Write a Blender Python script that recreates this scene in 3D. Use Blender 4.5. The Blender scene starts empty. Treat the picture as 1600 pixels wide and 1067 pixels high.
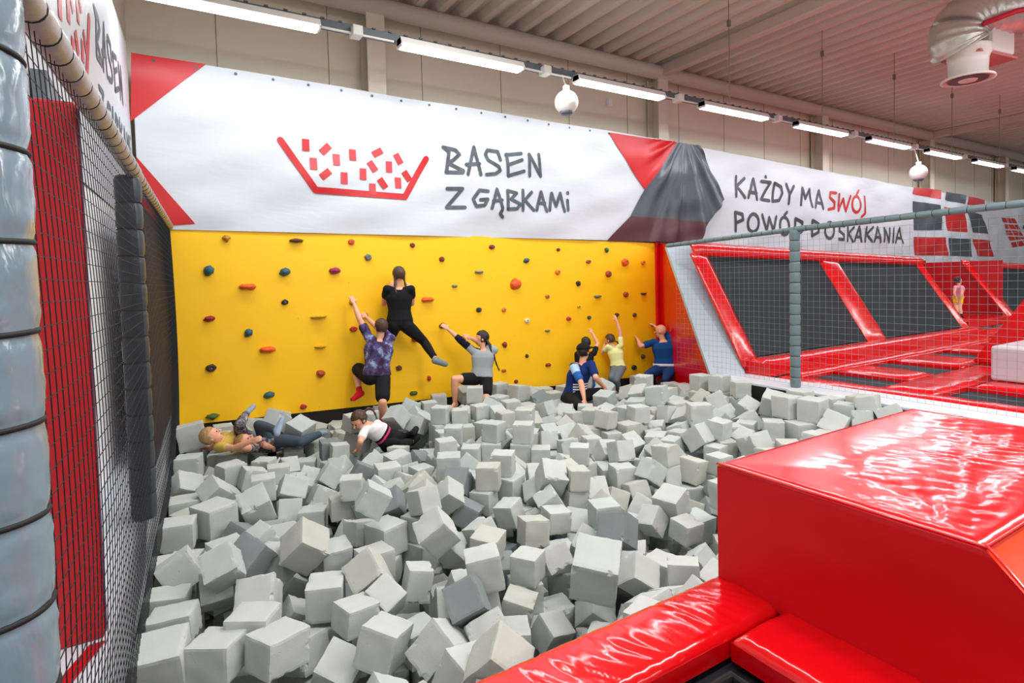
import bpy, bmesh, math, random
from mathutils import Vector, Matrix, noise, Quaternion
from math import radians as R, sin, cos, pi
random.seed(5)
SC = bpy.context.scene
COL = SC.collection
# ---------------------------------------------------------------- camera
FPX, CYP = 896.67, 473.2                       # focal length and principal row of the lens, 1600x1067 frame
CAM = Vector((0, -7.7, 1.42))
CM = (Matrix.Rotation(-R(31.555), 3, 'Z') @ Matrix.Rotation(pi/2-R(2.278), 3, 'X') @ Matrix.Rotation(-0.0251, 3, 'Z'))
cd = bpy.data.cameras.new('camera'); cam = bpy.data.objects.new('camera', cd); COL.objects.link(cam)
cam.matrix_world = Matrix.Translation(CAM) @ CM.to_4x4()
cd.sensor_width = 36; cd.lens = FPX/1600*36; cd.shift_y = -(533.5-CYP)/1600; cd.clip_start = .05; cd.clip_end = 200
SC.camera = cam
SC.view_settings.view_transform = 'Standard'; SC.view_settings.look = 'None'
SC.view_settings.exposure = 0.12; SC.view_settings.gamma = 1; SC.view_settings.use_curve_mapping = False
# ---------------------------------------------------------------- world, hall light rows and an added fill
w = bpy.data.worlds.new('hall_air'); SC.world = w; w.use_nodes = True
w.node_tree.nodes['Background'].inputs[0].default_value = (.95, .97, 1, 1)
w.node_tree.nodes['Background'].inputs[1].default_value = 0.46
def area(name, loc, sx, sy, power, rot=(0, 0, 0), col=(1, .98, .95)):
    l = bpy.data.lights.new(name, 'AREA'); l.shape = 'RECTANGLE'; l.size = sx; l.size_y = sy; l.energy = power; l.color = col
    o = bpy.data.objects.new(name, l); COL.objects.link(o); o.location = loc; o.rotation_euler = rot; return o
area('row_or_fill_light', (4, -1.15, 4.2), 9, .25, 120, (R(8), 0, 0), (.93, .97, 1))
area('row_or_fill_light', (15, -1.15, 4.2), 12, .25, 140, (R(8), 0, 0), (.93, .97, 1))
area('row_or_fill_light', (5.2, -7.0, 4.6), 10.5, .5, 400)
area('row_or_fill_light', (14, -7.0, 4.6), 7, .5, 280)
area('row_or_fill_light', (3.0, -4.0, 4.9), .5, 4, 110)  # added fill lamp that brightens the white sheet behind the left net
area('row_or_fill_light', (4, -13.0, 4.6), 22, .6, 420, (R(25), 0, 0))
area('row_or_fill_light', (24, -7.0, 4.6), 12, .5, 260)

# ---------------------------------------------------------------- helpers
def ray(u, v): return CM @ Vector(((u-800)/FPX, -(v-CYP)/FPX, -1))
def at(u, v, ax, val):
    i = 'xyz'.index(ax); r = ray(u, v); return CAM + r*((val-CAM[i])/r[i])
def atp(u, v, n, d):
    n = Vector(n); r = ray(u, v); return CAM + r*((d-n.dot(CAM))/n.dot(r))
TN = math.tan(R(3.65))
def netpt(u, v, x0=.14): return atp(u, v, (1, -TN, 0), x0)
def nx(y, x0=.14): return x0 + TN*y
def tag(o, label=None, cat=None, group=None, kind=None):
    if label: o['label'] = label
    if cat: o['category'] = cat
    if group: o['group'] = group
    if kind: o['kind'] = kind
    return o
def link(name, me, mats, parent=None, smooth=False):
    for m in (mats if isinstance(mats, (list, tuple)) else [mats]):
        if len(me.materials) < (len(mats) if isinstance(mats, (list, tuple)) else 1): me.materials.append(m)
    if smooth:
        for p in me.polygons: p.use_smooth = True
    o = bpy.data.objects.new(name, me); COL.objects.link(o)
    if parent: o.parent = parent; o.matrix_parent_inverse = parent.matrix_world.inverted() if parent.type != 'EMPTY' else Matrix.Translation(-parent.location)
    return o
def obj(name, bm, mats, parent=None, smooth=False):
    me = bpy.data.meshes.new(name); bm.normal_update(); bm.to_mesh(me); bm.free()
    return link(name, me, mats, parent, smooth)
def empty(name, loc, label, cat, group=None):
    o = bpy.data.objects.new(name, None); COL.objects.link(o); o.location = loc; o.empty_display_size = .1
    return tag(o, label, cat, group)
def struct_(name, bm, m, smooth=False): return tag(obj(name, bm, m, None, smooth), kind='structure')
def NB(): return bmesh.new()
def box(bm, x0, x1, y0, y1, z0, z1, bev=0, mi=0, M=None, seg=2):
    r = bmesh.ops.create_cube(bm, size=1)
    vs = r['verts']
    for v in vs: v.co = Vector(((x0+x1)/2+v.co.x*(x1-x0), (y0+y1)/2+v.co.y*(y1-y0), (z0+z1)/2+v.co.z*(z1-z0)))
    fs = {f for v in vs for f in v.link_faces}
    if bev:
        es = list({e for v in vs for e in v.link_edges})
        rr = bmesh.ops.bevel(bm, geom=es, offset=bev, segments=seg, affect='EDGES', profile=.5)
        vs = list({v for f in rr['faces'] for v in f.verts} | {v for v in vs if v.is_valid}); fs = {f for v in vs for f in v.link_faces}
    for f in fs: f.material_index = mi
    if M is not None:
        for v in vs: v.co = M @ v.co
    return vs
def prism(bm, pts, off, mi=0):
    """closed solid: polygon pts swept by vector off"""
    a = [bm.verts.new(p) for p in pts]; b = [bm.verts.new(Vector(p)+Vector(off)) for p in pts]
    n = len(pts); fs = [bm.faces.new(a), bm.faces.new(b[::-1])]
    for i in range(n): fs.append(bm.faces.new((a[i], b[i], b[(i+1) % n], a[(i+1) % n])))
    for f in fs: f.material_index = mi
    bmesh.ops.recalc_face_normals(bm, faces=fs)
    return a+b
def tube(bm, pts, rad, n=10, mi=0, cap=True, up=Vector((0, 0, 1))):
    pts = [Vector(p) for p in pts]; rings = []
    for i, p in enumerate(pts):
        d = (pts[min(i+1, len(pts)-1)]-pts[max(i-1, 0)]).normalized()
        u = up if abs(d.dot(up)) < .95 else Vector((1, 0, 0))
        s = d.cross(u).normalized(); t = s.cross(d).normalized()
        r = rad[i] if isinstance(rad, (list, tuple)) else rad
        rings.append([bm.verts.new(p+(s*cos(2*pi*k/n)+t*sin(2*pi*k/n))*r) for k in range(n)])
    for a, b in zip(rings, rings[1:]):
        for k in range(n): f = bm.faces.new((a[k], a[(k+1) % n], b[(k+1) % n], b[k])); f.material_index = mi
    if cap:
        bm.faces.new(rings[0][::-1]).material_index = mi; bm.faces.new(rings[-1]).material_index = mi
def clip_patch(bm, poly, f, step, mi=0):
    """convex polygon poly [(a,b)] filled with a grid, each point mapped through f(a,b)"""
    b2 = NB(); a0 = min(p[0] for p in poly); a1 = max(p[0] for p in poly); c0 = min(p[1] for p in poly); c1 = max(p[1] for p in poly)
    nx_ = max(1, int(math.ceil((a1-a0)/step))); ny_ = max(1, int(math.ceil((c1-c0)/step)))
    g = [[b2.verts.new((a0+(a1-a0)*i/nx_, c0+(c1-c0)*j/ny_, 0)) for j in range(ny_+1)] for i in range(nx_+1)]
    for i in range(nx_):
        for j in range(ny_): b2.faces.new((g[i][j], g[i+1][j], g[i+1][j+1], g[i][j+1]))
    cx = sum(p[0] for p in poly)/len(poly); cy = sum(p[1] for p in poly)/len(poly)
    for i in range(len(poly)):
        p, q = poly[i], poly[(i+1) % len(poly)]
        n = Vector((q[1]-p[1], -(q[0]-p[0]), 0))
        if n.length < 1e-9: continue
        if n.dot(Vector((cx-p[0], cy-p[1], 0))) > 0: n = -n
        bmesh.ops.bisect_plane(b2, geom=b2.verts[:]+b2.edges[:]+b2.faces[:], plane_co=(p[0], p[1], 0), plane_no=n, clear_outer=True, dist=1e-6)
    mp = {v: bm.verts.new(f(v.co.x, v.co.y)) for v in b2.verts}
    for fc in b2.faces:
        nf = bm.faces.new([mp[v] for v in fc.verts]); nf.material_index = mi; nf.smooth = True
    b2.free()
# ---------------------------------------------------------------- materials
def lin(c): return tuple(((x/255)/12.92 if x/255 <= .04045 else ((x/255+.055)/1.055)**2.4) for x in c)+(1,)
def mat(name, rgb, rough=.6, metal=0, spec=.5, var=0, vscale=3, bump=0, bscale=8, stretch=(1, 1, 1), coat=0, emit=None, es=0, detail=4):
    m = bpy.data.materials.new(name); m.use_nodes = True; nt = m.node_tree; N = nt.nodes; L = nt.links
    b = N['Principled BSDF']; c = lin(rgb); b.inputs['Base Color'].default_value = c
    b.inputs['Roughness'].default_value = rough; b.inputs['Metallic'].default_value = metal
    b.inputs['Specular IOR Level'].default_value = spec; b.inputs['Coat Weight'].default_value = coat; b.inputs['Coat Roughness'].default_value = .08
    if emit: b.inputs['Emission Color'].default_value = lin(emit); b.inputs['Emission Strength'].default_value = es
    tc = N.new('ShaderNodeTexCoord'); mp = N.new('ShaderNodeMapping'); mp.inputs['Scale'].default_value = stretch; L.new(tc.outputs['Object'], mp.inputs[0])
    if var:
        n = N.new('ShaderNodeTexNoise'); n.inputs['Scale'].default_value = vscale; n.inputs['Detail'].default_value = detail; L.new(mp.outputs[0], n.inputs['Vector'])
        r = N.new('ShaderNodeValToRGB'); r.color_ramp.elements[0].position = .3; r.color_ramp.elements[1].position = .7
        r.color_ramp.elements[0].color = tuple(x*(1-var) for x in c[:3])+(1,); r.color_ramp.elements[1].color = tuple(min(1, x*(1+var)) for x in c[:3])+(1,)
        L.new(n.outputs[0], r.inputs[0]); L.new(r.outputs[0], b.inputs['Base Color'])
    if bump:
        n = N.new('ShaderNodeTexNoise'); n.inputs['Scale'].default_value = bscale; n.inputs['Detail'].default_value = detail; n.inputs['Distortion'].default_value = .3
        L.new(mp.outputs[0], n.inputs['Vector']); bp = N.new('ShaderNodeBump'); bp.inputs['Strength'].default_value = bump; bp.inputs['Distance'].default_value = .02
        L.new(n.outputs[0], bp.inputs['Height']); L.new(bp.outputs[0], b.inputs['Normal'])
    return m
M = {}
M['red'] = mat('red_vinyl', (212, 5, 16), .22, var=.06, bump=.25, bscale=5, coat=.3)
M['redbox'] = mat('red_vinyl_box', (214, 8, 20), .19, var=.05, bump=.3, bscale=3.2, stretch=(1, .35, 1), coat=.5)
M['redside'] = mat('red_vinyl_box_side', (200, 2, 12), .45, spec=.3, bump=.06, bscale=3)
M['redpad'] = mat('red_vinyl_pad', (206, 5, 15), .16, bump=.25, bscale=7, stretch=(1, .35, 1), coat=.4)
M['orange'] = mat('red_vinyl_lit_orange', (255, 62, 0), .3, bump=.1)  # red box cover with the orange light on its near side put into the colour
M['mattered'] = mat('dark_red_mat', (176, 8, 20), .45, bump=.1, bscale=4)
M['white'] = mat('white_vinyl', (198, 202, 208), .42, var=.03, vscale=2, bump=.5, bscale=1.6, stretch=(.7, 1, 2.2))
M['bred'] = mat('banner_red_print', (186, 12, 20), .4, bump=.12, bscale=3)
M['bred2'] = mat('banner_light_red_print', (200, 52, 62), .4, bump=.12, bscale=3)
M['bdark'] = mat('banner_dark_grey_print', (66, 72, 80), .35, bump=.15, bscale=3)
M['bmaroon'] = mat('banner_maroon_print', (82, 38, 42), .35, bump=.15, bscale=3)
M['ink'] = mat('banner_charcoal_ink', (72, 80, 88), .5, var=.35, vscale=9)
M['ink2'] = mat('banner_black_ink', (58, 60, 66), .5)
M['yellow'] = mat('yellow_panel', (255, 198, 0), .55, var=.015, vscale=1.5)
M['black'] = mat('black_rubber', (14, 15, 17), .7)
M['bed'] = mat('trampoline_bed', (20, 32, 38), .62, spec=.3, var=.12, vscale=1.2, bump=.15, bscale=90)
M['bedn'] = mat('black_mesh_bed', (28, 31, 38), .45, bump=.1, bscale=120)
M['cord'] = mat('net_cord', (16, 22, 28), .7)
M['cordg'] = mat('grey_net_cord', (110, 122, 132), .7)
M['sleeve'] = mat('grey_vinyl_sleeve', (120, 140, 153), .17, var=.10, bump=.7, bscale=7, stretch=(1, 1, .6), coat=.3)
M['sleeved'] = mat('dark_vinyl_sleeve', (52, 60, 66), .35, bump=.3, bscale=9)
M['sleeveg'] = mat('green_grey_sleeve', (104, 124, 130), .4, bump=.3, bscale=9)
M['railm'] = mat('beige_grey_rail_foam', (156, 150, 146), .35, var=.14, vscale=10, bump=.3, bscale=12)
M['brown'] = mat('dark_brown_panel', (58, 34, 32), .6, var=.25, vscale=3, bump=.1)
M['silver'] = mat('silver_grey_vinyl', (172, 186, 196), .3, bump=.08, bscale=2)
M['beige'] = mat('hall_wall_beige', (228, 218, 198), .6, var=.04, vscale=.4)
M['column'] = mat('column_cream', (216, 206, 188), .5)
M['pipe'] = mat('truss_pink_grey', (206, 190, 180), .45)
M['roof'] = mat('roof_sheet', (216, 206, 194), .5, var=.06, vscale=.3)
M['tray'] = mat('dark_cable_tray', (96, 106, 114), .5)
M['whitep'] = mat('white_plastic', (236, 236, 232), .35)
M['galv'] = mat('galvanised_duct', (206, 206, 200), .3, metal=.45, var=.08, vscale=5, bump=.5, bscale=9)
M['led'] = mat('led_tube', (255, 255, 255), .5, emit=(238, 246, 255), es=9)
M['deck'] = mat('light_grey_deck', (205, 212, 220), .4, bump=.05)
M['floor'] = mat('concrete_floor', (120, 120, 122), .7, var=.1)
M['greyblock'] = mat('pale_grey_vinyl', (196, 192, 202), .35, bump=.1)
M['wire'] = mat('wire_grey', (120, 112, 106), .6)
# foam cubes set one by one: place in mm, turn, tone, three edge lengths in mm
POSED = [
    424, -4727, -360, 226, -48, -30, -972, 0, 233, 201, 173, 168, -4617, -360, 462, -33, -32, -886, 0, 211, 217, 171,
    -64, -4549, -360, 626, 72, 24, -776, 0, 229, 224, 226, -9, -4217, -360, 587, 18, -39, -809, 0, 181, 223, 157, -34, -3957, -360, 620, -10, 21, -785, 0, 167, 218, 137,
    -9, -3526, -360, 683, 7, 45, -729, 0, 171, 222, 149, 214, -3936, -360, 631, 320, 285, -646, 0, 180, 171, 180,
    417, -4170, -360, 490, -307, -275, -768, 0, 197, 210, 172, 340, -4518, -360, 497, -42, -15, -866, 0, 219, 215, 217,
    739, -4385, -360, 565, 0, 5, -825, 0, 199, 198, 198, 828, -4667, -360, 133, -58, -3, -989, 0, 192, 170, 144, 1012, -4603, -360, 802, 271, 128, -517, 0, 179, 158, 162,
    873, -4988, -360, 370, -140, 51, -917, 0, 217, 193, 195, 1081, -5176, -360, 208, -318, 176, -908, 0, 189, 175, 208,
    1109, -5394, -360, 122, -161, 128, -971, 0, 204, 151, 174, 736, -4387, -742, 174, -40, -101, 979, 0, 142, 174, 176,
    708, -4397, -569, 81, -4, 28, -996, 2, 162, 163, 163, 109, -1894, -360, 98, -280, 280, -913, 0, 232, 209, 238, 599, -2693, -360, 15, 159, 232, -960, 0, 220, 226, 235,
    289, -2757, -360, 259, 8, 9, -966, 0, 240, 256, 227, 43, -2917, -360, 633, -5, 1, -774, 0, 211, 226, 191, 562, -3788, -360, 444, -27, 1, -896, 0, 204, 223, 195,
    918, -2458, -360, 135, 144, -447, 872, 0, 217, 179, 191, 908, -3925, -360, 11, 6, 67, -998, 0, 189, 175, 174,
    1167, -3662, -360, 118, -86, -118, -982, 0, 200, 188, 163, 1099, -4158, -360, 77, -15, -18, -997, 0, 201, 188, 179,
    1236, -4531, -360, 101, 105, 23, 989, 0, 149, 157, 190, 1589, -4225, -360, 104, 412, -356, 832, 0, 177, 164, 150,
    1854, -4205, -360, 82, 155, -156, -972, 0, 170, 178, 192, 1829, -3579, -360, 254, 113, -254, 926, 0, 167, 159, 167,
    1939, -3815, -360, 368, 208, -24, 906, 3, 180, 174, 170, 1554, -3519, -360, 340, -81, -70, -934, 1, 172, 179, 166, 1176, -3100, -360, 56, 6, 14, 998, 2, 186, 172, 164,
    2257, -3223, -360, 315, 190, -166, 915, 0, 171, 161, 158, 2217, -3978, -360, 240, 110, -65, -962, 0, 168, 168, 172,
    2187, -4348, -360, 107, 55, 67, 990, 2, 183, 180, 181, 2067, -4756, -360, 40, -90, 270, 958, 0, 186, 170, 151,
    2382, -4710, -360, 194, 322, 310, -873, 0, 169, 174, 171, 3048, -4650, -392, 122, 335, -57, -933, 0, 169, 154, 165,
    3176, -4859, -417, 13, 12, -57, 998, 0, 171, 174, 145, 2017, -5242, -209, 366, 124, 122, -914, 1, 251, 253, 249,
    2367, -5209, -360, 258, 219, -388, 857, 0, 189, 174, 167, 2606, -5344, -360, 372, -39, -44, -926, 0, 163, 182, 150,
    2436, -4278, -360, 92, 45, -10, 995, 0, 179, 172, 157, 1828, -4456, -650, 393, 23, 52, -918, 0, 165, 170, 153,
    1792, -5120, -560, 25, -122, 210, -970, 0, 172, 157, 160,]
# foam cubes as they settled in the pit: place in mm, turn, tone, edge in mm
FOAM = [
    3247, -4656, -310, 465, 641, -497, -356, 0, 204, 1175, -3928, -43, 682, -662, 292, 109, 1, 180, 2629, -3958, -176, 87, 173, 456, 869, 0, 204,
    1194, -5573, -257, 256, -327, 853, -317, 2, 210, 2491, -4893, -237, 34, 859, 236, 454, 3, 198, 5833, -4226, -26, 0, 999, 33, 14, 0, 234,
    224, -962, -104, 430, -492, -537, -533, 0, 252, 3994, -4199, -317, 397, -491, 450, 631, 2, 204, 4597, -3756, -221, 55, 77, -900, -425, 0, 210,
    718, -3953, -228, 191, 753, 488, 397, 2, 216, 3528, -4166, -253, 285, -632, 629, -352, 1, 174, 3395, -3952, -320, 700, -699, 103, -103, 0, 192,
    5795, -3964, -35, 708, -78, -700, -43, 0, 234, 4864, -4227, -245, 460, -572, 603, 313, 0, 228, 2805, -4064, -188, 708, -689, 136, -74, 2, 168,
    1293, -5081, -236, 830, 315, 435, 152, 3, 180, 5009, -3426, -109, 213, -212, -657, 692, 0, 240, 3751, -4120, -157, 21, 58, -996, 63, 2, 174,
    3513, -3807, -156, 983, -166, 40, -67, 0, 180, 2870, -2609, -128, 971, 0, 0, 239, 1, 192, 5820, -4465, -161, 193, 717, -586, -324, 0, 234,
    3123, -2775, -143, 938, 0, 0, -347, 0, 198, 1279, -1025, -207, 176, 701, -447, 528, 1, 234, 1481, -4918, -188, 440, 605, 340, -570, 0, 192,
    4811, -3848, -147, 711, -4, 699, 76, 0, 180, 977, -2974, -478, 53, 982, -182, -10, 1, 204, 5239, -2572, -62, 626, 346, 561, -417, 1, 228,
    5690, -4175, -266, 697, 118, 697, -119, 0, 240, 3130, -3690, -146, 0, 913, 408, 0, 0, 168, 2263, -1424, -122, 494, -253, -201, 807, 1, 204,
    4147, -2869, -141, 649, -85, 750, 99, 2, 186, 4572, -2930, -134, 548, -548, -447, 447, 0, 192, 5508, -3981, -242, 246, -663, -246, -663, 0, 204,
    1684, -2748, -317, 706, 706, -44, -44, 0, 210, 608, -4160, -563, 653, -282, -375, 595, 0, 174, 6405, -2583, -46, 35, -56, 693, -718, 0, 216,
    6182, -4604, 35, 483, 370, 628, 485, 0, 198, 1293, -2265, -373, 417, -63, 898, -123, 1, 180, 2720, -1638, -116, 267, 654, 268, -655, 1, 192,
    2730, -4479, -332, 577, 577, 409, 409, 1, 192, 1239, -3174, -195, 694, 110, 700, -130, 0, 168, 3366, -4157, -395, 514, -516, 615, 301, 2, 174,
    1109, -4844, -506, 530, -468, -531, -468, 0, 180, 4271, -4274, -299, 483, -483, 516, -516, 0, 174, 494, -1877, -305, 0, -985, -175, 0, 0, 210,
    3418, -4741, -504, 0, 1, 734, -679, 1, 204, 3397, -5043, -152, 36, 706, -36, 706, 1, 192, 1918, -2372, -343, 67, -759, 647, -30, 0, 204,
    2248, -2780, -155, 59, 59, 705, 705, 0, 174, 6346, -2953, -62, 617, -617, -346, 346, 0, 204, 5074, -1778, -246, 680, 706, 40, 194, 1, 234,
    5999, -3653, -89, 236, -596, -38, -767, 0, 240, 4491, -484, -263, 93, -737, -107, -661, 0, 234, 5909, -3381, -182, 492, 845, -94, 188, 0, 204,
    3216, -2946, -368, 1, -305, -952, 0, 0, 192, 1831, -1345, -334, 935, 169, 58, 305, 2, 228, 407, -3913, -227, 55, 529, -624, 573, 3, 192,
    1056, -902, -86, 72, 872, 369, -312, 0, 204, 1558, -2403, -377, 965, -22, 246, -85, 3, 198, 5959, -4685, -87, 751, 613, 240, -62, 1, 192,
    2983, -4052, -342, 113, 95, 360, 921, 0, 192, 693, -2428, -302, 0, -69, -998, 0, 0, 192, 1535, -1678, -328, 683, -35, 15, -729, 0, 174,
    4161, -3236, -349, 604, -363, 301, 643, 0, 198, 3239, -1615, -161, 506, 508, 492, 495, 0, 174, 3739, -4134, -336, 542, 473, -460, 520, 0, 186,
    3584, -845, -113, 678, 200, 678, -200, 0, 210, 3517, -3602, -225, 254, -742, -588, -195, 0, 180, 3488, -2668, -323, 486, 404, 369, -682, 0, 192,
    2511, -2411, -146, 200, -678, 200, 678, 1, 180, 3093, -2771, -347, 952, 0, 0, -305, 0, 210, 5082, -2906, -222, 110, -54, -988, 92, 0, 204,
    6407, -2260, -74, 705, 54, 705, -55, 0, 216, 4357, -2989, -290, 0, 8, 1000, 0, 2, 204, 3526, -2175, -164, 655, -267, -654, -268, 0, 204,
    6119, -4410, -68, 428, -428, -563, 563, 1, 204, 6039, -4895, -18, 801, -245, -109, -536, 0, 216, 5911, -2918, -173, 433, -797, -271, 322, 0, 216,
    3298, -2121, -161, 21, -707, 21, 707, 2, 174, 4039, -1864, -198, 65, 668, 230, 704, 1, 174, 2934, -1700, -161, 686, -173, -685, -174, 0, 186,
    2503, -4106, -310, 510, 717, 262, -396, 1, 174, 1456, -1965, -431, 290, 814, 344, -366, 1, 198, 3166, -4118, -430, 273, 524, -805, -52, 2, 168,
    1489, -1475, -341, 518, 518, 482, 482, 3, 198, 2507, -1414, -245, 783, 305, -483, 244, 0, 186, 3840, -2832, -289, 304, -643, -702, -36, 2, 186,
    3916, -4227, -527, 565, -565, -425, 425, 1, 198, 589, -970, -449, 199, 199, 679, 679, 0, 222, 879, -2017, -355, 998, -24, 14, -61, 0, 198,
    1987, -2798, -359, 458, -538, 459, 538, 1, 174, 723, -5464, -345, 84, -890, -8, -449, 1, 198, 5678, -3554, -279, 594, 166, -561, 552, 0, 216,
    3544, -2971, -334, 577, -63, -92, -809, 1, 186, 4615, -3958, -344, 705, -52, 705, 52, 0, 168, 2041, -3284, -149, 687, 166, 688, -167, 1, 198,
    1769, -2125, -390, 305, -909, -162, -232, 0, 186, 1768, -1398, -113, 473, -337, -597, 554, 2, 174, 794, -1769, -329, 630, 630, 321, 321, 0, 174,
    4607, -2062, -330, 363, -634, 350, 587, 0, 204, 4815, -3911, -334, 612, 37, 37, -789, 2, 180, 1729, -3378, -258, 45, -738, 573, -354, 2, 204,
    3787, -3053, -320, 563, 427, -564, 427, 0, 168, 1037, -1627, -415, 908, 411, 68, 42, 0, 168, 170, -1534, -263, 700, 702, -94, -96, 1, 210,
    4424, -3573, -325, 425, 496, -464, 598, 0, 174, 4707, -757, -377, 258, -523, 259, -770, 3, 228, 5228, -2281, -107, 188, 843, 101, -494, 0, 210,
    2170, -5040, -618, 373, -810, -453, -16, 1, 180, 5097, -3152, -220, 68, -727, 594, -337, 0, 210, 2574, -2657, -311, 219, 672, -220, 672, 0, 186,
    2168, -2306, -407, 226, -801, 48, -552, 3, 192, 5596, -1980, -26, 0, 847, -531, 0, 0, 204, 4128, -2978, -341, 424, -424, 565, -566, 0, 174,
    2908, -1897, -305, 153, 0, 0, 988, 2, 174, 3938, -1197, -288, 526, -548, -471, 449, 0, 210, 3412, -3742, -371, 76, -986, 146, -13, 0, 192,
    5316, -4572, -236, 43, -736, -4, -675, 0, 228, 4440, -3338, -351, 876, 23, -51, -479, 0, 204, 3858, -2546, -355, 481, -318, -312, -755, 0, 198,
    4359, -139, -263, 30, -30, 706, -706, 1, 234, 5031, -3982, -279, 609, 168, -172, -756, 0, 192, 6068, -3939, 1, 6, -707, -5, -707, 0, 210,
    3803, -135, -251, 9, 50, 176, -983, 1, 210, 1549, -3199, -328, 266, -584, -534, 550, 0, 210, 2824, -2644, -320, 0, 888, 460, 0, 0, 192,
    5036, -4464, -278, 240, -239, -665, 665, 2, 204, 3795, -4568, -549, 294, -920, 206, 155, 3, 180, 5459, -3688, -305, 591, 591, -388, -388, 0, 198,
    2692, -3650, -271, 206, -44, -281, 936, 0, 168, 1208, -1708, -535, 109, -246, -924, -273, 0, 174, 2996, -655, -260, 455, 541, 455, -541, 0, 192,
    3323, -235, -279, 419, -555, -434, -573, 0, 204, 4783, -3013, -334, 409, 244, 582, 659, 0, 174, 4612, -2685, -182, 531, 468, 531, -467, 1, 168,
    4191, -3578, -320, 21, 584, 618, 525, 0, 174, 5887, -3121, -321, 900, 255, -287, -204, 0, 204, 5047, -2423, -224, 974, -37, -61, 217, 1, 234,
    6156, -2530, -268, 717, 351, 202, 568, 2, 222, 1345, -5214, -384, 132, -666, -631, -374, 0, 198, 650, -2064, -325, 131, 50, -990, 14, 0, 192,
    2659, -1256, -281, 365, -129, 214, -897, 1, 210, 3666, -2459, -325, 513, 851, -97, -59, 1, 180, 4283, -2094, -309, 72, -4, -36, -997, 2, 174,
    3410, -1754, -198, 585, -400, -373, -599, 0, 174, 971, -4776, -704, 0, 808, 589, 0, 0, 192, 2693, -1655, -311, 9, 707, 10, -707, 0, 198,
    5768, -1498, -293, 455, -387, -286, 749, 0, 210, 3196, -1835, -332, 137, -137, 694, -694, 0, 204, 2765, -516, -264, 749, 459, -353, 321, 1, 228,
    4610, -3508, -302, 777, -24, -12, -628, 1, 192, 4771, -3355, -285, 184, 32, -169, -968, 0, 186, 1408, -3611, -238, 824, -337, 266, 370, 3, 192,
    6272, -4171, -56, 546, 449, -546, 449, 0, 192, 2438, -3520, -137, 660, -660, 254, -254, 0, 186, 3172, -3669, -326, 459, -459, -538, 538, 0, 192,
    1209, -961, -469, 552, 830, -46, -67, 0, 204, 1777, -2975, -365, 329, -426, 592, 600, 0, 204, 5131, -497, -440, 9, 724, 689, 2, 0, 234,
    5343, -2836, -213, 75, -140, -691, 705, 2, 210, 565, -325, -269, 498, 502, -498, 502, 0, 198, 5777, -953, -319, 486, -95, -558, -666, 1, 252,
    1902, -5453, -518, 237, -237, 666, -666, 0, 192, 3108, -2338, -310, 11, -398, 813, -424, 0, 210, 5511, -3286, -304, 100, -896, 144, 408, 1, 216,
    2107, -807, -269, 895, 0, 0, 445, 0, 234, 115, -2275, -432, 2, 732, 681, -2, 0, 234, 4066, -2217, -355, 892, 378, -208, 132, 2, 186,
    4021, -1940, -361, 63, -184, -545, 816, 0, 180, 3644, -1134, -284, 378, 33, -521, 765, 0, 240, 3900, -935, -266, 696, 696, 125, 125, 1, 216,
    815, -602, -415, 124, -874, -358, -304, 1, 240, 2795, -4040, -355, 711, -690, 122, -60, 0, 168, 2919, -4282, -387, 147, -921, -9, 360, 2, 180,
    3800, -1884, -337, 654, -400, -571, 294, 2, 210, 4079, -2764, -334, 418, 561, 402, -591, 2, 192, 4853, -2059, -330, 457, -477, -621, 422, 0, 192,
    1538, -2953, -366, 642, 264, 195, 693, 0, 186, 6401, -4448, -32, 457, -542, -506, -491, 2, 240, 3635, -4475, -519, 370, 365, 465, -717, 2, 174,
    4613, -3627, -500, 0, 150, 989, 0, 1, 204, 5828, -2159, -221, 675, -731, -73, 68, 0, 240, 6345, -2946, -272, 5, -5, 707, -707, 0, 216,
    1245, -1463, -503, 119, -681, 128, 712, 0, 186, 2182, -5511, -389, 850, 512, 93, 76, 0, 192, 325, -3584, -710, 0, -260, -966, 0, 1, 180,
    2665, -1869, -347, 535, -523, -458, 481, 0, 204, 2610, -3794, -343, 481, 724, -489, 73, 1, 186, 1936, -2595, -396, 384, -550, -657, -343, 0, 180,
    2872, -3856, -218, 829, -549, -11, 106, 2, 168, 320, -2350, -284, 735, -508, 121, 433, 0, 174, 2032, -2070, -357, 710, 606, -236, -271, 0, 180,
    1718, -1296, -525, 466, 496, -377, -628, 0, 204, 4298, -4239, -491, 586, 0, 0, -810, 1, 210, 4557, -1579, -378, 131, 356, 852, 360, 0, 198,
    4759, -4465, -304, 78, 645, -761, 0, 2, 204, 6667, -1725, -343, 27, -227, -963, -141, 2, 198, 2283, -2502, -396, 543, -318, -642, 438, 1, 186,
    6547, -1906, -403, 835, 229, -84, 493, 0, 216, 2855, -3027, -401, 788, -378, -200, 442, 2, 180, 2681, -988, -283, 388, -208, 538, 719, 1, 204,
    1541, -5110, -527, 168, 688, -168, 686, 0, 186, 4551, -2931, -314, 533, 465, 532, -465, 0, 168, 1652, -3666, -235, 729, -515, -52, -447, 2, 192,
    2751, -5026, -530, 0, -783, 623, 0, 0, 192, 4235, -3429, -449, 336, -354, -847, 210, 0, 180, 4804, -364, -370, 756, -107, -537, 360, 0, 210,
    3396, -2822, -491, 685, -685, 177, -177, 0, 198, 6336, -2310, -293, 0, 10, -1000, 0, 0, 222, 714, -3606, -663, 617, -331, -338, 629, 0, 198,
    5129, -221, -422, 559, -433, 559, 433, 0, 252, 4009, -4481, -422, 367, 911, -158, 99, 0, 174, 259, -3607, -515, 692, 145, -692, 145, 0, 210,
    979, -4412, -289, 137, 751, -463, -450, 2, 192, 3052, -1465, -275, 3, -980, 198, 5, 1, 234, 5611, -194, -452, 703, -76, 703, 77, 0, 252,
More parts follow.
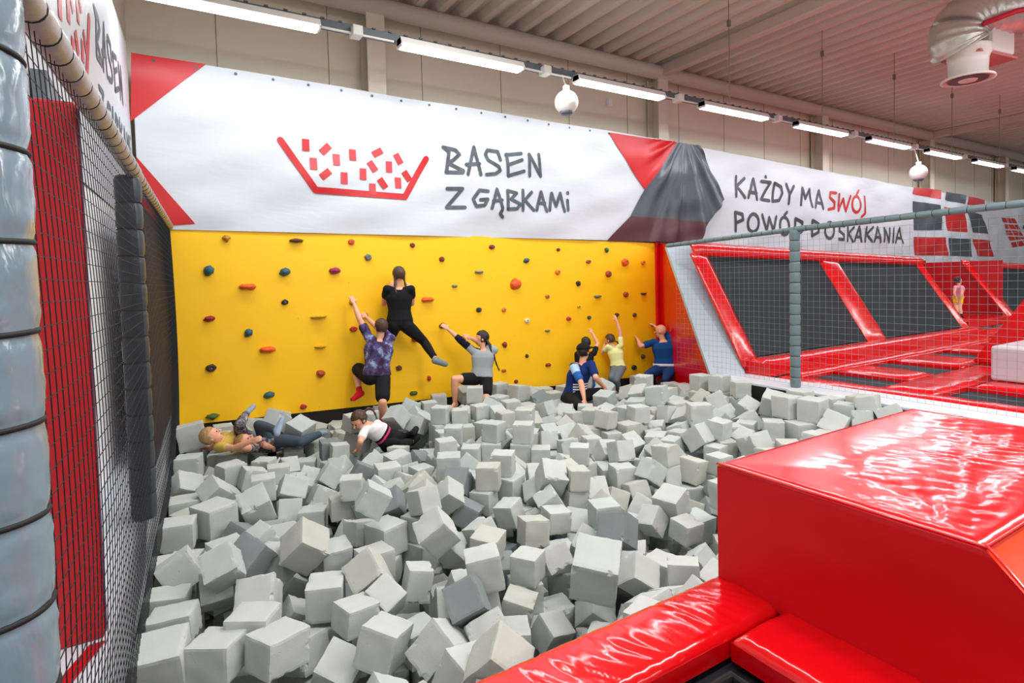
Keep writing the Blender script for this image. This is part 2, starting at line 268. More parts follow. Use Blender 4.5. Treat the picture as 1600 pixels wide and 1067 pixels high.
    7192, -212, -446, 127, 127, -696, -696, 2, 228, 1950, -1113, -459, 256, -37, -5, -966, 0, 216, 3662, -3906, -347, 681, -26, 213, 701, 0, 186,
    3858, -4920, -222, 659, -69, 228, -713, 0, 198, 3632, -4017, -527, 668, -232, -670, -226, 0, 174, 321, -251, -446, 498, 0, 0, -867, 0, 204,
    3405, -5122, -341, 22, 707, 22, -707, 0, 186, 3346, -3194, -443, 816, 166, -552, -50, 0, 198, 5078, -2692, -275, 675, 0, 0, -738, 2, 198,
    5173, -3722, -284, 364, 364, -606, -606, 0, 192, 5737, -2412, -288, 95, -104, 692, 708, 1, 192, 3277, -2575, -311, 12, -686, -727, 3, 2, 198,
    4564, -5051, -144, 508, 134, -611, 592, 1, 198, 5115, -2109, -364, 610, 44, -308, 729, 1, 240, 7038, -1113, -434, 561, -601, -400, 405, 0, 234,
    5516, -748, -173, 621, 261, -703, 230, 0, 252, 4422, -4872, -287, 691, -701, 154, -88, 0, 198, 4592, -3155, -356, 702, 166, 623, -304, 0, 180,
    4837, -938, -491, 577, -307, 268, 708, 0, 222, 1451, -1704, -505, 600, 557, -391, -421, 1, 192, 2238, -2773, -332, 0, -80, 997, 0, 1, 180,
    4466, -760, -482, 998, -1, 0, -68, 0, 228, 2723, -2339, -367, 137, 862, -125, -472, 0, 168, 2395, -5456, -432, 530, -842, 32, 99, 0, 180,
    5242, -4885, -239, 0, -19, -1000, 0, 0, 210, 4314, -4542, -306, 523, 477, 537, -458, 1, 204, 3225, -4356, -442, 825, -393, -383, -138, 0, 180,
    347, -3811, -710, 507, 507, -492, -492, 0, 180, 1023, -2925, -695, 0, 997, -73, 0, 0, 210, 4262, -3772, -374, 51, 384, -839, 381, 1, 192,
    4325, -1114, -449, 707, -707, -11, 11, 0, 234, 1036, -2764, -524, 161, 8, 319, 934, 0, 168, 1237, -370, -686, 88, 0, 0, 996, 0, 228,
    5558, -4486, -273, 53, -51, 6, 997, 0, 204, 1725, -4522, -281, 245, -199, 713, -626, 2, 180, 1649, -154, -466, 407, 613, -669, 108, 2, 192,
    2699, -3247, -412, 553, 76, 728, 398, 0, 204, 2684, -1615, -500, 635, 636, 310, 310, 1, 180, 40, -3718, -294, 966, -100, -240, -2, 0, 198,
    511, -3553, -305, 507, 320, 433, 673, 0, 186, 2996, -2194, -437, 222, -278, -538, -765, 1, 204, 2603, -1142, -463, 542, -459, 639, -297, 0, 198,
    1171, -2422, -500, 20, 272, 98, 957, 0, 192, 7009, -1409, -422, 107, 0, 0, 994, 1, 252, 6398, -2639, -257, 714, 686, -89, -105, 0, 210,
    4840, -2754, -328, 326, 610, -404, 599, 2, 198, 2225, -3773, -517, 14, 734, 679, -15, 1, 186, 521, -577, -299, 704, 704, -70, -70, 0, 198,
    4157, -4741, -271, 830, -186, -385, -358, 0, 204, 139, -2558, -452, 675, -675, -211, 210, 2, 228, 1417, -4588, -578, 283, 518, -371, -717, 0, 210,
    1405, -2165, -533, 312, -734, 569, -201, 2, 174, 443, -2463, -481, 2, -981, -191, -18, 1, 198, 1062, -2175, -488, 56, 214, -71, 973, 1, 210,
    2123, -3012, -346, 918, -112, 339, -172, 0, 210, 1452, -2661, -433, 527, -678, 453, 239, 0, 174, 5886, -4737, -281, 80, 548, -99, -827, 1, 234,
    1603, -2183, -462, 252, 129, 695, -661, 1, 186, 1358, -1242, -580, 19, -528, -470, -707, 0, 222, 3306, -3447, -378, 531, -464, 487, 515, 0, 210,
    3360, -958, -353, 161, 61, -884, -434, 0, 216, 6126, -2772, -251, 148, -691, 148, 692, 0, 210, 846, -2679, -464, 744, -174, -630, 140, 0, 186,
    5832, -3917, -272, 619, 0, 1, 786, 3, 228, 1896, -1107, -678, 146, 667, 135, -718, 0, 228, 1213, -129, -267, 3, -39, -70, -997, 0, 228,
    4232, -1824, -438, 78, -978, 184, -56, 0, 168, 6327, -5236, -62, 529, -529, -469, 469, 0, 204, 4681, -4858, -164, 526, 526, 473, 473, 0, 168,
    3281, -2134, -344, 526, 473, 526, -473, 0, 192, 1221, -2836, -476, 381, 444, -776, -235, 1, 168, 2354, -2571, -235, 60, 30, -538, -841, 2, 174,
    725, -3219, -478, 778, 125, -277, 550, 0, 192, 2413, -393, -322, 288, 631, 390, 606, 1, 198, 1074, -2616, -631, 337, 310, 324, -828, 0, 204,
    6015, -3605, -305, 585, 795, 5, 159, 0, 198, 487, -640, -500, 799, 0, 0, 601, 0, 204, 2423, -1925, -515, 161, -161, -689, 688, 1, 198,
    1479, -4275, -212, 145, 322, 736, -578, 0, 204, 3771, -5174, -311, 603, 0, 0, -798, 0, 174, 3132, -3224, -441, 321, -606, -727, 40, 0, 186,
    5733, -1239, -440, 834, 0, 0, -552, 0, 216, 1787, -3805, -184, 487, 724, -481, 90, 0, 174, 3517, -3506, -385, 696, 233, 221, -642, 1, 192,
    902, -666, -692, 245, -663, 245, 663, 0, 216, 3483, -4426, -421, 938, -244, 226, -93, 0, 192, 2025, -3256, -341, 535, -535, -462, 463, 0, 186,
    1056, -1867, -512, 539, 0, 0, -842, 0, 180, 4563, -4639, -316, 657, 722, -151, -154, 0, 168, 4950, -3624, -503, 697, -697, 116, -116, 0, 198,
    3443, -5330, -386, 288, -472, 566, 611, 0, 192, 3731, -5374, -158, 735, 0, 4, 678, 0, 180, 3441, -2377, -350, 265, -289, 681, -619, 1, 204,
    3232, -1590, -332, 2, -480, 877, 2, 0, 168, 2240, -1074, -683, 0, 987, -162, 0, 0, 234, 3163, -5321, -467, 727, -246, -206, 607, 2, 192,
    583, -4572, -524, 295, -427, -516, 682, 0, 174, 1290, -2647, -524, 701, 277, 417, 508, 0, 198, 1474, -4687, -409, 161, -703, 216, -658, 0, 174,
    3033, -375, -360, 294, -752, -171, 564, 0, 210, 1465, -4893, -375, 748, -25, 663, -38, 0, 168, 414, -2235, -410, 805, -196, 328, -455, 0, 210,
    5790, -4965, -255, 618, -786, 19, -5, 0, 210, 975, -1471, -503, 861, -290, -360, 213, 0, 198, 5040, -2992, -462, 516, 238, 409, 714, 0, 216,
    4765, -5107, -307, 418, 311, -648, -556, 1, 204, 4590, -2429, -329, 523, -476, 522, 476, 1, 210, 2618, -2124, -320, 319, -631, 318, 631, 0, 180,
    3616, -5051, -368, 695, 695, -133, -133, 1, 180, 3758, -3534, -343, 367, -924, 54, -93, 1, 204, 3700, -4260, -517, 558, -581, -406, 433, 0, 192,
    1560, -633, -449, 489, 489, 511, 511, 3, 234, 4657, -1298, -488, 484, -514, -469, -530, 0, 222, 1924, -158, -482, 353, -353, 613, -613, 0, 216,
    802, -2229, -488, 708, 678, -23, -197, 1, 198, 3992, -3498, -499, 488, 99, 42, 866, 0, 192, 6054, -5074, -172, 62, -733, -402, -546, 2, 228,
    4761, -4681, -323, 0, 644, -765, 0, 1, 198, 1547, -3905, -136, 20, -125, 980, -154, 0, 168, 4210, -5210, -305, 396, 586, 396, -586, 2, 174,
    3970, -3769, -435, 835, -483, 177, -198, 0, 174, 1986, -3555, -207, 10, 501, -505, 702, 3, 198, 5643, -2972, -328, 158, 162, 665, -712, 1, 234,
    5776, -3697, -473, 525, -408, -620, -417, 0, 222, 1985, -1819, -506, 701, -701, -96, 96, 0, 192, 2403, -2969, -331, 714, -538, 85, 440, 1, 192,
    2511, -2428, -320, 692, 146, -692, 146, 0, 168, 4727, -1788, -347, 0, 909, 416, 0, 0, 198, 3326, -5105, -524, 0, -320, -947, 0, 2, 180,
    4510, -5119, -363, 229, -297, 570, -731, 0, 186, 3205, -2502, -509, 184, -184, -683, 683, 2, 198, 1852, -4793, -332, 680, -195, 680, 195, 0, 168,
    3283, -4550, -515, 174, -685, -174, -686, 0, 174, 4754, -4114, -503, 439, 439, 554, 554, 0, 186, 2788, -1422, -411, 792, 242, 47, 558, 0, 210,
    2145, -3701, -340, 321, -332, -614, 640, 1, 174, 4924, -3251, -320, 986, 0, 0, 166, 2, 168, 4421, -1885, -394, 78, 212, 852, -473, 1, 186,
    4272, -1500, -356, 681, 600, 150, -392, 2, 210, 2580, -5801, -146, 770, 0, 0, 638, 2, 204, 304, -3649, -308, 424, 566, -424, 566, 1, 204,
    640, -2423, -488, 135, 694, 135, -694, 0, 180, 4440, -1672, -517, 356, -131, -360, 852, 2, 210, 2383, -4153, -713, 223, -223, 671, -671, 2, 174,
    718, -2905, -540, 662, -397, -635, -15, 0, 192, 1280, -547, -478, 721, -196, 366, 555, 0, 210, 893, -381, -701, 683, 683, -182, -182, 0, 198,
    1831, -4879, -698, 0, -104, -995, 0, 1, 204, 5619, -4740, -341, 704, 65, -271, -653, 0, 198, 5167, -3685, -485, 0, 187, 982, 0, 1, 210,
    1693, -5572, -458, 387, 137, -816, -407, 0, 204, 4368, -2091, -496, 41, 0, 36, 999, 0, 198, 1452, -2435, -542, 84, 262, -702, 657, 1, 192,
    2221, -5341, -585, 45, -481, -600, -638, 0, 180, 3713, -4873, -544, 533, -128, 737, 396, 0, 174, 5198, -3958, -458, 998, 0, 0, -61, 0, 204,
    2450, -3597, -326, 593, -593, 385, -386, 0, 192, 1167, -3431, -506, 74, 482, 148, -860, 1, 210, 3264, -1268, -302, 579, -406, -579, -406, 1, 192,
    1689, -4930, -487, 679, 353, -612, 197, 2, 180, 3407, -3953, -521, 399, 584, 399, -584, 2, 210, 4556, -2924, -497, 22, -707, 22, 707, 0, 198,
    3760, -2085, -487, 36, 67, 715, 695, 2, 210, 3600, -853, -311, 660, 0, 0, -751, 0, 186, 232, -665, -524, 325, -565, -634, -416, 1, 228,
    884, -137, -297, 54, 5, -994, 94, 2, 234, 6846, -207, -686, 699, -103, 699, 103, 1, 228, 2371, -5160, -710, 234, 667, 234, -667, 2, 180,
    5804, -4990, -478, 992, -118, 16, 31, 0, 234, 1161, -4900, -698, 30, 29, 707, 706, 0, 204, 6203, -4703, -192, 409, 658, 99, 624, 0, 216,
    25, -3811, -683, 0, -756, -655, 0, 2, 234, 5459, -3963, -452, 0, 735, 678, 0, 0, 216, 1262, -3017, -657, 616, -655, -267, -348, 1, 204,
    5318, -2602, -300, 598, 431, 370, 565, 2, 204, 2368, -1149, -455, 727, -672, -21, 138, 0, 228, 3889, -341, -428, 641, 408, -578, -299, 0, 228,
    6193, -345, -452, 191, -681, 191, 681, 2, 228, 4022, -4965, -384, 301, -535, -60, 787, 0, 210, 1180, -4474, -707, 147, -147, -692, 692, 0, 186,
    2817, -2663, -515, 0, 93, -996, 0, 2, 198, 2300, -841, -491, 368, -603, -368, -604, 0, 198, 5280, -1045, -430, 514, -529, 472, -483, 0, 252,
    6349, -120, -455, 510, -510, 490, -490, 1, 222, 3586, -4800, -707, 682, -185, -682, -186, 0, 186, 2326, -4486, -524, 100, 700, -100, 700, 0, 168,
    1280, -3857, -353, 0, 183, -983, 0, 0, 210, 4290, -4055, -704, 801, 0, 0, -599, 2, 192, 4649, -3597, -701, 689, 159, -689, 159, 0, 198,
    736, -775, -263, 20, -853, -250, 458, 0, 216, 1799, -637, -472, 518, -501, -499, -482, 0, 192, 911, -225, -507, 6, -443, -890, 108, 0, 204,
    5023, -4725, -299, 56, 240, 963, -113, 0, 198, 4525, -4388, -383, 570, -352, -306, -676, 2, 186, 907, -3185, -692, 0, -964, -264, 0, 0, 216,
    2036, -5171, -716, 964, 0, 0, -265, 0, 168, 2264, -4891, -502, 426, 45, 13, -903, 2, 186, 6455, -1529, -374, 361, -44, -366, -856, 2, 222,
    3648, -354, -485, 608, -608, 361, -360, 0, 198, 3952, -5198, -308, 92, -92, -701, 701, 0, 180, 4286, -4504, -503, 21, 706, -45, 707, 2, 192,
    6641, -1343, -434, 200, 200, -678, -678, 2, 228, 6179, -5445, -195, 23, -763, 14, -645, 0, 222, 6421, -4892, -233, 25, 28, 751, -659, 1, 204,
    1365, -3294, -368, 583, -12, -792, 182, 1, 204, 3219, -2097, -533, 0, 724, -690, 0, 0, 186, 1889, -429, -464, 497, 503, -497, 503, 0, 216,
    2414, -5639, -336, 56, -919, 140, 364, 0, 168, 5921, -5492, -187, 373, 316, -487, 724, 1, 204, 6353, -5201, -272, 751, 0, 0, -660, 1, 216,
    5243, -4918, -452, 0, 992, 123, 0, 0, 216, 4572, -3945, -521, 0, -429, 903, 0, 0, 186, 632, -3328, -648, 439, 669, 206, 563, 0, 216,
    3106, -2930, -548, 0, -907, 421, 0, 0, 168, 5615, -2728, -314, 422, 392, -595, 561, 0, 210, 5541, -1460, -490, 498, -540, -464, 496, 0, 216,
    614, -965, -680, 567, 0, 0, -824, 2, 240, 3510, -137, -491, 335, 335, 623, 623, 0, 186, 3647, -5098, -542, 447, 447, -548, -548, 2, 168,
    4263, -4903, -485, 4, 13, 707, 707, 1, 210, 1283, -4137, -710, 0, -998, 68, 0, 0, 180, 4249, -4280, -698, 572, 0, 0, 820, 0, 204,
    1844, -3181, -350, 418, -539, -519, -515, 0, 174, 2959, -1691, -350, 505, 506, -494, -495, 1, 192, 6349, -999, -435, 698, 44, 715, -14, 1, 234,
    5035, -5070, -463, 117, 492, 863, 10, 0, 216, 4742, -4868, -335, 65, 704, -65, 704, 1, 174, 954, -4451, -695, 50, -705, 50, 705, 0, 210,
    4547, -4180, -442, 565, 367, 306, -673, 0, 168, 3773, -2986, -500, 705, -56, 704, 57, 1, 192, 126, -2791, -686, 413, 0, 0, -911, 2, 228,
    4667, -2105, -524, 992, 0, 0, -124, 0, 180, 2397, -1142, -237, 717, -686, 121, 4, 0, 210, 3220, -1568, -515, 406, -403, 581, -579, 3, 198,
    4216, -877, -473, 42, 38, -998, 2, 0, 228, 3215, -690, -451, 146, 5, -10, 989, 0, 228, 4019, -566, -356, 369, -373, 851, 1, 1, 192,
    4495, -484, -497, 690, 690, 157, 157, 1, 210, 5751, -4733, -538, 735, 525, 260, -343, 2, 222, 4057, -4611, -639, 222, 427, 779, -403, 0, 180,
    6091, -4391, -269, 654, -269, -654, -269, 2, 198, 2139, -4364, -704, 705, 705, -57, -57, 2, 192, 837, -3514, -500, 760, -446, -421, -215, 3, 210,
    2833, -3387, -561, 169, 711, 521, 441, 0, 198, 5759, -3329, -449, 427, 427, -563, -563, 0, 234, 2916, -3154, -552, 127, 870, -243, 409, 0, 198,
    811, -2705, -698, 154, -154, 690, -690, 0, 204, 2563, -2673, -506, 741, 0, 0, 672, 1, 204, 3721, -2760, -474, 40, 260, -404, 876, 1, 192,
    4562, -2671, -362, 537, 537, -460, -460, 1, 192, 3198, -2104, -713, 891, 0, 0, -455, 0, 174, 5417, -1774, -455, 698, 698, 115, 115, 1, 234,
    1446, -1459, -710, 278, -650, -277, -650, 0, 180, 2482, -1158, -698, 919, 0, 0, -394, 1, 204, 5998, -1436, -354, 730, -426, -80, -529, 0, 252,
    1798, -861, -470, 545, -422, -410, 597, 2, 240, 3283, -275, -485, 519, 502, 481, 497, 0, 204, 4035, -117, -260, 2, -25, 78, 997, 0, 204,
    4625, -5361, -319, 306, 948, 90, 11, 0, 204, 5493, -5146, -524, 358, 698, 564, 256, 0, 228, 1457, -4875, -547, 436, -73, 14, 897, 0, 168,
    4492, -4819, -499, 703, -700, 94, -84, 2, 204, 6097, -4617, -509, 592, 379, 694, 157, 2, 210, 2352, -4476, -704, 837, 0, 0, -547, 0, 192,
    2990, -4487, -515, 704, 704, 69, 69, 0, 198, 3929, -4432, -716, 288, 288, -646, -646, 0, 168, 1524, -3886, -524, 972, 0, 0, 235, 1, 204,
    3416, -3986, -713, 603, -603, -370, 370, 1, 174, 5805, -3963, -485, 1, 961, -277, 0, 0, 198, 545, -3473, -513, 580, -533, 159, 596, 0, 192,
    2209, -3674, -161, 897, -18, 11, 441, 2, 186, 2833, -3822, -391, 112, -143, -967, -178, 0, 186, 4979, -3555, -313, 428, 399, -583, -563, 0, 180,
    81, -3296, -686, 5, -707, -5, -707, 2, 228, 67, -3304, -473, 0, 194, 981, 0, 0, 198, 306, -3329, -466, 791, 15, 20, 611, 0, 222,
    3059, -3432, -471, 468, 110, 862, 162, 0, 204, 4143, -3204, -586, 711, -175, -300, -612, 1, 186, 5294, -3120, -371, 153, -371, -668, -627, 2, 210,
    454, -2978, -504, 54, -442, 680, -583, 3, 222, 1430, -2953, -526, 664, 663, 158, -307, 1, 198, 3534, -3052, -509, 488, 387, 611, 489, 0, 192,
    431, -2674, -692, 269, 654, -269, 654, 1, 216, 151, -2518, -683, 702, -88, -702, -88, 0, 234, 4235, -2309, -517, 150, -781, 561, -231, 1, 186,
    5350, -2356, -294, 264, -607, -659, 358, 0, 210, 6048, -2492, -459, 73, 634, 598, 485, 2, 204, 969, -2077, -668, 149, -814, -553, 101, 2, 204,
    3504, -2122, -536, 234, 667, 235, -667, 2, 180, 5678, -1748, -465, 971, 6, 43, 236, 0, 228, 6384, -2099, -501, 339, -364, 747, 442, 0, 228,
    2869, -1890, -491, 461, 461, -536, -536, 1, 198, 2317, -1372, -704, 381, 596, 381, -596, 1, 192, 2732, -1333, -669, 146, 258, 658, 692, 0, 228,
    1321, -719, -303, 63, -127, -367, -919, 0, 228, 1478, -950, -464, 9, -815, 579, 13, 0, 210, 2041, -875, -698, 325, -325, 628, -628, 0, 204,
    2825, -1102, -492, 140, -116, -581, -794, 0, 192, 299, -189, -674, 856, 0, 0, 517, 0, 252, 23, -5802, -692, 999, 0, 0, 50, 0, 216,
    -113, -5706, -439, 394, 611, 350, 591, 0, 216, 323, -5773, -692, 707, -15, 707, 15, 0, 216, 327, -5714, -449, 857, -76, 493, 133, 0, 198,
    149, -5770, -321, 807, 202, -164, -530, 0, 210, 575, -5791, -707, 594, 384, -593, 384, 0, 186, 585, -5775, -518, 696, 123, 696, -123, 2, 192,
    571, -5788, -311, 0, 715, -700, 0, 1, 222, 858, -5756, -655, 51, 94, 874, 474, 1, 210, 872, -5610, -520, 519, 337, 705, 346, 0, 174,
    828, -5815, -429, 742, -666, -67, 44, 0, 168, 1129, -5670, -704, 83, -702, 83, 702, 0, 192, 1076, -5745, -518, 501, 500, 499, 500, 0, 180,
    1066, -5738, -335, 656, 656, -264, -264, 0, 186, 1582, -5812, -698, 0, -17, -1000, 0, 2, 204, 1338, -5755, -569, 148, 499, -684, -511, 1, 198,
    1289, -5799, -384, 320, -248, -105, 908, 1, 168, 1579, -5808, -509, 703, 703, -74, -74, 1, 174, 1774, -5729, -713, 697, 0, 0, -717, 0, 174,
    1778, -5824, -539, 707, -707, -22, 22, 0, 174, 1824, -5795, -356, 694, -694, -135, 134, 1, 192, 2086, -5716, -698, 0, 806, 592, 0, 2, 204,
    2036, -5723, -506, 690, 156, 690, -156, 2, 180, 1995, -5676, -317, 985, 0, 0, 173, 0, 198, 2375, -5784, -713, 702, 702, -87, -87, 0, 174,
    2317, -5830, -536, 707, 707, -1, 1, 1, 180, 2281, -5792, -344, 419, 570, 418, -569, 0, 204, 2696, -5781, -701, 190, 681, -190, 681, 0, 198,
    2657, -5789, -509, 640, -640, -300, 300, 0, 186, 2627, -5734, -332, 705, 59, -705, 59, 2, 168, 2950, -5788, -716, 140, 693, -140, 693, 0, 168,
    2935, -5819, -533, 0, 9, 1000, 0, 0, 198, 2875, -5833, -347, 500, 500, 500, 501, 2, 174, 3116, -5802, -351, 119, -20, 979, 165, 0, 186,
    3263, -5655, -704, 560, 0, 0, 828, 2, 192, 3315, -5759, -517, 224, -687, -142, -677, 2, 186, 3345, -5780, -339, 851, 35, 47, -522, 0, 174,
    3404, -5808, -154, 707, 54, -22, 705, 0, 204, 3598, -5799, -716, 226, -226, -670, 670, 0, 168, 3559, -5796, -545, 183, -683, -183, -683, 0, 174,
    3608, -5813, -365, 57, -705, -57, -705, 0, 186, 3592, -5618, -239, 67, -12, 376, -924, 0, 192, 3847, -5717, -704, 1000, 0, 0, 18, 1, 192,
    3786, -5675, -503, 0, 629, 777, 0, 0, 210, 3823, -5739, -314, 907, 0, 0, 422, 0, 168, 4133, -5729, -707, 559, 560, -433, -432, 1, 186,
    4051, -5673, -530, 403, 582, 398, -584, 0, 168, 4266, -5730, -535, 379, -498, 577, -525, 0, 168, 4289, -5788, -357, 195, -92, -5, -977, 0, 186,
    4521, -5763, -698, 697, -697, -120, 120, 0, 204, 4507, -5776, -491, 507, 0, 0, 862, 3, 210, 4543, -5801, -296, 511, -489, -511, -489, 0, 180,
    4729, -5676, -698, 693, -143, 693, 143, 0, 204, 4706, -5718, -509, 697, 121, -697, 121, 0, 174, 4722, -5705, -335, 707, -707, -6, 6, 1, 174,
    4752, -5656, -164, 0, 469, 883, 0, 0, 168, 4978, -5767, -683, 74, -703, 74, 703, 0, 234, 4966, -5801, -413, 671, -270, 258, -641, 1, 216,
    5231, -5713, -683, 44, 706, -44, 706, 0, 234, 5239, -5794, -446, 488, -488, -512, 512, 0, 240, 5163, -5744, -227, 766, 0, 0, -643, 2, 198,
    5509, -5794, -641, 388, 606, 585, 374, 0, 240, 5803, -5758, -533, 222, 689, -640, -257, 0, 246, 5544, -5766, -392, 231, 226, -945, -51, 0, 228,
    6086, -5768, -680, 574, 574, -413, -413, 1, 240, 6125, -5802, -443, 503, 503, 497, 497, 0, 234, 6118, -5804, -215, 488, -512, 488, 512, 0, 222,
    5867, -5807, -291, 378, -619, 612, -317, 0, 204, 6297, -5691, -704, 692, -691, -147, 148, 0, 192, 6380, -5771, -485, 0, -6, -1000, 0, 0, 246,
    6350, -5746, -260, 0, -685, 729, 0, 0, 204, -35, -5511, -649, 475, 154, -690, -524, 1, 222, -54, -5400, -431, 682, 424, -326, 499, 2, 234,
    375, -5408, -683, 74, 0, 0, 997, 2, 234, 160, -5389, -517, 317, -503, 687, 418, 1, 216, 688, -5315, -704, 261, 0, 0, -965, 2, 192,
    559, -5483, -490, 144, 740, -612, -239, 0, 210, 939, -5419, -698, 684, 684, -180, -180, 0, 204, 887, -5384, -500, 0, 995, 97, 0, 2, 192,
    1172, -5460, -701, 552, -552, -442, 442, 0, 198, 1554, -5351, -701, 706, -41, -706, -41, 1, 198, 1440, -5542, -716, 0, -972, 235, 0, 0, 168,
    1807, -5511, -707, 90, -701, 91, 701, 0, 186, 2021, -5362, -713, 387, -592, -387, -592, 2, 174, 2446, -5391, -704, 0, 919, 394, 0, 0, 192,
    2347, -5574, -592, 42, 303, 892, -333, 1, 192, 2617, -5250, -710, 86, -86, 702, -702, 0, 180, 2796, -5595, -577, 254, -745, 457, -413, 3, 168,
    2910, -5551, -391, 539, -579, 95, -604, 0, 168, 2976, -5522, -677, 371, -137, 318, -861, 0, 174, 2736, -5429, -635, 325, -173, 919, -138, 0, 198,
    3069, -5595, -530, 633, -580, -150, -491, 0, 204, 3230, -5454, -713, 596, -596, 380, -381, 1, 174, 3390, -5375, -572, 532, 669, -216, 473, 0, 186,
    3464, -5575, -701, 454, 0, 0, 891, 0, 198, 3621, -5430, -713, 648, 284, -648, 284, 0, 174, 3658, -5400, -530, 683, -688, 175, -172, 3, 192,
    3682, -5372, -341, 3, 992, 129, -3, 0, 186, 3891, -5374, -704, 427, -426, -564, 564, 1, 192, 3962, -5390, -521, 921, 0, 0, 390, 0, 174,
    3946, -5447, -312, 192, 65, -704, -681, 3, 210, 4153, -5472, -713, 590, -390, -590, -390, 0, 174, 4180, -5432, -536, 473, -526, 473, 526, 0, 180,
    4216, -5455, -342, 798, 70, -52, -597, 0, 180, 3993, -5636, -362, 2, 835, -550, 3, 0, 168, 4370, -5399, -698, 39, -39, 706, -706, 0, 204,
    4406, -5446, -509, 625, 625, 331, 331, 0, 174, 4421, -5427, -323, 568, 421, 568, -421, 2, 198, 4666, -5407, -695, 654, -270, 654, 270, 1, 210,
    4657, -5519, -494, 706, -46, 706, 46, 0, 192, 4956, -5480, -692, 703, 703, -76, -76, 0, 216, 4875, -5514, -479, 707, 20, 707, -20, 0, 210,
    4906, -5449, -254, 0, -613, 790, 0, 0, 240, 5205, -5417, -683, 129, 0, 0, 992, 0, 234, 5127, -5549, -461, 525, -525, -473, 473, 2, 210,
    5471, -5466, -704, 419, 570, -419, 570, 0, 192, 5701, -5320, -680, 452, -544, -452, -544, 0, 240, 5740, -5366, -435, 1, 997, -80, 9, 2, 246,
    5399, -5534, -305, 654, -616, 435, -68, 0, 228, 5926, -5481, -695, 460, 460, -537, -537, 3, 210, 6003, -5310, -514, 12, -105, 489, -866, 0, 210,
    6033, -5541, -423, 669, 562, -260, 410, 2, 228, 5718, -5573, -240, 85, -745, -412, 517, 1, 222, 6207, -5379, -704, 688, -688, 164, -164, 1, 192,
    6399, -5457, -519, 105, -699, -706, 34, 0, 222, 6395, -5491, -286, 517, 483, -429, -562, 0, 234, -49, -5068, -704, 981, 0, 0, -196, 2, 192,
    -86, -5141, -512, 526, 472, -526, 472, 2, 192, 121, -5207, -670, 527, 234, -667, -471, 2, 192, 246, -4999, -583, 21, 632, -359, -686, 0, 198,
    131, -5137, -401, 82, -113, -207, 968, 1, 216, 574, -4973, -713, 0, 236, -972, 0, 1, 174, 496, -5172, -713, 242, 664, -242, 664, 1, 174,
    644, -5178, -526, 55, 998, -3, 33, 1, 174, 446, -5248, -476, 571, 398, 493, -521, 0, 198, 884, -5110, -716, 541, -541, 455, -455, 1, 168,
    1344, -5204, -710, 0, -837, -547, 0, 2, 180, 1514, -5078, -710, 226, 670, -226, 670, 1, 180, 2758, -5042, -713, 479, 0, 0, -878, 2, 174,
    2924, -5346, -522, 167, 106, 743, -640, 0, 186, 3007, -4917, -701, 62, -704, -62, -704, 1, 198, 3046, -5086, -546, 523, 302, -299, 739, 1, 186,
    3090, -5289, -701, 649, 281, 649, -281, 2, 198, 3345, -5067, -707, 991, 0, 0, 135, 0, 186, 3629, -5062, -713, 0, 921, 391, 0, 0, 174,
    3966, -5149, -701, 701, -95, 701, 95, 0, 198, 3888, -5181, -500, 700, -98, 700, 98, 0, 204, 4257, -5137, -701, 684, -684, 179, -179, 0, 198,
    4223, -5171, -497, 0, -802, -597, 0, 0, 210, 4508, -5088, -716, 0, -797, 604, 0, 0, 168, 4458, -5207, -526, 432, -561, -555, -437, 0, 174,
    4747, -5166, -713, 745, 0, 0, 667, 0, 174, 4740, -5182, -502, 371, -627, -454, -513, 0, 210, 4951, -5215, -695, 698, -113, -698, -113, 1, 210,
    5283, -5147, -695, 763, 0, 0, 646, 0, 210, 5263, -5265, -403, 760, -161, -429, 461, 1, 240, 5782, -5101, -698, 0, -51, -999, 0, 0, 204,
    5516, -5289, -284, 110, 561, -741, -353, 2, 204, 6021, -5031, -698, 735, 0, 0, 678, 0, 204, 6083, -5040, -494, 100, -700, 100, 700, 0, 204,
    5999, -5207, -336, 127, 6, 274, 953, 1, 198, 6303, -5181, -698, 326, -326, 627, -627, 0, 204, 6332, -5184, -488, 0, -983, -185, 0, 2, 216,
    -17, -4824, -695, 665, -665, 240, -240, 2, 210, 332, -4800, -658, 42, -246, -954, 164, 0, 222, 626, -4686, -704, 706, -46, 706, 46, 1, 192,
    684, -4831, -526, 255, -882, -389, -75, 0, 198, 1554, -4885, -716, 674, 214, 674, -214, 1, 168, 1838, -4778, -506, 0, -611, 792, 0, 0, 180,
    2045, -4808, -707, 48, -705, 48, 705, 0, 186, 2340, -4834, -698, 294, 643, -294, 643, 1, 204, 2831, -4706, -683, 333, 145, 52, -930, 1, 186,
    2710, -4791, -532, 295, -544, -230, -751, 0, 192, 3074, -4704, -716, 383, 383, -595, -595, 2, 168, 3308, -4806, -710, 864, 0, 0, -504, 2, 180,
    3773, -4926, -392, 936, 61, 230, -260, 1, 168, 3871, -4757, -707, 382, 595, -382, 595, 1, 186, 3998, -4876, -556, 137, -26, -950, -280, 0, 174,
    4185, -4898, -695, 495, 496, 505, 505, 0, 210, 4493, -4808, -701, 0, -983, 184, 0, 0, 198, 4707, -4863, -698, 152, -690, 152, 691, 0, 204,
    4747, -4897, -509, 601, 373, -601, 373, 0, 174, 4997, -4972, -701, 612, -612, 354, -354, 0, 198, 4994, -4817, -495, 13, -106, 986, -125, 2, 222,
    5268, -4916, -680, 56, 705, -56, 705, 1, 240, 5512, -4921, -701, 0, 757, 654, 0, 0, 198, 5461, -4763, -464, 350, -540, -657, 393, 0, 198,
    5981, -4760, -685, 351, 632, 388, -572, 1, 210, 6109, -4804, -388, 904, -414, 104, -32, 0, 210, 6281, -4799, -680, 770, 0, 0, 639, 0, 240,
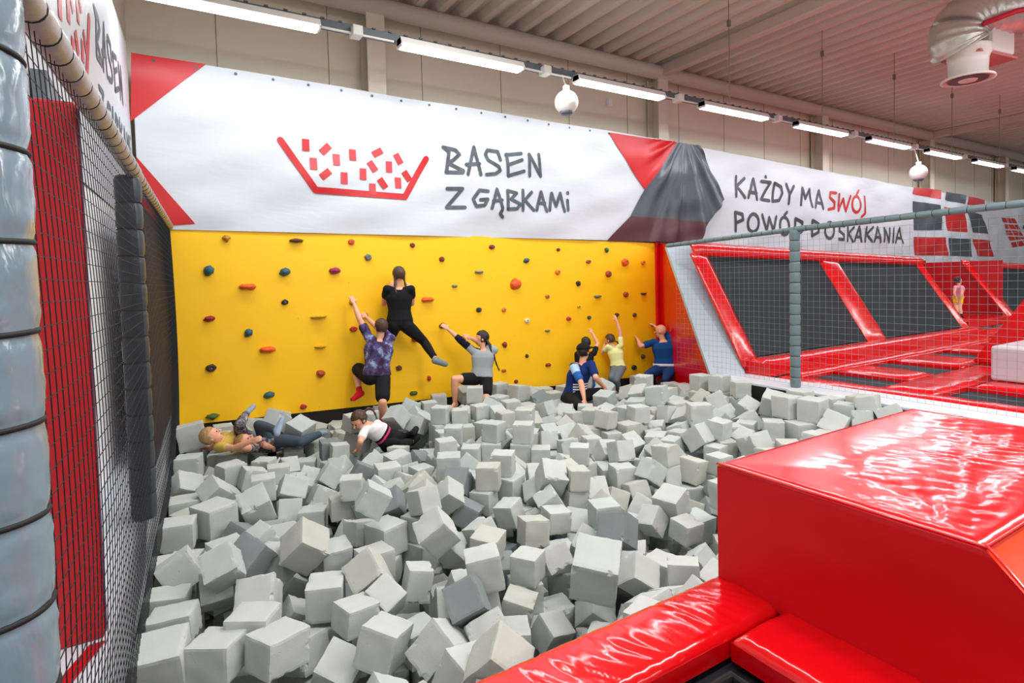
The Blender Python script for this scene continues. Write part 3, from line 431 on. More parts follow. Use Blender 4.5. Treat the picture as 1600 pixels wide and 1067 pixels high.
    6378, -4751, -449, 184, 183, 683, 683, 2, 222, 52, -4433, -695, 0, -515, 857, 0, 2, 210, 341, -4384, -698, 599, 375, -599, 375, 1, 204,
    1486, -4348, -662, 638, -323, -336, -613, 0, 198, 1781, -4532, -478, 565, 412, -630, 338, 3, 210, 2014, -4565, -710, 455, -455, 541, -541, 0, 180,
    2754, -4492, -701, 0, 487, 873, 0, 0, 198, 2792, -4503, -515, 18, 707, 18, -707, 0, 174, 3031, -4468, -707, 354, 612, 354, -612, 0, 186,
    3336, -4580, -701, 3, -3, -707, 707, 1, 198, 3571, -4578, -678, 668, -696, 123, 232, 3, 180, 4113, -4677, -457, 289, -915, -222, 175, 0, 180,
    4303, -4569, -701, 500, -500, 500, -500, 2, 198, 4544, -4503, -704, 541, -455, 541, 455, 0, 192, 4540, -4604, -503, 34, -626, 778, 30, 0, 210,
    4802, -4623, -704, 968, 0, 0, 250, 2, 192, 4803, -4632, -515, 656, 655, -265, -265, 0, 186, 5018, -4473, -686, 872, 0, 0, 490, 1, 228,
    4990, -4484, -476, 451, 0, 0, 893, 0, 192, 5400, -4637, -698, 986, 0, 0, 166, 0, 204, 5229, -4586, -464, 265, 49, -14, 963, 0, 240,
    5739, -4479, -704, 456, -540, -456, -540, 0, 192, 5633, -4479, -488, 996, -12, -49, 77, 0, 240, 6058, -4410, -683, 701, 0, 0, 713, 3, 234,
    6080, -4350, -467, 0, -691, 723, 0, 0, 198, 6327, -4456, -695, 548, 0, 0, 836, 1, 210, 6347, -4421, -473, 382, 594, 382, -595, 1, 234,
    6424, -4494, -256, 485, -516, -491, -508, 2, 198, 138, -4208, -698, 650, -279, -650, -279, 1, 204, 416, -4180, -704, 784, 0, 0, 620, 1, 192,
    1008, -4114, -701, 0, -585, -811, 0, 0, 198, 819, -4154, -679, 797, 111, 153, -574, 0, 186, 1549, -4123, -716, 707, 707, 14, 14, 2, 168,
    1937, -4258, -698, 157, 0, 0, 988, 0, 204, 2671, -4146, -673, 754, 201, -267, 566, 0, 180, 2564, -4353, -619, 641, 30, -626, -443, 1, 192,
    2670, -4233, -494, 418, 756, 150, 481, 0, 204, 3156, -4169, -660, 35, -912, -79, -402, 1, 198, 2891, -4156, -664, 330, -554, 735, -209, 3, 168,
    3027, -4248, -534, 196, -374, 631, 651, 1, 180, 3409, -4378, -710, 13, -13, 707, -707, 2, 180, 3392, -4194, -574, 71, -133, -514, 844, 0, 168,
    3632, -4314, -707, 779, 0, 0, 627, 0, 186, 3950, -4231, -713, 194, 0, 0, 981, 0, 174, 4535, -4169, -673, 743, 161, -193, 620, 2, 186,
    4534, -4334, -560, 650, -384, -596, 273, 1, 168, 4753, -4222, -698, 705, 705, 58, 58, 1, 204, 4752, -4380, -515, 170, -156, 784, -576, 1, 186,
    5057, -4186, -689, 95, -95, -701, 701, 2, 222, 5068, -4231, -479, 408, 577, 408, -577, 2, 198, 5383, -4345, -680, 495, 495, -505, -505, 1, 240,
    5284, -4281, -449, 819, 0, 0, 574, 1, 222, 5786, -4235, -701, 61, -704, -61, -704, 0, 198, 5746, -4220, -494, 551, 550, 444, 443, 3, 216,
    6066, -4066, -701, 707, -707, -25, 25, 1, 198, 6063, -4121, -488, 0, 0, -708, 707, 0, 228, 6045, -4132, -257, 1000, 1, 0, -23, 0, 234,
    6332, -4059, -689, 627, -327, -627, -327, 0, 222, 6371, -4182, -482, 208, 676, -208, 676, 0, 192, 6373, -4095, -269, 579, 406, -579, 406, 0, 234,
    6366, -3737, -689, 707, 707, -8, -8, 1, 222, 247, -4065, -180, 886, -416, -136, -151, 1, 180, 587, -3965, -707, 16, -707, -16, -707, 0, 186,
    972, -3909, -707, 0, 71, -997, 0, 1, 186, 1227, -3890, -716, 622, 337, -622, 337, 0, 168, 1260, -3911, -545, 628, 326, -627, 326, 0, 174,
    1585, -3912, -713, 645, -290, 645, 290, 2, 174, 1522, -3858, -332, 615, 615, -349, -348, 1, 180, 1855, -3970, -716, 416, -416, -572, 572, 0, 168,
    1783, -3972, -536, 361, 0, 0, 933, 0, 192, 2139, -3954, -704, 385, 593, -385, 593, 3, 192, 2530, -3857, -698, 570, -570, -418, 418, 0, 204,
    2420, -3803, -512, 704, -71, 703, 70, 1, 168, 2434, -4006, -513, 723, -33, 675, 141, 1, 186, 2797, -3952, -716, 455, 455, -541, -541, 0, 168,
    2726, -3972, -536, 411, -574, -406, -580, 0, 192, 3047, -3889, -698, 707, 707, -13, -13, 0, 204, 3090, -3883, -494, 995, 0, 0, -97, 1, 204,
    3671, -4044, -707, 516, 516, 484, 484, 1, 186, 4038, -4015, -701, 538, 538, 458, 458, 0, 198, 3911, -3976, -508, 571, -668, -395, 268, 0, 198,
    4294, -3842, -575, 768, -107, 507, -376, 0, 198, 4603, -3958, -707, 0, 92, 996, 0, 3, 186, 4836, -3899, -710, 644, -291, 644, 291, 2, 180,
    4840, -3847, -515, 39, -663, 747, 35, 1, 192, 5209, -3946, -680, 0, 90, -996, 0, 0, 240, 5490, -4019, -680, 543, -453, -543, -453, 3, 240,
    5797, -3984, -692, 707, 707, 24, 23, 2, 216, 6066, -3811, -683, 0, -985, -174, 0, 0, 234, 6090, -3878, -452, 531, -531, 467, -466, 1, 228,
    6114, -3860, -221, 540, 1, -1, 842, 2, 234, 19, -3579, -704, 0, 648, -762, 0, 2, 192, 1007, -3706, -707, 475, -524, -475, -524, 0, 186,
    923, -3739, -524, 518, -481, -518, -482, 0, 180, 1340, -3696, -713, 647, -647, -286, 286, 0, 174, 1436, -3706, -530, 574, 668, -355, -312, 0, 168,
    1533, -3594, -704, 670, -227, 670, 227, 0, 192, 1885, -3631, -713, 371, -602, -371, -602, 1, 174, 2163, -3701, -707, 5, 707, -5, 707, 2, 186,
    2398, -3598, -710, 925, 0, 0, -380, 0, 180, 2450, -3600, -521, 701, 0, 0, 713, 0, 198, 2826, -3555, -667, 384, 579, -625, 356, 0, 198,
    2766, -3732, -554, 38, -718, -280, 636, 0, 168, 2893, -3577, -368, 385, 318, 602, -623, 1, 204, 3160, -3646, -707, 0, -455, -891, 0, 1, 186,
    3166, -3684, -518, 0, -174, -985, 0, 1, 192, 3400, -3564, -716, 587, 587, 395, 395, 0, 168, 3401, -3688, -549, 80, 130, -648, -746, 0, 174,
    3641, -3590, -704, 340, -620, 340, 620, 1, 192, 3746, -3807, -631, 86, -277, 348, -892, 0, 198, 3696, -3689, -468, 286, 606, -682, 290, 0, 192,
    3921, -3649, -701, 693, -693, -140, 140, 2, 198, 4124, -3642, -557, 373, 65, 757, -532, 0, 198, 4377, -3588, -698, 0, 913, 409, 0, 3, 204,
    4372, -3601, -512, 786, 0, 0, -618, 0, 168, 4917, -3648, -701, 47, -706, -47, -706, 2, 198, 5198, -3596, -695, 0, -159, 987, 0, 0, 210,
    5548, -3686, -701, 0, -932, -363, 0, 0, 198, 5451, -3742, -503, 0, 777, 630, 0, 0, 198, 5251, -3455, -375, 264, 824, 408, -292, 0, 210,
    5826, -3660, -698, 353, 353, -613, -613, 0, 204, 6101, -3500, -698, 707, -707, 27, -27, 1, 204, 6136, -3479, -491, 684, 684, -179, -179, 0, 210,
    345, -3324, -692, 617, 617, 345, 345, 3, 216, 963, -3419, -660, 686, -455, -541, -172, 0, 210, 1349, -3399, -716, 966, 0, 0, 257, 0, 168,
    1457, -3389, -518, 528, -248, -797, -156, 0, 174, 1595, -3256, -713, 16, 707, 16, -707, 0, 174, 1777, -3246, -713, 495, 505, -495, 505, 0, 174,
    1791, -3262, -536, 557, 557, 436, 435, 0, 180, 1977, -3306, -716, 0, -548, -836, 0, 1, 168, 1983, -3298, -533, 567, 567, 423, 422, 0, 198,
    2266, -3271, -707, 670, -225, -670, -225, 0, 186, 2138, -3489, -713, 22, -22, -707, 707, 2, 174, 2241, -3479, -518, 395, 421, -573, -581, 2, 198,
    2230, -3443, -316, 8, -886, -462, -18, 0, 204, 2483, -3390, -713, 577, -577, -409, 409, 0, 174, 2486, -3370, -533, 946, 0, 0, -324, 0, 186,
    2476, -3367, -335, 0, -37, 999, 0, 0, 210, 2666, -3250, -695, 331, -331, 625, -625, 2, 210, 3046, -3274, -656, 95, -903, 266, 323, 0, 204,
    3249, -3412, -613, 799, -301, -236, 464, 2, 186, 3491, -3206, -698, 713, 0, 0, -701, 3, 204, 3532, -3403, -549, 868, -430, 226, -106, 0, 192,
    3701, -3230, -704, 0, -61, -998, 0, 0, 192, 3903, -3226, -562, 728, -241, 552, -328, 1, 210, 3790, -3382, -465, 809, -400, -424, 79, 2, 186,
    3994, -3398, -707, 446, -445, -549, 549, 0, 186, 4209, -3426, -707, 0, -999, 36, 0, 2, 186, 4411, -3339, -716, 493, -507, 493, 507, 0, 168,
    4435, -3305, -548, 482, -518, -481, -518, 0, 168, 4659, -3321, -710, 131, -131, -695, 695, 2, 180, 4647, -3274, -530, 62, -62, 704, -705, 0, 180,
    4907, -3318, -695, 0, 986, 166, 0, 1, 210, 4896, -3308, -497, 664, 244, -664, 244, 2, 186, 5159, -3324, -680, 0, -693, -721, 0, 0, 240,
    5508, -3234, -639, 522, 7, 707, -477, 0, 228, 5422, -3493, -603, 115, 341, 282, -889, 0, 192, 5362, -3325, -501, 907, 263, -311, 107, 2, 204,
    5839, -3361, -683, 1, 707, 1, -707, 0, 234, 6163, -3223, -695, 706, 36, -706, 36, 2, 210, 6115, -3223, -494, 0, 144, -990, 0, 0, 192,
    6374, -3181, -695, 515, 515, -485, -485, 2, 210, 6393, -3406, -686, 708, 0, 0, 706, 2, 228, 6417, -3648, -473, 519, -519, 480, -480, 1, 210,
    63, -3061, -695, 15, -707, -15, -707, 0, 210, 293, -3008, -678, 794, 39, -604, 52, 2, 198, 668, -3056, -668, 51, -180, -946, 266, 0, 192,
    1578, -3064, -684, 518, -326, -421, 670, 0, 174, 1701, -3014, -545, 749, -180, 129, -624, 1, 192, 1943, -3037, -704, 203, -677, -203, -677, 0, 192,
    1944, -3005, -484, 637, 402, -351, -556, 0, 186, 2132, -2958, -695, 337, 622, -337, 621, 0, 210, 2304, -2951, -491, 671, -271, -258, 640, 0, 174,
    2524, -2901, -461, 71, 566, 691, 444, 0, 180, 2428, -3143, -704, 646, 646, 288, 288, 0, 192, 2355, -2893, -707, 274, -652, 274, 652, 0, 186,
    2557, -2956, -707, 653, -653, -271, 271, 1, 186, 2706, -3031, -542, 726, -554, 406, 41, 0, 186, 2826, -2868, -707, 592, -592, -387, 387, 0, 186,
    2806, -3084, -682, 817, 292, 168, 469, 1, 168, 3094, -2950, -716, 706, -706, 44, -44, 0, 168, 3248, -3132, -639, 406, -396, 799, -198, 1, 174,
    3478, -3013, -713, 23, 23, -707, -707, 0, 174, 3821, -2934, -698, 652, 273, 652, -273, 0, 204, 4094, -2988, -710, 945, 0, 0, -328, 0, 180,
    4106, -2932, -524, 166, -687, 167, 687, 0, 192, 4362, -3006, -701, 781, 0, 0, -625, 1, 198, 4340, -3026, -497, 470, -529, -470, -529, 1, 210,
    4609, -2967, -698, 19, -19, -707, 707, 0, 204, 4929, -2999, -710, 707, 707, -17, -17, 0, 180, 4824, -3080, -517, 474, 318, 531, 626, 0, 204,
    5196, -3021, -638, 558, 296, 363, 685, 0, 234, 5515, -2884, -677, 129, 695, -129, 695, 1, 246, 5384, -2869, -434, 524, -498, 456, -518, 0, 240,
    6056, -2970, -686, 582, 402, 582, -402, 1, 228, 5791, -3035, -579, 740, -552, 198, 328, 0, 228, 6309, -2959, -686, 41, 41, -706, -706, 0, 228,
    6385, -2922, -476, 688, -688, -161, 162, 3, 192, 1423, -2693, -666, 293, 282, 909, -91, 1, 192, 1650, -2785, -701, 669, 230, 669, -230, 0, 198,
    1681, -2775, -512, 549, 0, 0, 836, 0, 180, 1929, -2735, -713, 133, 694, -133, 694, 3, 174, 1957, -2783, -536, 76, -703, -76, -703, 0, 180,
    2232, -2712, -710, 404, 404, -580, -580, 0, 180, 2209, -2711, -521, 1000, 0, 0, 25, 0, 198, 2589, -2694, -704, 88, -702, 88, 702, 0, 192,
    2834, -2627, -707, 612, 353, -612, 353, 0, 186, 3111, -2703, -713, 0, 980, -199, 0, 0, 174, 3119, -2711, -539, 344, 344, -618, -618, 0, 174,
    3414, -2781, -695, 638, 638, 305, 305, 0, 210, 3712, -2636, -710, 522, 522, -477, -477, 0, 180, 3640, -2556, -533, 350, -364, -601, 620, 1, 174,
    3985, -2649, -716, 530, 530, -468, -468, 0, 168, 3976, -2728, -533, 411, -411, -576, 575, 1, 198, 4326, -2768, -710, 70, 70, -704, -704, 0, 180,
    4340, -2792, -527, 390, 590, -390, 590, 2, 186, 4194, -2603, -586, 479, -121, 845, 202, 0, 204, 4631, -2689, -716, 93, 701, 93, -701, 2, 168,
    4586, -2680, -545, 565, 565, 426, 426, 3, 174, 4862, -2604, -710, 137, -137, -694, 694, 0, 180, 4800, -2681, -521, 689, 59, -722, -13, 1, 198,
    5108, -2733, -683, 0, 290, 957, 0, 0, 234, 5066, -2711, -470, 466, -466, -532, 532, 1, 192, 5574, -2590, -692, 1000, 0, 0, 14, 0, 216,
    5379, -2598, -502, 461, 626, -532, -335, 0, 216, 5881, -2773, -698, 0, 701, -713, 0, 1, 204, 5765, -2753, -487, 985, -3, -171, 1, 0, 216,
    6069, -2774, -464, 998, 0, 0, -57, 0, 216, 6254, -2684, -686, 0, 443, -897, 0, 2, 228, 6362, -2657, -466, 674, -694, -166, 191, 0, 210,
    632, -2350, -689, 0, 671, -742, 0, 0, 222, 408, -2391, -692, 35, 706, -35, 706, 1, 216, 831, -2454, -707, 673, 0, 0, -740, 0, 186,
    1078, -2378, -713, 707, 707, 21, 21, 0, 174, 1300, -2436, -674, 685, 685, 175, -174, 0, 186, 1648, -2548, -701, 675, 0, 0, -738, 1, 198,
    1733, -2549, -506, 46, 0, 0, 999, 1, 192, 1682, -2343, -698, 698, 0, 0, -716, 2, 204, 2040, -2379, -707, 0, 977, 214, 0, 2, 186,
    1931, -2411, -532, 708, 68, -26, -703, 1, 168, 2221, -2281, -713, 703, 77, -703, 77, 0, 174, 2297, -2452, -579, 862, 187, 157, -444, 1, 174,
    2598, -2449, -698, 22, -22, 707, -707, 1, 204, 2537, -2422, -500, 647, 0, 0, -762, 1, 192, 2936, -2458, -665, 571, -706, -34, -417, 0, 192,
    2786, -2392, -540, 638, 81, -323, -694, 1, 204, 3203, -2502, -704, 706, 706, 33, 33, 0, 192, 3512, -2443, -713, 654, 654, -269, -269, 0, 174,
    3354, -2335, -710, 293, 293, 643, 643, 0, 180, 3408, -2284, -536, 0, -390, -921, 0, 1, 168, 3788, -2279, -698, 439, 439, 554, 554, 0, 204,
    3727, -2300, -494, 703, -78, -703, -78, 1, 204, 4009, -2408, -716, 693, -693, 141, -141, 0, 168, 3987, -2427, -530, 620, -341, 619, 341, 0, 204,
    4401, -2269, -695, 16, 16, 707, 707, 0, 210, 4369, -2506, -704, 189, -189, 681, -681, 0, 192, 4669, -2454, -710, 993, 0, 0, -120, 1, 180,
    4654, -2424, -527, 0, -85, 996, 0, 0, 186, 4887, -2357, -695, 149, 0, 0, -989, 0, 210, 4871, -2468, -496, 425, 567, 442, -551, 0, 186,
    4814, -2505, -311, 683, -180, -678, -202, 0, 186, 5115, -2471, -695, 424, 566, 424, -566, 0, 210, 5110, -2450, -470, 814, 0, 0, 581, 0, 240,
    5563, -2331, -677, 705, -54, 705, 54, 0, 246, 5552, -2320, -452, 0, 703, 711, 0, 0, 204, 5891, -2531, -692, 685, 0, 0, 729, 0, 216,
    5775, -2533, -483, 988, 16, -140, -54, 0, 198, 6266, -2343, -698, 30, -30, 706, -706, 1, 204, 6304, -2357, -500, 553, 553, 441, 441, 0, 192,
    226, -2159, -678, 693, -95, -701, -143, 2, 228, 485, -2126, -710, 465, 0, 0, -885, 1, 180, 578, -2067, -530, 461, 461, 536, 536, 2, 180,
    720, -2107, -710, 0, 599, -800, 0, 0, 180, 797, -2010, -537, 594, -613, -351, 385, 0, 168, 1252, -2221, -698, 0, -626, -780, 0, 2, 204,
    1574, -2130, -695, 408, -408, -577, 577, 1, 210, 1790, -2046, -592, 551, 600, 576, -68, 1, 204, 1955, -2186, -707, 0, 844, -536, 0, 1, 186,
    1971, -2199, -527, 243, -664, 243, 664, 2, 174, 2337, -1816, -707, 0, -962, 272, 0, 0, 186, 2169, -2061, -649, 690, 590, 30, -418, 0, 186,
    2390, -2223, -535, 605, -644, 353, -306, 2, 198, 2543, -2032, -707, 700, 100, 700, -100, 0, 186, 2594, -2079, -512, 103, -700, 103, 699, 2, 204,
    2843, -2157, -716, 0, -40, 999, 0, 0, 168, 2826, -2117, -513, 204, 484, -784, -331, 0, 168, 3504, -2142, -713, 867, 0, 0, -498, 0, 174,
    3557, -2136, -356, 998, 1, 0, -69, 1, 180, 3690, -2043, -693, 330, -608, 361, 626, 1, 204, 4019, -2178, -710, 702, 86, -702, 86, 1, 180,
    4022, -2039, -528, 54, 18, 978, -203, 0, 204, 4318, -2020, -701, 637, 308, 637, -308, 0, 198, 4629, -2125, -707, 802, 0, 0, 597, 0, 186,
    5016, -2082, -707, 660, -660, -255, 255, 0, 186, 4905, -2125, -525, 74, -194, -767, 607, 0, 180, 5236, -1992, -597, 423, 459, 772, 122, 0, 234,
    5557, -2022, -686, 943, 0, 0, -331, 1, 228, 5593, -2036, -461, 0, 917, -400, 0, 0, 222, 5567, -2029, -239, 704, -62, 704, 62, 1, 222,
    5982, -2292, -686, 706, -706, -36, 36, 0, 228, 5810, -2307, -477, 605, 498, 346, 516, 2, 216, 5850, -2074, -455, 155, 0, 0, 988, 0, 210,
    6222, -2117, -701, 376, -376, -599, 599, 0, 198, 6200, -1884, -491, 623, 335, 623, -335, 0, 198, 317, -1894, -662, 231, -699, 113, -668, 1, 204,
    527, -1888, -707, 0, 65, -998, 0, 3, 186, 545, -1862, -512, 698, -111, 698, 111, 2, 204, 829, -1759, -704, 0, -407, 914, 0, 1, 192,
    850, -1780, -512, 245, -245, -663, 663, 0, 192, 1107, -1893, -701, 706, 45, 706, -45, 1, 198, 1458, -1683, -704, 492, 492, -508, -508, 0, 192,
    1296, -1909, -697, 81, 995, -61, -5, 0, 180, 1526, -1916, -627, 568, 616, 505, -205, 0, 198, 1730, -1733, -656, 370, -315, -864, -135, 0, 204,
    1958, -1870, -701, 515, 0, 0, -857, 0, 198, 2418, -1631, -716, 600, 600, 375, 375, 1, 168, 2627, -1808, -710, 311, -311, -635, 635, 0, 180,
    2635, -1841, -533, 583, 562, -407, -422, 0, 168, 2952, -1933, -695, 706, 31, 706, -31, 1, 210, 3205, -1834, -716, 420, -569, 420, 569, 2, 168,
    3219, -1881, -533, 439, 439, -554, -554, 0, 198, 3505, -1809, -707, 635, -311, 635, 311, 2, 186, 3461, -1907, -512, 690, 702, 117, 131, 0, 204,
    3509, -1934, -317, 11, -1000, 27, -8, 0, 186, 3705, -1735, -713, 0, 969, 247, 0, 0, 174, 3829, -1837, -560, 738, -260, -443, -436, 0, 174,
    3691, -1655, -524, 482, 529, 542, -440, 0, 174, 3630, -1717, -353, 404, 485, -511, -583, 0, 186, 4048, -1766, -695, 707, -707, -6, 6, 0, 210,
    4032, -1713, -485, 506, -506, 494, -494, 0, 210, 4531, -1868, -704, 575, 411, 575, -411, 0, 192, 4244, -1790, -710, 702, 0, 0, 712, 0, 180,
    4737, -1810, -713, 526, 526, 473, 473, 0, 174, 4731, -1800, -536, 809, 0, 0, -588, 0, 180, 4953, -1819, -695, 537, -537, 460, -460, 0, 210,
    4999, -1811, -488, 169, -168, 687, -687, 0, 204, 5225, -1726, -695, 695, 694, 133, 133, 0, 210, 5476, -1749, -686, 706, -40, 706, 40, 0, 228,
    5844, -1925, -680, 612, -354, -612, -354, 0, 240, 6195, -1878, -695, 0, 747, -665, 0, 0, 210, 6452, -1911, -692, 447, -548, -447, -548, 1, 216,
    6678, -1961, -698, 690, 690, -154, -154, 0, 204, 6823, -1891, -470, 379, -595, -374, -602, 0, 228, 237, -1667, -701, 644, 0, 0, 765, 0, 198,
    185, -1595, -482, 586, -394, 586, 396, 1, 228, 514, -1644, -707, 244, 0, 0, 970, 0, 186, 627, -1484, -552, 808, -138, -535, 206, 0, 210,
    443, -1680, -490, 76, -568, -811, 122, 1, 198, 789, -1465, -678, 590, 589, -391, 390, 0, 186, 1156, -1545, -698, 529, 469, 529, -469, 0, 204,
    1525, -1479, -530, 698, -115, -698, -115, 0, 180, 1842, -1552, -707, 612, -355, 612, 355, 1, 186, 2017, -1304, -713, 703, 73, -703, 73, 0, 174,
    2663, -1551, -695, 343, 343, -619, -619, 0, 210, 2943, -1605, -710, 719, 0, 0, -695, 1, 180, 2922, -1614, -533, 388, -388, 591, -591, 0, 174,
    3264, -1502, -707, 440, -554, -440, -554, 1, 186, 3471, -1436, -716, 38, 0, 0, -999, 0, 168, 3470, -1571, -543, 382, 603, 390, 581, 3, 204,
    3432, -1672, -365, 108, 26, -204, 973, 2, 198, 3852, -1577, -704, 660, 660, -255, -254, 0, 192, 3703, -1443, -707, 660, -660, 255, -255, 0, 186,
    3711, -1386, -515, 191, 0, 0, 982, 1, 198, 4141, -1500, -716, 49, 705, -49, 705, 1, 168, 4093, -1502, -530, 14, 707, -14, 707, 0, 204,
    4605, -1574, -626, 740, -198, 461, -448, 1, 204, 4821, -1415, -713, 74, 703, -74, 703, 1, 174, 4385, -1414, -713, 457, -540, 457, 540, 1, 174,
    5018, -1561, -695, 458, -458, -539, 539, 1, 210, 5017, -1462, -491, 83, 83, -702, -702, 2, 198, 5221, -1491, -695, 463, 463, 534, 534, 0, 210,
    5477, -1521, -701, 0, 999, 48, 0, 0, 198, 5723, -1664, -695, 0, -58, 998, 0, 0, 210, 5975, -1733, -503, 832, 285, -100, -465, 0, 210,
    6279, -1648, -692, 701, 701, -91, -90, 0, 216, 6491, -1681, -564, 939, 225, -251, -67, 0, 204, 6232, -1403, -470, 103, 915, 62, 384, 0, 198,
    6716, -1558, -672, 514, -698, -402, 296, 0, 204, 6876, -1754, -692, 627, -327, 627, 328, 0, 216, 192, -1441, -698, 681, 189, -681, 189, 0, 204,
    358, -1311, -517, 248, -132, -765, -579, 2, 252, 621, -1250, -683, 62, -704, -62, -704, 0, 234, 856, -1217, -704, 854, 0, 0, -521, 2, 192,
    1102, -1326, -704, 0, 994, -107, 0, 0, 192, 1629, -1159, -704, 632, 632, -316, -316, 2, 192, 3013, -1305, -704, 611, 611, 355, 355, 1, 192,
    3042, -1352, -500, 4, 24, -1000, -2, 2, 216, 3253, -1266, -692, 488, -488, -512, 512, 0, 216, 3292, -1339, -491, 688, 688, 162, 162, 1, 186,
    3470, -1245, -698, 706, 43, -706, 43, 2, 204, 3500, -1251, -491, 427, -564, 427, 564, 0, 210, 3857, -1139, -704, 0, 1000, 28, 0, 1, 192,
    3867, -1143, -503, 706, 31, 706, -31, 0, 210, 4105, -1155, -704, 454, -454, -542, 542, 1, 192, 4072, -1250, -500, 0, -42, -999, 0, 0, 216,
    4331, -1166, -683, 617, 0, 0, 787, 2, 234, 4617, -1308, -701, 593, 385, -593, 385, 0, 198, 5041, -1227, -692, 481, -518, -481, -518, 3, 216,
    5273, -1245, -677, 33, -33, -706, 706, 2, 246, 5656, -1238, -674, 706, 706, -40, -40, 0, 252, 6041, -1498, -686, 668, 232, -668, 232, 1, 228,
    6389, -1398, -686, 704, -68, -704, -68, 0, 228, 6703, -1288, -674, 506, 0, 0, -862, 0, 252, 7026, -1324, -674, 239, 0, 0, -971, 2, 252,
    365, -886, -695, 0, -933, -361, 0, 1, 210, 221, -1027, -540, 488, 535, 107, 681, 2, 210, 995, -994, -698, 77, -703, 77, 703, 0, 204,
    1202, -1035, -704, 707, -22, -707, -22, 0, 192, 1470, -974, -686, 564, 426, 564, -426, 0, 228, 1671, -863, -695, 113, 0, 0, -994, 0, 210,
    2069, -823, -491, 528, 470, -528, 470, 0, 210, 2291, -806, -695, 484, -516, -484, -516, 0, 210, 2523, -883, -420, 577, 192, -76, -790, 0, 192,
    2650, -652, -689, 62, -704, -63, -705, 0, 222, 2687, -901, -652, 142, 694, -19, -706, 0, 240, 3037, -1020, -683, 705, 704, -61, -61, 0, 234,
    3064, -1008, -452, 508, -508, 491, -492, 0, 228, 3314, -820, -689, 418, 570, -418, 570, 0, 222, 3282, -1054, -538, 8, -28, -939, 344, 1, 192,
    3574, -825, -701, 624, 0, 0, 782, 2, 198, 3661, -857, -503, 0, 479, -878, 0, 0, 198, 3952, -852, -689, 0, -306, 952, 0, 0, 222,
    3987, -938, -476, 0, -1000, 0, 0, 1, 204, 4268, -866, -698, 0, -213, 977, 0, 1, 204, 4469, -788, -701, 694, -694, -137, 137, 2, 198,
    4746, -1114, -698, 733, 0, 0, 680, 0, 204, 4550, -1022, -707, 28, 0, 0, 1000, 1, 186, 5105, -989, -683, 706, 706, 30, 30, 0, 234,
    5061, -749, -680, 526, -526, 473, -473, 0, 240, 5367, -977, -680, 538, -459, 538, 459, 0, 240, 5716, -804, -659, 69, -806, -579, -96, 1, 234,
    5564, -997, -475, 658, 366, -37, -658, 0, 222, 6114, -1224, -689, 204, -677, 204, 677, 2, 222, 5957, -994, -578, 658, -433, -107, 607, 1, 234,
    6433, -1124, -680, 0, -335, -942, 0, 2, 240, 6725, -997, -683, 145, 692, -145, 692, 2, 234, 6616, -986, -451, 713, 701, 10, 0, 0, 222,
    7026, -1037, -680, 190, -681, -190, -681, 0, 240, 230, -451, -692, 705, 705, -50, -50, 0, 216, 489, -682, -701, 595, -382, 595, 382, 1, 198,
    1291, -784, -683, 564, -564, 427, -427, 1, 234, 1056, -505, -320, 182, 253, -402, 861, 0, 234, 1616, -613, -683, 8, 8, -707, -707, 0, 234,
    1875, -522, -686, 96, 0, 0, 995, 0, 228, 2090, -614, -695, 749, 0, 0, 663, 0, 210, 2130, -546, -488, 344, -618, -344, -618, 1, 204,
    2401, -557, -695, 346, -346, 617, -617, 0, 210, 2795, -433, -695, 588, -588, -393, 393, 0, 210, 2569, -607, -458, 565, -425, -565, -426, 0, 240,
    2931, -663, -695, 609, -609, -359, 359, 2, 210, 2970, -626, -473, 523, -475, 523, 475, 0, 234, 3246, -597, -683, 987, 0, 0, 164, 3, 234,
    3481, -571, -701, 691, -691, -148, 148, 2, 198, 3556, -599, -506, 677, 677, -203, -203, 1, 192, 4241, -564, -698, 638, 304, 638, -304, 0, 204,
    4260, -509, -482, 698, 698, 114, 114, 3, 228, 4462, -453, -701, 0, -512, -859, 0, 1, 198, 4698, -738, -698, 0, 931, 364, 0, 1, 204,
    4822, -602, -512, 312, -382, 831, 258, 1, 234, 4996, -425, -680, 689, -689, 157, -157, 0, 240, 5394, -681, -434, 621, -621, 339, -338, 0, 240,
    5358, -659, -677, 674, 214, 674, -214, 2, 246, 6229, -812, -674, 168, 168, -687, -687, 1, 252, 6021, -520, -683, 0, 870, -493, 0, 0, 234,
    6569, -776, -686, 692, 146, 692, -146, 0, 228, 6869, -790, -677, 696, -696, 124, -124, 0, 246, 7232, -822, -689, 473, 473, 526, 526, 0, 222,
    6907, -459, -674, 0, -763, 646, 0, 2, 252, 623, -393, -683, 701, -701, 96, -96, 0, 234, 589, -369, -467, 707, -707, 1, -1, 1, 198,
    1188, -142, -511, 198, 678, -694, 142, 1, 204, 1527, -117, -701, 774, 0, 0, 633, 0, 198, 1484, -345, -565, 197, -654, -665, -301, 3, 234,
    1984, -187, -695, 281, -649, -281, -649, 0, 210, 2166, -371, -704, 700, -700, -102, 102, 2, 192, 2158, -301, -509, 260, -658, 260, 658, 1, 198,
    2373, -168, -654, 541, -368, 284, 700, 0, 210, 2411, -337, -526, 361, 664, -579, 305, 0, 198, 2797, -193, -692, 0, -596, 803, 0, 0, 216,
    2620, -123, -513, 212, -192, 733, 617, 0, 210, 2681, -348, -494, 7, -74, 997, 17, 0, 186, 3008, -242, -701, 694, -694, 137, -137, 1, 198,
    3077, -143, -497, 364, -371, 601, -607, 1, 210, 3250, -312, -695, 313, -634, -313, -634, 0, 210, 3513, -245, -692, 0, 389, 921, 0, 0, 216,
    3817, -337, -692, 380, -380, -597, 596, 0, 216, 4052, -294, -692, 699, -699, -110, 110, 1, 216, 4099, -149, -471, 69, 640, 764, -44, 0, 228,
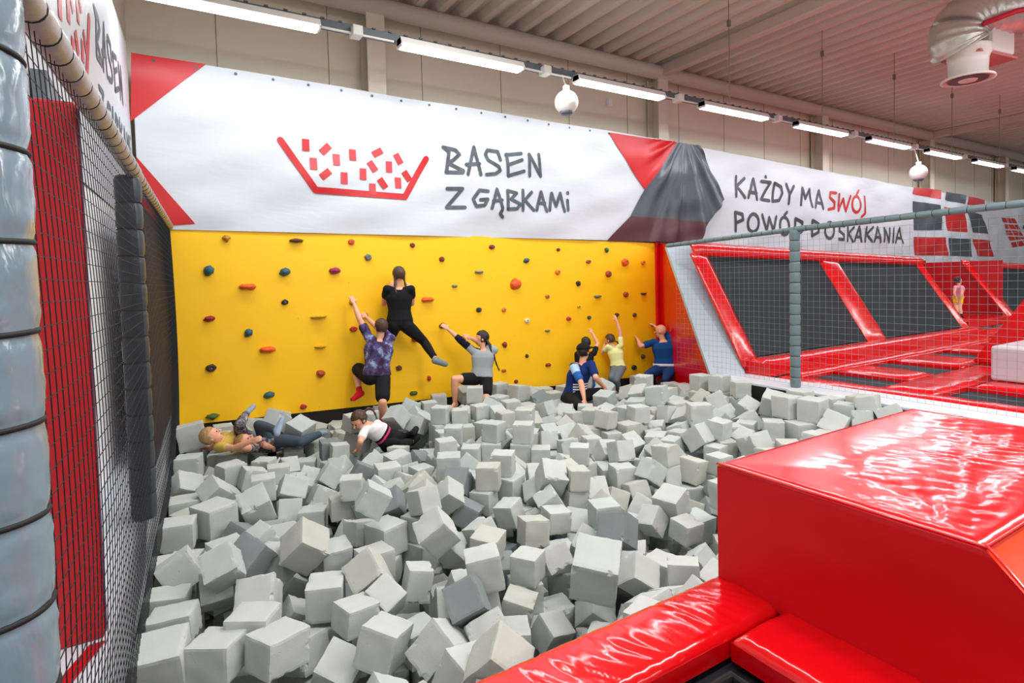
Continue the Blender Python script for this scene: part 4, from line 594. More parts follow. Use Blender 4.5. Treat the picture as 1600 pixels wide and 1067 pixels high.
    4385, -208, -692, 0, -998, -59, 0, 1, 216, 4343, -207, -482, 0, -34, 999, 0, 0, 204, 4632, -169, -698, 445, 549, 445, -549, 2, 204,
    4634, -163, -471, 596, 349, 624, -365, 2, 240, 5116, -210, -674, 0, 533, -846, 0, 0, 252, 5659, -148, -689, 595, -595, 382, -383, 0, 222,
    6006, -116, -692, 28, -28, -707, 707, 2, 216, 5888, -297, -503, 730, 186, -326, 571, 0, 222, 6322, -220, -683, 666, 0, 0, 746, 0, 234,
    7169, -238, -680, 154, 154, -690, -690, 0, 240,]
# ================================================================ THE HALL
# roof sheet with trapezoid ribs running across the hall
bm = NB(); X0, X1, YA, YB, ZR = -3, 38, .62, -15, 5.55; per = .36; x = X0; prof = []
while x < X1:
    prof += [(x, ZR), (x+.15, ZR), (x+.20, ZR-.13), (x+.31, ZR-.13)]; x += per
pv = [(bm.verts.new((a, YA, b)), bm.verts.new((a, YB, b))) for a, b in prof]
for p, q in zip(pv, pv[1:]): bm.faces.new((p[0], q[0], q[1], p[1]))
struct_('ceiling', bm, M['roof'])
bm = NB(); box(bm, X0, X1, .55, .75, -1.2, 5.6); wb = struct_('wall_back', bm, M['beige'])
# vertical panel joints pressed in the wall sheet
bm = NB()
for k in range(24): box(bm, .75+1.4*k, .758+1.4*k, .545, .551, 2, 5.4)
struct_('trim_1', bm, M['wire'])
bm = NB(); box(bm, X1, X1+.2, YB, .7, -1.2, 5.6); struct_('wall_right', bm, M['beige'])
bm = NB(); box(bm, -3, X1, YB, .7, -1.35, -1.25); struct_('floor', bm, M['floor'])
# left wall, parallel to the net
bm = NB(); prism(bm, [(nx(.6, -.24), .6, -1.25), (nx(-12, -.24), -12, -1.25), (nx(-12, -.24), -12, 5.6), (nx(.6, -.24), .6, 5.6)], (-.15, 0, 0)); struct_('wall_left', bm, M['beige'])
# columns
for i, x in enumerate((2.73, 8.36, 13.85, 19.35, 24.8)):
    bm = NB(); h = .13
    box(bm, x-h, x+h, .20, .222, -1.2, 5.2); box(bm, x-h, x+h, .47, .492, -1.2, 5.2); box(bm, x-.008, x+.008, .222, .47, -1.2, 5.2)
    tag(obj('steel_column', bm, M['column']), kind='structure')
bm = NB(); tube(bm, [(-2.5, .25, 5.3), (37, .25, 5.3)], .13, 20); struct_('trim_2', bm, M['pipe'], True)
for x in (8.36, 19.35):
    bm = NB(); box(bm, x-.08, x+.08, -14.5, .2, 5.22, 5.42, .02); tag(obj('roof_beam', bm, M['pipe']), kind='structure')
# cable tray behind the light row
t = NB(); box(t, -.2, 30, -.92, -.80, 4.38, 4.46)
for k in range(150): box(t, -.1+.2*k, -.06+.2*k, -.94, -.78, 4.455, 4.47)
tag(obj('cable_tray', t, M['tray']), 'long dark grey cable tray carrying the row of white tube lights', 'cable tray')
# light fixtures: emitting tubes inside a white channel
def fixture(x0, x1, label):
    e = empty('tube_light', ((x0+x1)/2, -1, 4.32), label, 'ceiling light', 'tube lights along the wall')
    b = NB(); prism(b, [(x0, -1.10, 4.30), (x0, -.90, 4.30), (x0, -.94, 4.38), (x0, -1.06, 4.38)], (x1-x0, 0, 0)); obj('light_channel', b, M['whitep'], e)
    b = NB()
    for y in (-1.055, -1.0, -.945): tube(b, [(x0+.03, y, 4.285), (x1-.03, y, 4.285)], .022, 10)
    obj('light_tube', b, M['led'], e, True)
    for x in (x0, x1-.02):
        b = NB(); prism(b, [(x, -1.08, 4.27), (x, -.92, 4.27), (x, -.94, 4.375), (x, -1.06, 4.375)], (.02, 0, 0)); obj('end_cap', b, M['whitep'], e)
    b = NB(); box(b, (x0+x1)/2-.03, (x0+x1)/2+.03, -1.0, -.86, 4.38, 4.42); obj('bracket', b, M['tray'], e)
ords = ['nearest white tube light, cut by the top edge above the left end of the banner', 'tube light second from the left, right of the first wall column',
        'tube light third from the left, just right of the big white globe', 'tube light fourth from the left, above the dark folded end of the banner',
        'tube light fifth from the left, above the KAZDY lettering', 'tube light sixth from the left, above the SWÓJ lettering', 'tube light seventh from the left, by the small white globe',
        'tube light eighth from the left, right of the small white globe', 'tube light ninth from the left, close to the right edge', 'farthest tube light, at the right edge of the picture']
for i in range(10):
    x0 = -.1+2.7*i if i else -.1
    fixture(x0, x0+1.76, ords[i])
    b = NB(); box(b, x0+2.14, x0+2.26, -1.02, -.86, 4.31, 4.43, .01); box(b, x0+1.8, x0+2.66, -.95, -.93, 4.34, 4.36)
    tag(obj('junction_box', b, M['whitep']), 'small white junction box just beyond the %s tube light of the row' % ['first', 'second', 'third', 'fourth', 'fifth', 'sixth', 'seventh', 'eighth', 'ninth', 'tenth'][i], 'junction box', 'junction boxes between the tube lights')
# white globes
def globe(c, r, label):
    e = empty('hanging_globe', c, label, 'globe fixture', 'white globes under the light row')
    b = NB(); bmesh.ops.create_uvsphere(b, u_segments=32, v_segments=20, radius=r)
    for v in b.verts: v.co = v.co*(1 if v.co.z > -.2*r else 1)+Vector(c); 
    obj('globe', b, M['whitep'], e, True)
    b = NB(); tube(b, [c+Vector((0, 0, r*.9)), c+Vector((0, 0, r*1.35))], r*.28, 16); obj('neck', b, M['whitep'], e, True)
    b = NB(); tube(b, [c+Vector((0, 0, -r*1.02)), c+Vector((0, 0, -r*.8))], [r*.45, r*.62], 20); obj('lens_ring', b, M['tray'], e, True)
    b = NB(); tube(b, [c+Vector((0, 0, r*1.3)), (c.x, -.9, 4.4)], .012, 6); obj('stem', b, M['whitep'], e)
globe(at(885, 160, 'y', -1.0), .17, 'big white round globe hanging above the banner left of the third tube light')
globe(at(1435, 270, 'y', -1.0), .19, 'smaller looking white globe hanging above the red and dark flag squares')
b = NB(); c = at(953, 161, 'y', .5); box(b, c.x-.05, c.x+.05, .47, .55, c.z-.07, c.z+.07, .01)
tag(obj('wall_camera', b, M['whitep']), 'tiny white camera box on the beige wall right of the big globe', 'camera')
# suspension wires from the roof
for k, (u, v0, v1, y, lab) in enumerate([(1140, 0, 165, -2.2, 'leftmost thin wire hanging from the roof, left of the long roof beam end'), (1285, 10, 200, -2.2, 'thin wire hanging from the roof left of the black clip'),
        (1397, 60, 245, -2.2, 'thin wire with a black clip hanging in the middle of the roof'), (1487, 140, 270, -2.2, 'thin wire hanging from the roof below the duct nozzle'), (1561, 120, 285, -2.2, 'thin wire hanging at the right below the duct')]):
    p = at(u, v1, 'y', y); b = NB(); tube(b, [(p.x, p.y, p.z), (p.x, p.y, 5.56)], .006, 5); box(b, p.x-.02, p.x+.02, y-.02, y+.02, 5.0, 5.09)
    tag(obj('hanging_wire', b, M['wire']), lab, 'wire', 'wires hanging from the roof')
# air duct with nozzle
D = at(1515, 55, 'z', 4.62); e = empty('air_duct', D, 'shiny curved air duct with white round nozzle at top right of the hall', 'air duct')
fx = (CM @ Vector((1, 0, 0))).normalized(); fx.z = 0; fx.normalize(); fy = Vector((-fx.y, fx.x, 0))
pth = [(2.9, .05, .42), (1.9, .02, .38), (1.1, 0, .35), (.55, 0, .33), (.12, 0, .28), (-.12, 0, .13), (-.17, 0, -.08), (-.12, 0, -.2)]
# bend the centre line into a smooth elbow
P0 = [D+fx*a+fy*b_+Vector((0, 0, c)) for a, b_, c in pth]
def smoothline(P, n=8):
    out = []
    for i in range(len(P)-1):
        p0, p1, p2, p3 = P[max(i-1, 0)], P[i], P[i+1], P[min(i+2, len(P)-1)]
        for k in range(n):
            t = k/n; out.append(.5*((2*p1)+(-p0+p2)*t+(2*p0-5*p1+4*p2-p3)*t*t+(-p0+3*p1-3*p2+p3)*t**3))
    return out+[P[-1]]
sl = smoothline(P0); b = NB(); tube(b, sl, [.33*(1+.035*sin(i*2.1)) for i in range(len(sl))], 28); obj('flexible_duct', b, M['galv'], e, True)
b = NB(); c = D+fx*-.02+Vector((0, 0, -.28)); pr = [(.27, .10), (.26, 0), (.23, -.05), (.22, -.26), (.30, -.30), (.31, -.33), (.27, -.33), (.19, -.24), (.12, -.2), (0.01, -.2)]
rg = [[b.verts.new(c+Vector((r*cos(a*pi/18), r*sin(a*pi/18), z))) for a in range(36)] for r, z in pr]
for a_, b_ in zip(rg, rg[1:]):
    for k in range(36): b.faces.new((a_[k], a_[(k+1) % 36], b_[(k+1) % 36], b_[k]))
obj('nozzle', b, M['whitep'], e, True)
b = NB(); tube(b, [c+Vector((0, 0, -.332)), c+Vector((0, 0, -.32))], .225, 32); obj('nozzle_opening', b, M['tray'], e)
b = NB(); tube(b, [c+Vector((0, 0, -.345)), c+Vector((0, 0, -.31))], [.10, .13], 28); obj('nozzle_core', b, M['whitep'], e, True)
b = NB(); Mx = Matrix.Translation(D+fx*.30+fy*.15+Vector((0, 0, -.12))) @ Matrix.Rotation(R(-8), 4, 'Z')
box(b, -.26, .28, -.26, .26, -.16, .38, .05, M=Mx); obj('fan_housing', b, M['whitep'], e)
b = NB(); box(b, -.52, .36, -.24, .24, -.19, -.16, .0, M=Mx); obj('mounting_plate', b, mat('pinkish_plate', (206, 120, 120), .35), e)
b = NB(); tube(b, [D+fx*-.1+fy*-.36+Vector((0, 0, -.0)), D+fx*.3+fy*-.38+Vector((0, 0, .14)), D+fx*1.4+fy*-.36+Vector((0, 0, .34)), D+fx*2.6+fy*-.36+Vector((0, 0, .5))], .035, 10); obj('red_strap', b, mat('duct_red_tape', (214, 40, 70), .4), e, True)

# ================================================================ BANNERS
def surf(x, z, ph=0.0):
    d = .012*sin(2.1*x+1.3*z+ph)+.008*sin(5.3*(x*.5+z)+.4+ph)+.006*sin(11*(x*.35-z)+ph)
    d += .010*noise.noise(Vector((x*1.1, z*2.2, 3+ph)))*2
    return d
def fold(x, z):        # loose dark end: folds fan out from the knot where it is tied up
    if x < 7.5: return 0
    dx, dz = x-8.72, 4.15-z; an = math.atan2(dx, dz); r = math.hypot(dx, dz); k = min(1, (x-7.5)/.5)*min(1, r/.8)
    return k*(.075*abs(sin(7.5*an+.4))**.7+.02*sin(31*an+z))
def f1(off): return lambda x, z: Vector((x, -.02-off-surf(x, z)-fold(x, z), z))
def stroke(bm, pts, wd, f, mi, step=.08):
    P = [Vector((p[0], p[1])) for p in pts]; Q = [P[0]]
    for a, b_ in zip(P, P[1:]):
        n = max(1, int((b_-a).length/step))
        for k in range(1, n+1): Q.append(a.lerp(b_, k/n))
    for a, b_ in zip(Q, Q[1:]):
        d = b_-a
        if d.length < 1e-6: continue
        n = Vector((-d.y, d.x)).normalized()*wd/2
        fc = bm.faces.new([bm.verts.new(f(*c)) for c in (a-n, b_-n, b_+n, a+n)]); fc.material_index = mi
    for a in Q:
        fc = bm.faces.new([bm.verts.new(f(a.x+cos(k*pi/5)*wd/2, a.y+sin(k*pi/5)*wd/2)) for k in range(10)]); fc.material_index = mi
def XZ(z, o, s, y=0): 
    def g(u, v): p = at(o[0]+u/s, o[1]+v/s, 'y', y); return (p.x, p.z)
    return g
g4 = XZ(0, (640, 160), 3.2); g3 = XZ(0, (190, 60), 3.137); g0 = XZ(0, (0, 0), 1)
BASEN = [[(168, 228), (192, 250), (188, 300), (182, 350)], [(162, 226), (225, 240), (245, 262), (215, 290), (188, 303)], [(188, 303), (265, 343), (262, 352), (180, 350)],
    [(288, 360), (318, 225), (352, 362)], [(280, 312), (345, 308)], [(448, 290), (436, 248), (385, 240), (375, 262), (388, 290), (440, 322), (448, 342), (425, 358), (380, 362)],
    [(550, 258), (475, 265)], [(478, 262), (485, 310), (490, 368)], [(485, 315), (555, 290)], [(490, 368), (568, 345)], [(598, 368), (590, 262), (652, 370), (638, 262)],
    [(185, 432), (262, 432), (185, 525), (275, 525)], [(388, 445), (345, 440), (315, 485), (330, 520), (370, 515), (385, 485), (350, 488)],
    [(405, 530), (432, 435), (458, 530)], [(412, 495), (455, 490)], [(456, 540), (447, 558), (460, 574)], [(485, 535), (485, 442), (530, 455), (500, 485), (548, 510), (530, 533), (485, 535)],
    [(560, 540), (562, 440)], [(605, 450), (570, 490), (615, 540)], [(630, 540), (652, 448), (680, 545)], [(638, 505), (672, 505)], [(695, 540), (705, 455), (728, 520), (748, 455), (770, 545)], [(785, 490), (788, 540)], [(785, 452), (786, 456)]]
BOWL = [(775, 503), (948, 745), (1385, 778), (1490, 592)]
CONF = [(899, 526, 0), (996, 545, 45), (937, 617, 0), (995, 668, 50), (1050, 597, 0), (1087, 687, 0), (1130, 573, 0), (1180, 667, 0), (1226, 629, -35), (1252, 561, 60), (1308, 631, 0), (1354, 592, -30), (1277, 712, -35), (1353, 709, 0), (1227, 740, 0), (1397, 675, -35)]
def artwork(bm, f, tr=lambda p: p, th=1.0):
    """bowl of foam cubes and the words BASEN / Z GĄBKAMI; material 1 red, 2 light red, 3 ink"""
    stroke(bm, [tr(g3(*p)) for p in BOWL], .085, f, 1)
    for i, (u, v, a) in enumerate(CONF):
        c = tr(g3(u, v)); ca, sa = cos(R(a)), sin(R(a)); hw, hh = .045*th, .075
        pts = [(c[0]+x*ca+z*sa*1, c[1]-x*sa+z*ca) for x, z in ((-hw, -hh), (hw, -hh), (hw, hh), (-hw, hh))]
        if a > 0: pts = [(2*c[0]-p[0], p[1]) for p in pts]; pts = [(2*c[0]-p[0], p[1]) for p in pts]
        fc = bm.faces.new([bm.verts.new(f(*p)) for p in pts]); fc.material_index = 1 if i % 3 == 0 else 2
    for s in BASEN: stroke(bm, [tr(g4(*p)) for p in s], .054, f, 3)
bm = NB()
TL, TR_, HR, BR = g0(205, 83), g0(1090, 228), g0(1128, 312), g0(1088, 379)
BL = (TL[0], 2.10)
clip_patch(bm, [TL, TR_, HR, BR, BL], f1(0), .035, 0)
ov = f1(.006)
clip_patch(bm, [TL, g0(322, 101), g0(204, 190)], ov, .08, 1)
clip_patch(bm, [(TL[0], g0(205, 245)[1]), g0(305, 350), (TL[0], 2.11)], ov, .08, 1)
clip_patch(bm, [g0(948, 208), g0(1055, 223), g0(1004, 297)], f1(.016), .035, 1)
clip_patch(bm, [g0(1055, 223), TR_, HR, g0(1103, 348), g0(983, 338), g0(1004, 297)], f1(.016), .035, 4)
clip_patch(bm, [g0(983, 338), g0(1103, 348), BR, g0(946, 377)], f1(.016), .035, 5)
artwork(bm, f1(.010))
for k in range(22): # eyelets along the top hem
    t_ = (k+.5)/22; p = (TL[0]+(TR_[0]-TL[0])*t_, TL[1]+(TR_[1]-TL[1])*t_-.05)
    fc = bm.faces.new([bm.verts.new(f1(.009)(p[0]+.018*cos(a*pi/5), p[1]+.018*sin(a*pi/5))) for a in range(10)]); fc.material_index = 4
BM = [M['white'], M['bred'], M['bred2'], M['ink'], M['bdark'], M['bmaroon']]
tag(obj('banner', bm, BM), 'long white banner lettered BASEN Z GĄBKAMI with a red bowl, above the yellow wall', 'banner', 'banners around the hall')
# second banner, beyond
bm = NB()
def f2(off): return lambda x, z: Vector((x, .10-off-surf(x, z, 2)-(.03*abs(sin(2.6*(x-.6*z))) if x > 18.5 else 0), z))
g2 = XZ(0, (1120, 260), 5.161, .1); g6 = XZ(0, (1340, 280), 6.154, .1); ga = XZ(0, (0, 0), 1, .1)
t0, t1, b0, b1 = ga(1085, 229), ga(1600, 325), ga(1085, 392), ga(1600, 410)
clip_patch(bm, [t0, t1, (b1[0], b1[1]-.3), (b0[0], b0[1]-.2)], f2(0), .12, 0)
def ell(cx, cy, rx, ry): return [(cx+rx*cos(k*pi/9), cy+ry*sin(k*pi/9)) for k in range(19)]
TXT = [[(160, 80), (148, 240)], [(230, 95), (158, 160), (225, 250)], [(255, 250), (300, 100), (330, 265)], [(262, 205), (325, 215)], [(360, 120), (430, 130), (362, 265), (425, 275)], [(392, 82), (393, 88)],
    [(462, 135), (450, 280), (500, 275), (525, 215), (515, 165), (462, 135)], [(555, 145), (580, 225)], [(612, 160), (578, 230), (578, 300)], [(675, 310), (680, 175), (710, 260), (742, 185), (765, 325)], [(790, 330), (825, 195), (858, 340)], [(800, 290), (850, 300)],
    [(150, 520), (145, 370), (200, 385), (205, 430), (150, 455)], ell(290, 455, 45, 72), [(365, 390), (400, 515), (425, 410), (455, 515), (485, 405)], ell(548, 480, 38, 72), [(550, 395), (570, 368)],
    [(635, 560), (635, 420), (690, 450), (690, 520), (635, 560)], [(765, 560), (765, 435), (815, 465), (815, 530), (765, 560)], ell(905, 515, 38, 65), [(1035, 480), (990, 475), (990, 520), (1025, 550), (1020, 590), (980, 585)],
    [(1062, 485), (1055, 600)], [(1110, 490), (1065, 540), (1105, 605)], [(1120, 600), (1150, 485), (1175, 605)], [(1128, 565), (1168, 568)], [(1205, 490), (1200, 605)], [(1255, 490), (1208, 545), (1250, 605)],
    [(1265, 605), (1290, 490), (1315, 608)], [(1272, 570), (1308, 572)], [(1345, 605), (1345, 495), (1385, 610), (1390, 500)], [(1425, 500), (1418, 612)], [(1440, 612), (1475, 495), (1500, 615)], [(1448, 575), (1490, 580)]]
TXR = [[(960, 215), (915, 210), (912, 250), (955, 290), (955, 335), (905, 345)], [(985, 225), (990, 355), (1020, 260), (1045, 360), (1075, 240)], ell(1122, 305, 32, 65), [(1125, 225), (1140, 195)], [(1190, 245), (1190, 380), (1165, 405)]]
for s in TXT: stroke(bm, [g2(*p) for p in s], .072, f2(.010), 3)
for s in TXR: stroke(bm, [g2(*p) for p in s], .07, f2(.010), 1)
for q, c in [([(535, 80), (800, 105), (785, 195), (525, 145)], 1), ([(845, 120), (1035, 155), (1015, 240), (835, 200)], 4), ([(1060, 165), (1225, 200), (1220, 262), (1045, 245)], 1), ([(530, 210), (780, 250), (810, 490), (540, 490)], 4),
    ([(825, 265), (1030, 300), (1045, 510), (855, 495)], 1), ([(1050, 310), (1190, 345), (1240, 525), (1095, 510)], 4), ([(540, 555), (835, 560), (860, 735), (550, 730)], 1), ([(865, 565), (1075, 575), (1095, 745), (880, 735)], 4), ([(1100, 575), (1265, 590), (1300, 745), (1140, 740)], 1)]:
    clip_patch(bm, [g6(*p) for p in q], f2(.008), .1, c)
for i in range(3):
    for j in range(5):
        def L_(a, b_): 
            x0 = 1370+22*b_+a*(130+10*b_)/3*1; return (x0, 365+b_*60+a*3-(a*12 if b_ > 3.5 else 0))
        clip_patch(bm, [g6(*L_(i+.06, j+.08)), g6(*L_(i+.9, j+.08)), g6(*L_(i+.9, j+.86)), g6(*L_(i+.06, j+.86))], f2(.008), .15, 1)
stroke(bm, [g6(1592, 470), g6(1600, 450), g6(1610, 500)], .08, f2(.01), 3); stroke(bm, [g6(1592, 600), g6(1600, 580), g6(1612, 620)], .08, f2(.01), 3)
tag(obj('banner', bm, BM[:3]+[M['ink2']]+BM[4:]), 'white banner lettered KAŻDY MA SWÓJ, with red and dark squares', 'banner', 'banners around the hall')
# left banner on the left wall, printed like the first
bm = NB(); xl = -.19
lb = atp(152, 55, (1, -TN, 0), xl)                     # where its letter B stands
Bx, Bz = g4(200, 290)
def fl(off): return lambda a, z: Vector((nx(a, xl)+off*.35+surf(a, z, 5)*.2, a, z))
clip_patch(bm, [(.0, 4.12), (-9.5, 4.12), (-9.5, 2.12), (.0, 2.12)], fl(0), .09, 0)
artwork(bm, fl(.012), lambda p: (lb.y+(p[0]-Bx)*.9, lb.z+(p[1]-Bz)*1.0))
tag(obj('banner', bm, BM), 'white banner with dark brush lettering on the left wall, seen at a steep angle', 'banner', 'banners around the hall')
bm = NB(); prism(bm, [(nx(.0, -.2), .0, -.2), (nx(-9.5, -.2), -9.5, -.2), (nx(-9.5, -.2), -9.5, 2.13), (nx(.0, -.2), .0, 2.13)], (-.02, 0, 0))
tag(obj('wall_sheet', bm, mat('bright_white_sheet', (244, 246, 250), .5)), 'smooth white sheet covering the left wall below the lettered banner, behind the net', 'wall sheet')

# ================================================================ CLIMBING WALL
x0, x1 = .14, 7.86; zt = lambda x: 2.16-(x-x0)/(x1-x0)*.12; zb = lambda x: -.18-(x-x0)/(x1-x0)*.24
ym = M['yellow']; nt = ym.node_tree; N = nt.nodes; L = nt.links   # T-nut holes drilled in the panel
b = N['Principled BSDF']; tc = N.new('ShaderNodeTexCoord'); mp = N.new('ShaderNodeMapping'); mp.inputs['Scale'].default_value = (4.2, .0, 4.2); vo = N.new('ShaderNodeTexVoronoi'); vo.inputs['Randomness'].default_value = .35; vo.inputs['Scale'].default_value = 1
lt = N.new('ShaderNodeMath'); lt.operation = 'LESS_THAN'; lt.inputs[1].default_value = .022; mx = N.new('ShaderNodeMixRGB'); mx.inputs[2].default_value = lin((150, 100, 10))
src = b.inputs['Base Color'].links[0].from_socket; L.new(tc.outputs['Object'], mp.inputs[0]); L.new(mp.outputs[0], vo.inputs['Vector']); L.new(vo.outputs['Distance'], lt.inputs[0]); L.new(lt.outputs[0], mx.inputs[0]); L.new(src, mx.inputs[1]); L.new(mx.outputs[0], b.inputs['Base Color'])
cw = empty('climbing_wall', (4, 0, -1.2), 'wide bright yellow climbing wall at the back of the foam pit', 'climbing wall')
bm = NB(); prism(bm, [(x0, 0, zb(x0)), (x1, 0, zb(x1)), (x1, 0, zt(x1)), (x0, 0, zt(x0))], (0, .06, 0)); obj('panel', bm, ym, cw)
bm = NB(); box(bm, x0, x1, .02, .08, -1.2, -.0); obj('kick_board', bm, M['black'], cw)
bm = NB(); box(bm, x1, x1+.12, -.045, .16, -.5, 2.06, .015); obj('edge_trim', bm, M['red'], cw)
# holds: px column, row, width px, height px, colour, shape, label
HC = {'teal': (22, 84, 98), 'orange': (226, 84, 24), 'dred': (130, 26, 26), 'red': (196, 36, 28), 'magenta': (150, 24, 78), 'crimson': (140, 10, 40), 'black': (34, 34, 36), 'brown': (92, 44, 26), 'tan': (182, 126, 30), 'grey': (112, 118, 116), 'yellow': (206, 164, 24), 'purple': (54, 26, 40), 'green': (50, 92, 44), 'white': (226, 218, 190), 'rust': (164, 66, 30), 'lorange': (230, 122, 30), 'dgrey': (64, 66, 62)}
HM = {k: mat('hold_'+k, v, .45, var=.15, vscale=25, bump=.5, bscale=60) for k, v in HC.items()}
HOLDS = [(354, 373, 12, 11, 'tan', 'mush', 'tan mushroom shaped hold near the top left corner of the yellow wall'),
(463, 376, 18, 7, 'brown', 'edge', 'wide dark brown hold at the top left of the yellow wall'), (549, 378, 9, 9, 'orange', 'knob', 'orange ring hold at the top edge above the woman in black'),
(644, 383, 7, 7, 'dred', 'knob', 'small dark red ball hold just above the woman in black'), (575, 402, 10, 10, 'grey', 'knob', 'round grey hold left above the woman in black'),
(690, 405, 8, 8, 'dred', 'knob', 'dark red ball hold right above the woman in black'), (326, 423, 13, 17, 'teal', 'jug', 'tall teal hold at the upper left of the yellow wall'),
(445, 425, 14, 14, 'teal', 'jug', 'rounded teal hold level with the tall teal one'), (523, 423, 15, 11, 'magenta', 'jug', 'magenta hold left of the woman in black'),
(387, 448, 22, 10, 'orange', 'edge', 'long orange bar hold at the upper left'), (445, 472, 9, 9, 'black', 'knob', 'black ball hold left of the centre of the wall'),
(668, 468, 18, 8, 'orange', 'edge', 'flat orange hold right of the woman in black'), (327, 498, 14, 10, 'crimson', 'jug', 'crimson oval hold at the left of the wall'),
(498, 494, 22, 9, 'yellow', 'half', 'mustard half moon hold left of the boy raised hand'), (388, 520, 11, 13, 'teal', 'jug', 'dark teal pear shaped hold at left'),
(552, 514, 10, 8, 'red', 'knob', 'red hold below the boy raised hand'), (418, 546, 21, 10, 'orange', 'edge', 'long orange bar hold at mid height on the left'),
(500, 541, 15, 7, 'yellow', 'half', 'small mustard half moon hold left of the boy shirt'), (330, 575, 13, 12, 'purple', 'knob', 'dark purple ball hold at lower left'),
(501, 584, 18, 11, 'rust', 'tri', 'red brown winged hold left of the boy knee'), (648, 530, 9, 9, 'red', 'knob', 'red hold below the legs of the woman in black'),
(623, 575, 9, 8, 'brown', 'knob', 'grey brown hold right of the boy back'), (670, 591, 6, 8, 'red', 'knob', 'small red hold below the shoe of the woman'),
(646, 614, 11, 7, 'green', 'edge', 'dark green sliver hold right of the boy shorts'), (420, 617, 14, 11, 'teal', 'jug', 'teal hold low on the left above the lying children'),
(474, 635, 9, 8, 'red', 'knob', 'red hold low on the wall right of the lying child feet'), (332, 651, 17, 10, 'green', 'mush', 'green crown shaped hold above the blonde child head'),
(551, 471, 9, 12, 'tan', 'knob', 'tan hold gripped by the boy raised left hand'), (571, 493, 7, 7, 'brown', 'knob', 'small brown hold gripped by the boy other hand'),
(768, 386, 9, 7, 'dred', 'knob', 'dark red hold at the top middle of the wall'), (872, 390, 6, 5, 'dred', 'knob', 'tiny dark red hold at the top right of the middle'),
(947, 391, 8, 8, 'green', 'tri', 'green pointed hold near the top right'), (822, 407, 9, 8, 'teal', 'jug', 'small teal hold at the top middle'),
(919, 409, 8, 6, 'rust', 'knob', 'red brown hold below the green pointed hold'), (976, 410, 12, 11, 'orange', 'knob', 'bright orange round hold at top right'),
(1004, 410, 7, 7, 'lorange', 'knob', 'pale orange hold nearest the top right corner'), (748, 425, 13, 5, 'grey', 'edge', 'thin grey slanted hold in the upper middle'),
(871, 425, 8, 8, 'lorange', 'knob', 'pale orange knob right of the big orange hold'), (950, 428, 9, 10, 'rust', 'knob', 'rust knob below the bright orange round hold'),
(710, 447, 8, 5, 'grey', 'edge', 'tiny grey hold right of the black clad woman shoulder'), (805, 444, 17, 18, 'orange', 'jug', 'biggest orange hold in the middle of the wall'),
(903, 443, 7, 8, 'black', 'knob', 'small black knob in the upper right'), (855, 463, 7, 6, 'tan', 'knob', 'small tan knob right of the big orange hold'),
(933, 462, 12, 8, 'grey', 'half', 'grey half round hold on the right of the wall'), (977, 460, 8, 9, 'rust', 'knob', 'orange brown knob right of the grey half round hold'),
(1005, 458, 10, 6, 'brown', 'half', 'dark brown half moon hold near the right edge'), (748, 484, 8, 8, 'black', 'knob', 'black ball hold above the girl in grey'),
(787, 484, 7, 7, 'lorange', 'knob', 'pale orange knob right above the girl in grey'), (904, 479, 5, 4, 'yellow', 'knob', 'tiny yellow knob above the man with the cap'),
(823, 501, 8, 7, 'white', 'knob', 'single white square hold on the yellow wall'), (888, 498, 8, 6, 'red', 'knob', 'orange red knob above the man with the cap'),
(920, 496, 6, 6, 'dgrey', 'knob', 'dark grey knob above the crouching group'), (991, 492, 6, 7, 'brown', 'knob', 'brown knob above the bald man arms'),
(855, 516, 8, 6, 'grey', 'half', 'small grey hold left of the man with the cap'), (788, 539, 10, 9, 'dred', 'tri', 'dark red triangle hold right of the girl in grey'),
(823, 556, 5, 6, 'black', 'knob', 'tiny black knob in the lower middle of the wall'), (856, 570, 8, 6, 'dred', 'edge', 'small dark red bar hold low left of the man with the cap'),
(1004, 557, 7, 7, 'brown', 'knob', 'brown knob below the bald man left arm'), (990, 574, 8, 8, 'black', 'knob', 'black knob low beside the bald man'),
(806, 596, 6, 6, 'dred', 'knob', 'lowest dark red knob in the middle of the wall'), (787, 579, 7, 5, 'rust', 'edge', 'little rust bar right of the girl in grey shorts'),
(691, 509, 9, 9, 'brown', 'knob', 'brown hold gripped by the girl in grey'), (963, 492, 7, 7, 'brown', 'knob', 'brown hold gripped high by the girl in pale yellow')]
rnd = random.Random(3)
for u, v, wp, hp, c, sh, lab in HOLDS:
    p = at(u, v, 'y', 0); sc = (p-CAM).dot(CM @ Vector((0, 0, -1)))/FPX; hw, hh = wp*sc/2*1.15, hp*sc/2; dp = min(.06, max(.03, (hw+hh)*.5))
    bm = NB(); bmesh.ops.create_icosphere(bm, subdivisions=3, radius=1); sd = rnd.random()*50
    for vt in bm.verts:
        q = vt.co.copy(); n = 1+.22*noise.noise(q*1.6+Vector((sd, 0, 0))); X, Y, Z = q.x*n, q.y, q.z*n
        if sh == 'mush': X *= (1 if Z > 0 else .45); 
        if sh == 'half': Z = Z*.9 if Z < 0 else Z*.25+.3*0
        if sh == 'edge': Z *= .9+.15*sin(X*6+sd); X = math.copysign(abs(X)**.7, X)
        if sh == 'tri': X *= (.25+.75*(Z+1)/2)
        if sh == 'jug': Z *= .95; X += .15*Z
        if sh == 'knob' and Y < -.75: Y = -.75-(-Y-.75)*-.6
        vt.co = Vector((p.x+X*hw, min(.002, -.002+Y*dp*1.3), p.z+Z*hh))
    h = empty('climbing_hold', (p.x, 0, p.z), lab, 'climbing hold', 'climbing holds on the yellow wall')
    gp = obj('grip', bm, HM[c], h, True)
    b = NB(); tube(b, [(p.x, -dp*1.02, p.z), (p.x, -dp*1.22, p.z)], .010, 8); obj('bolt', b, M['tray'], gp)

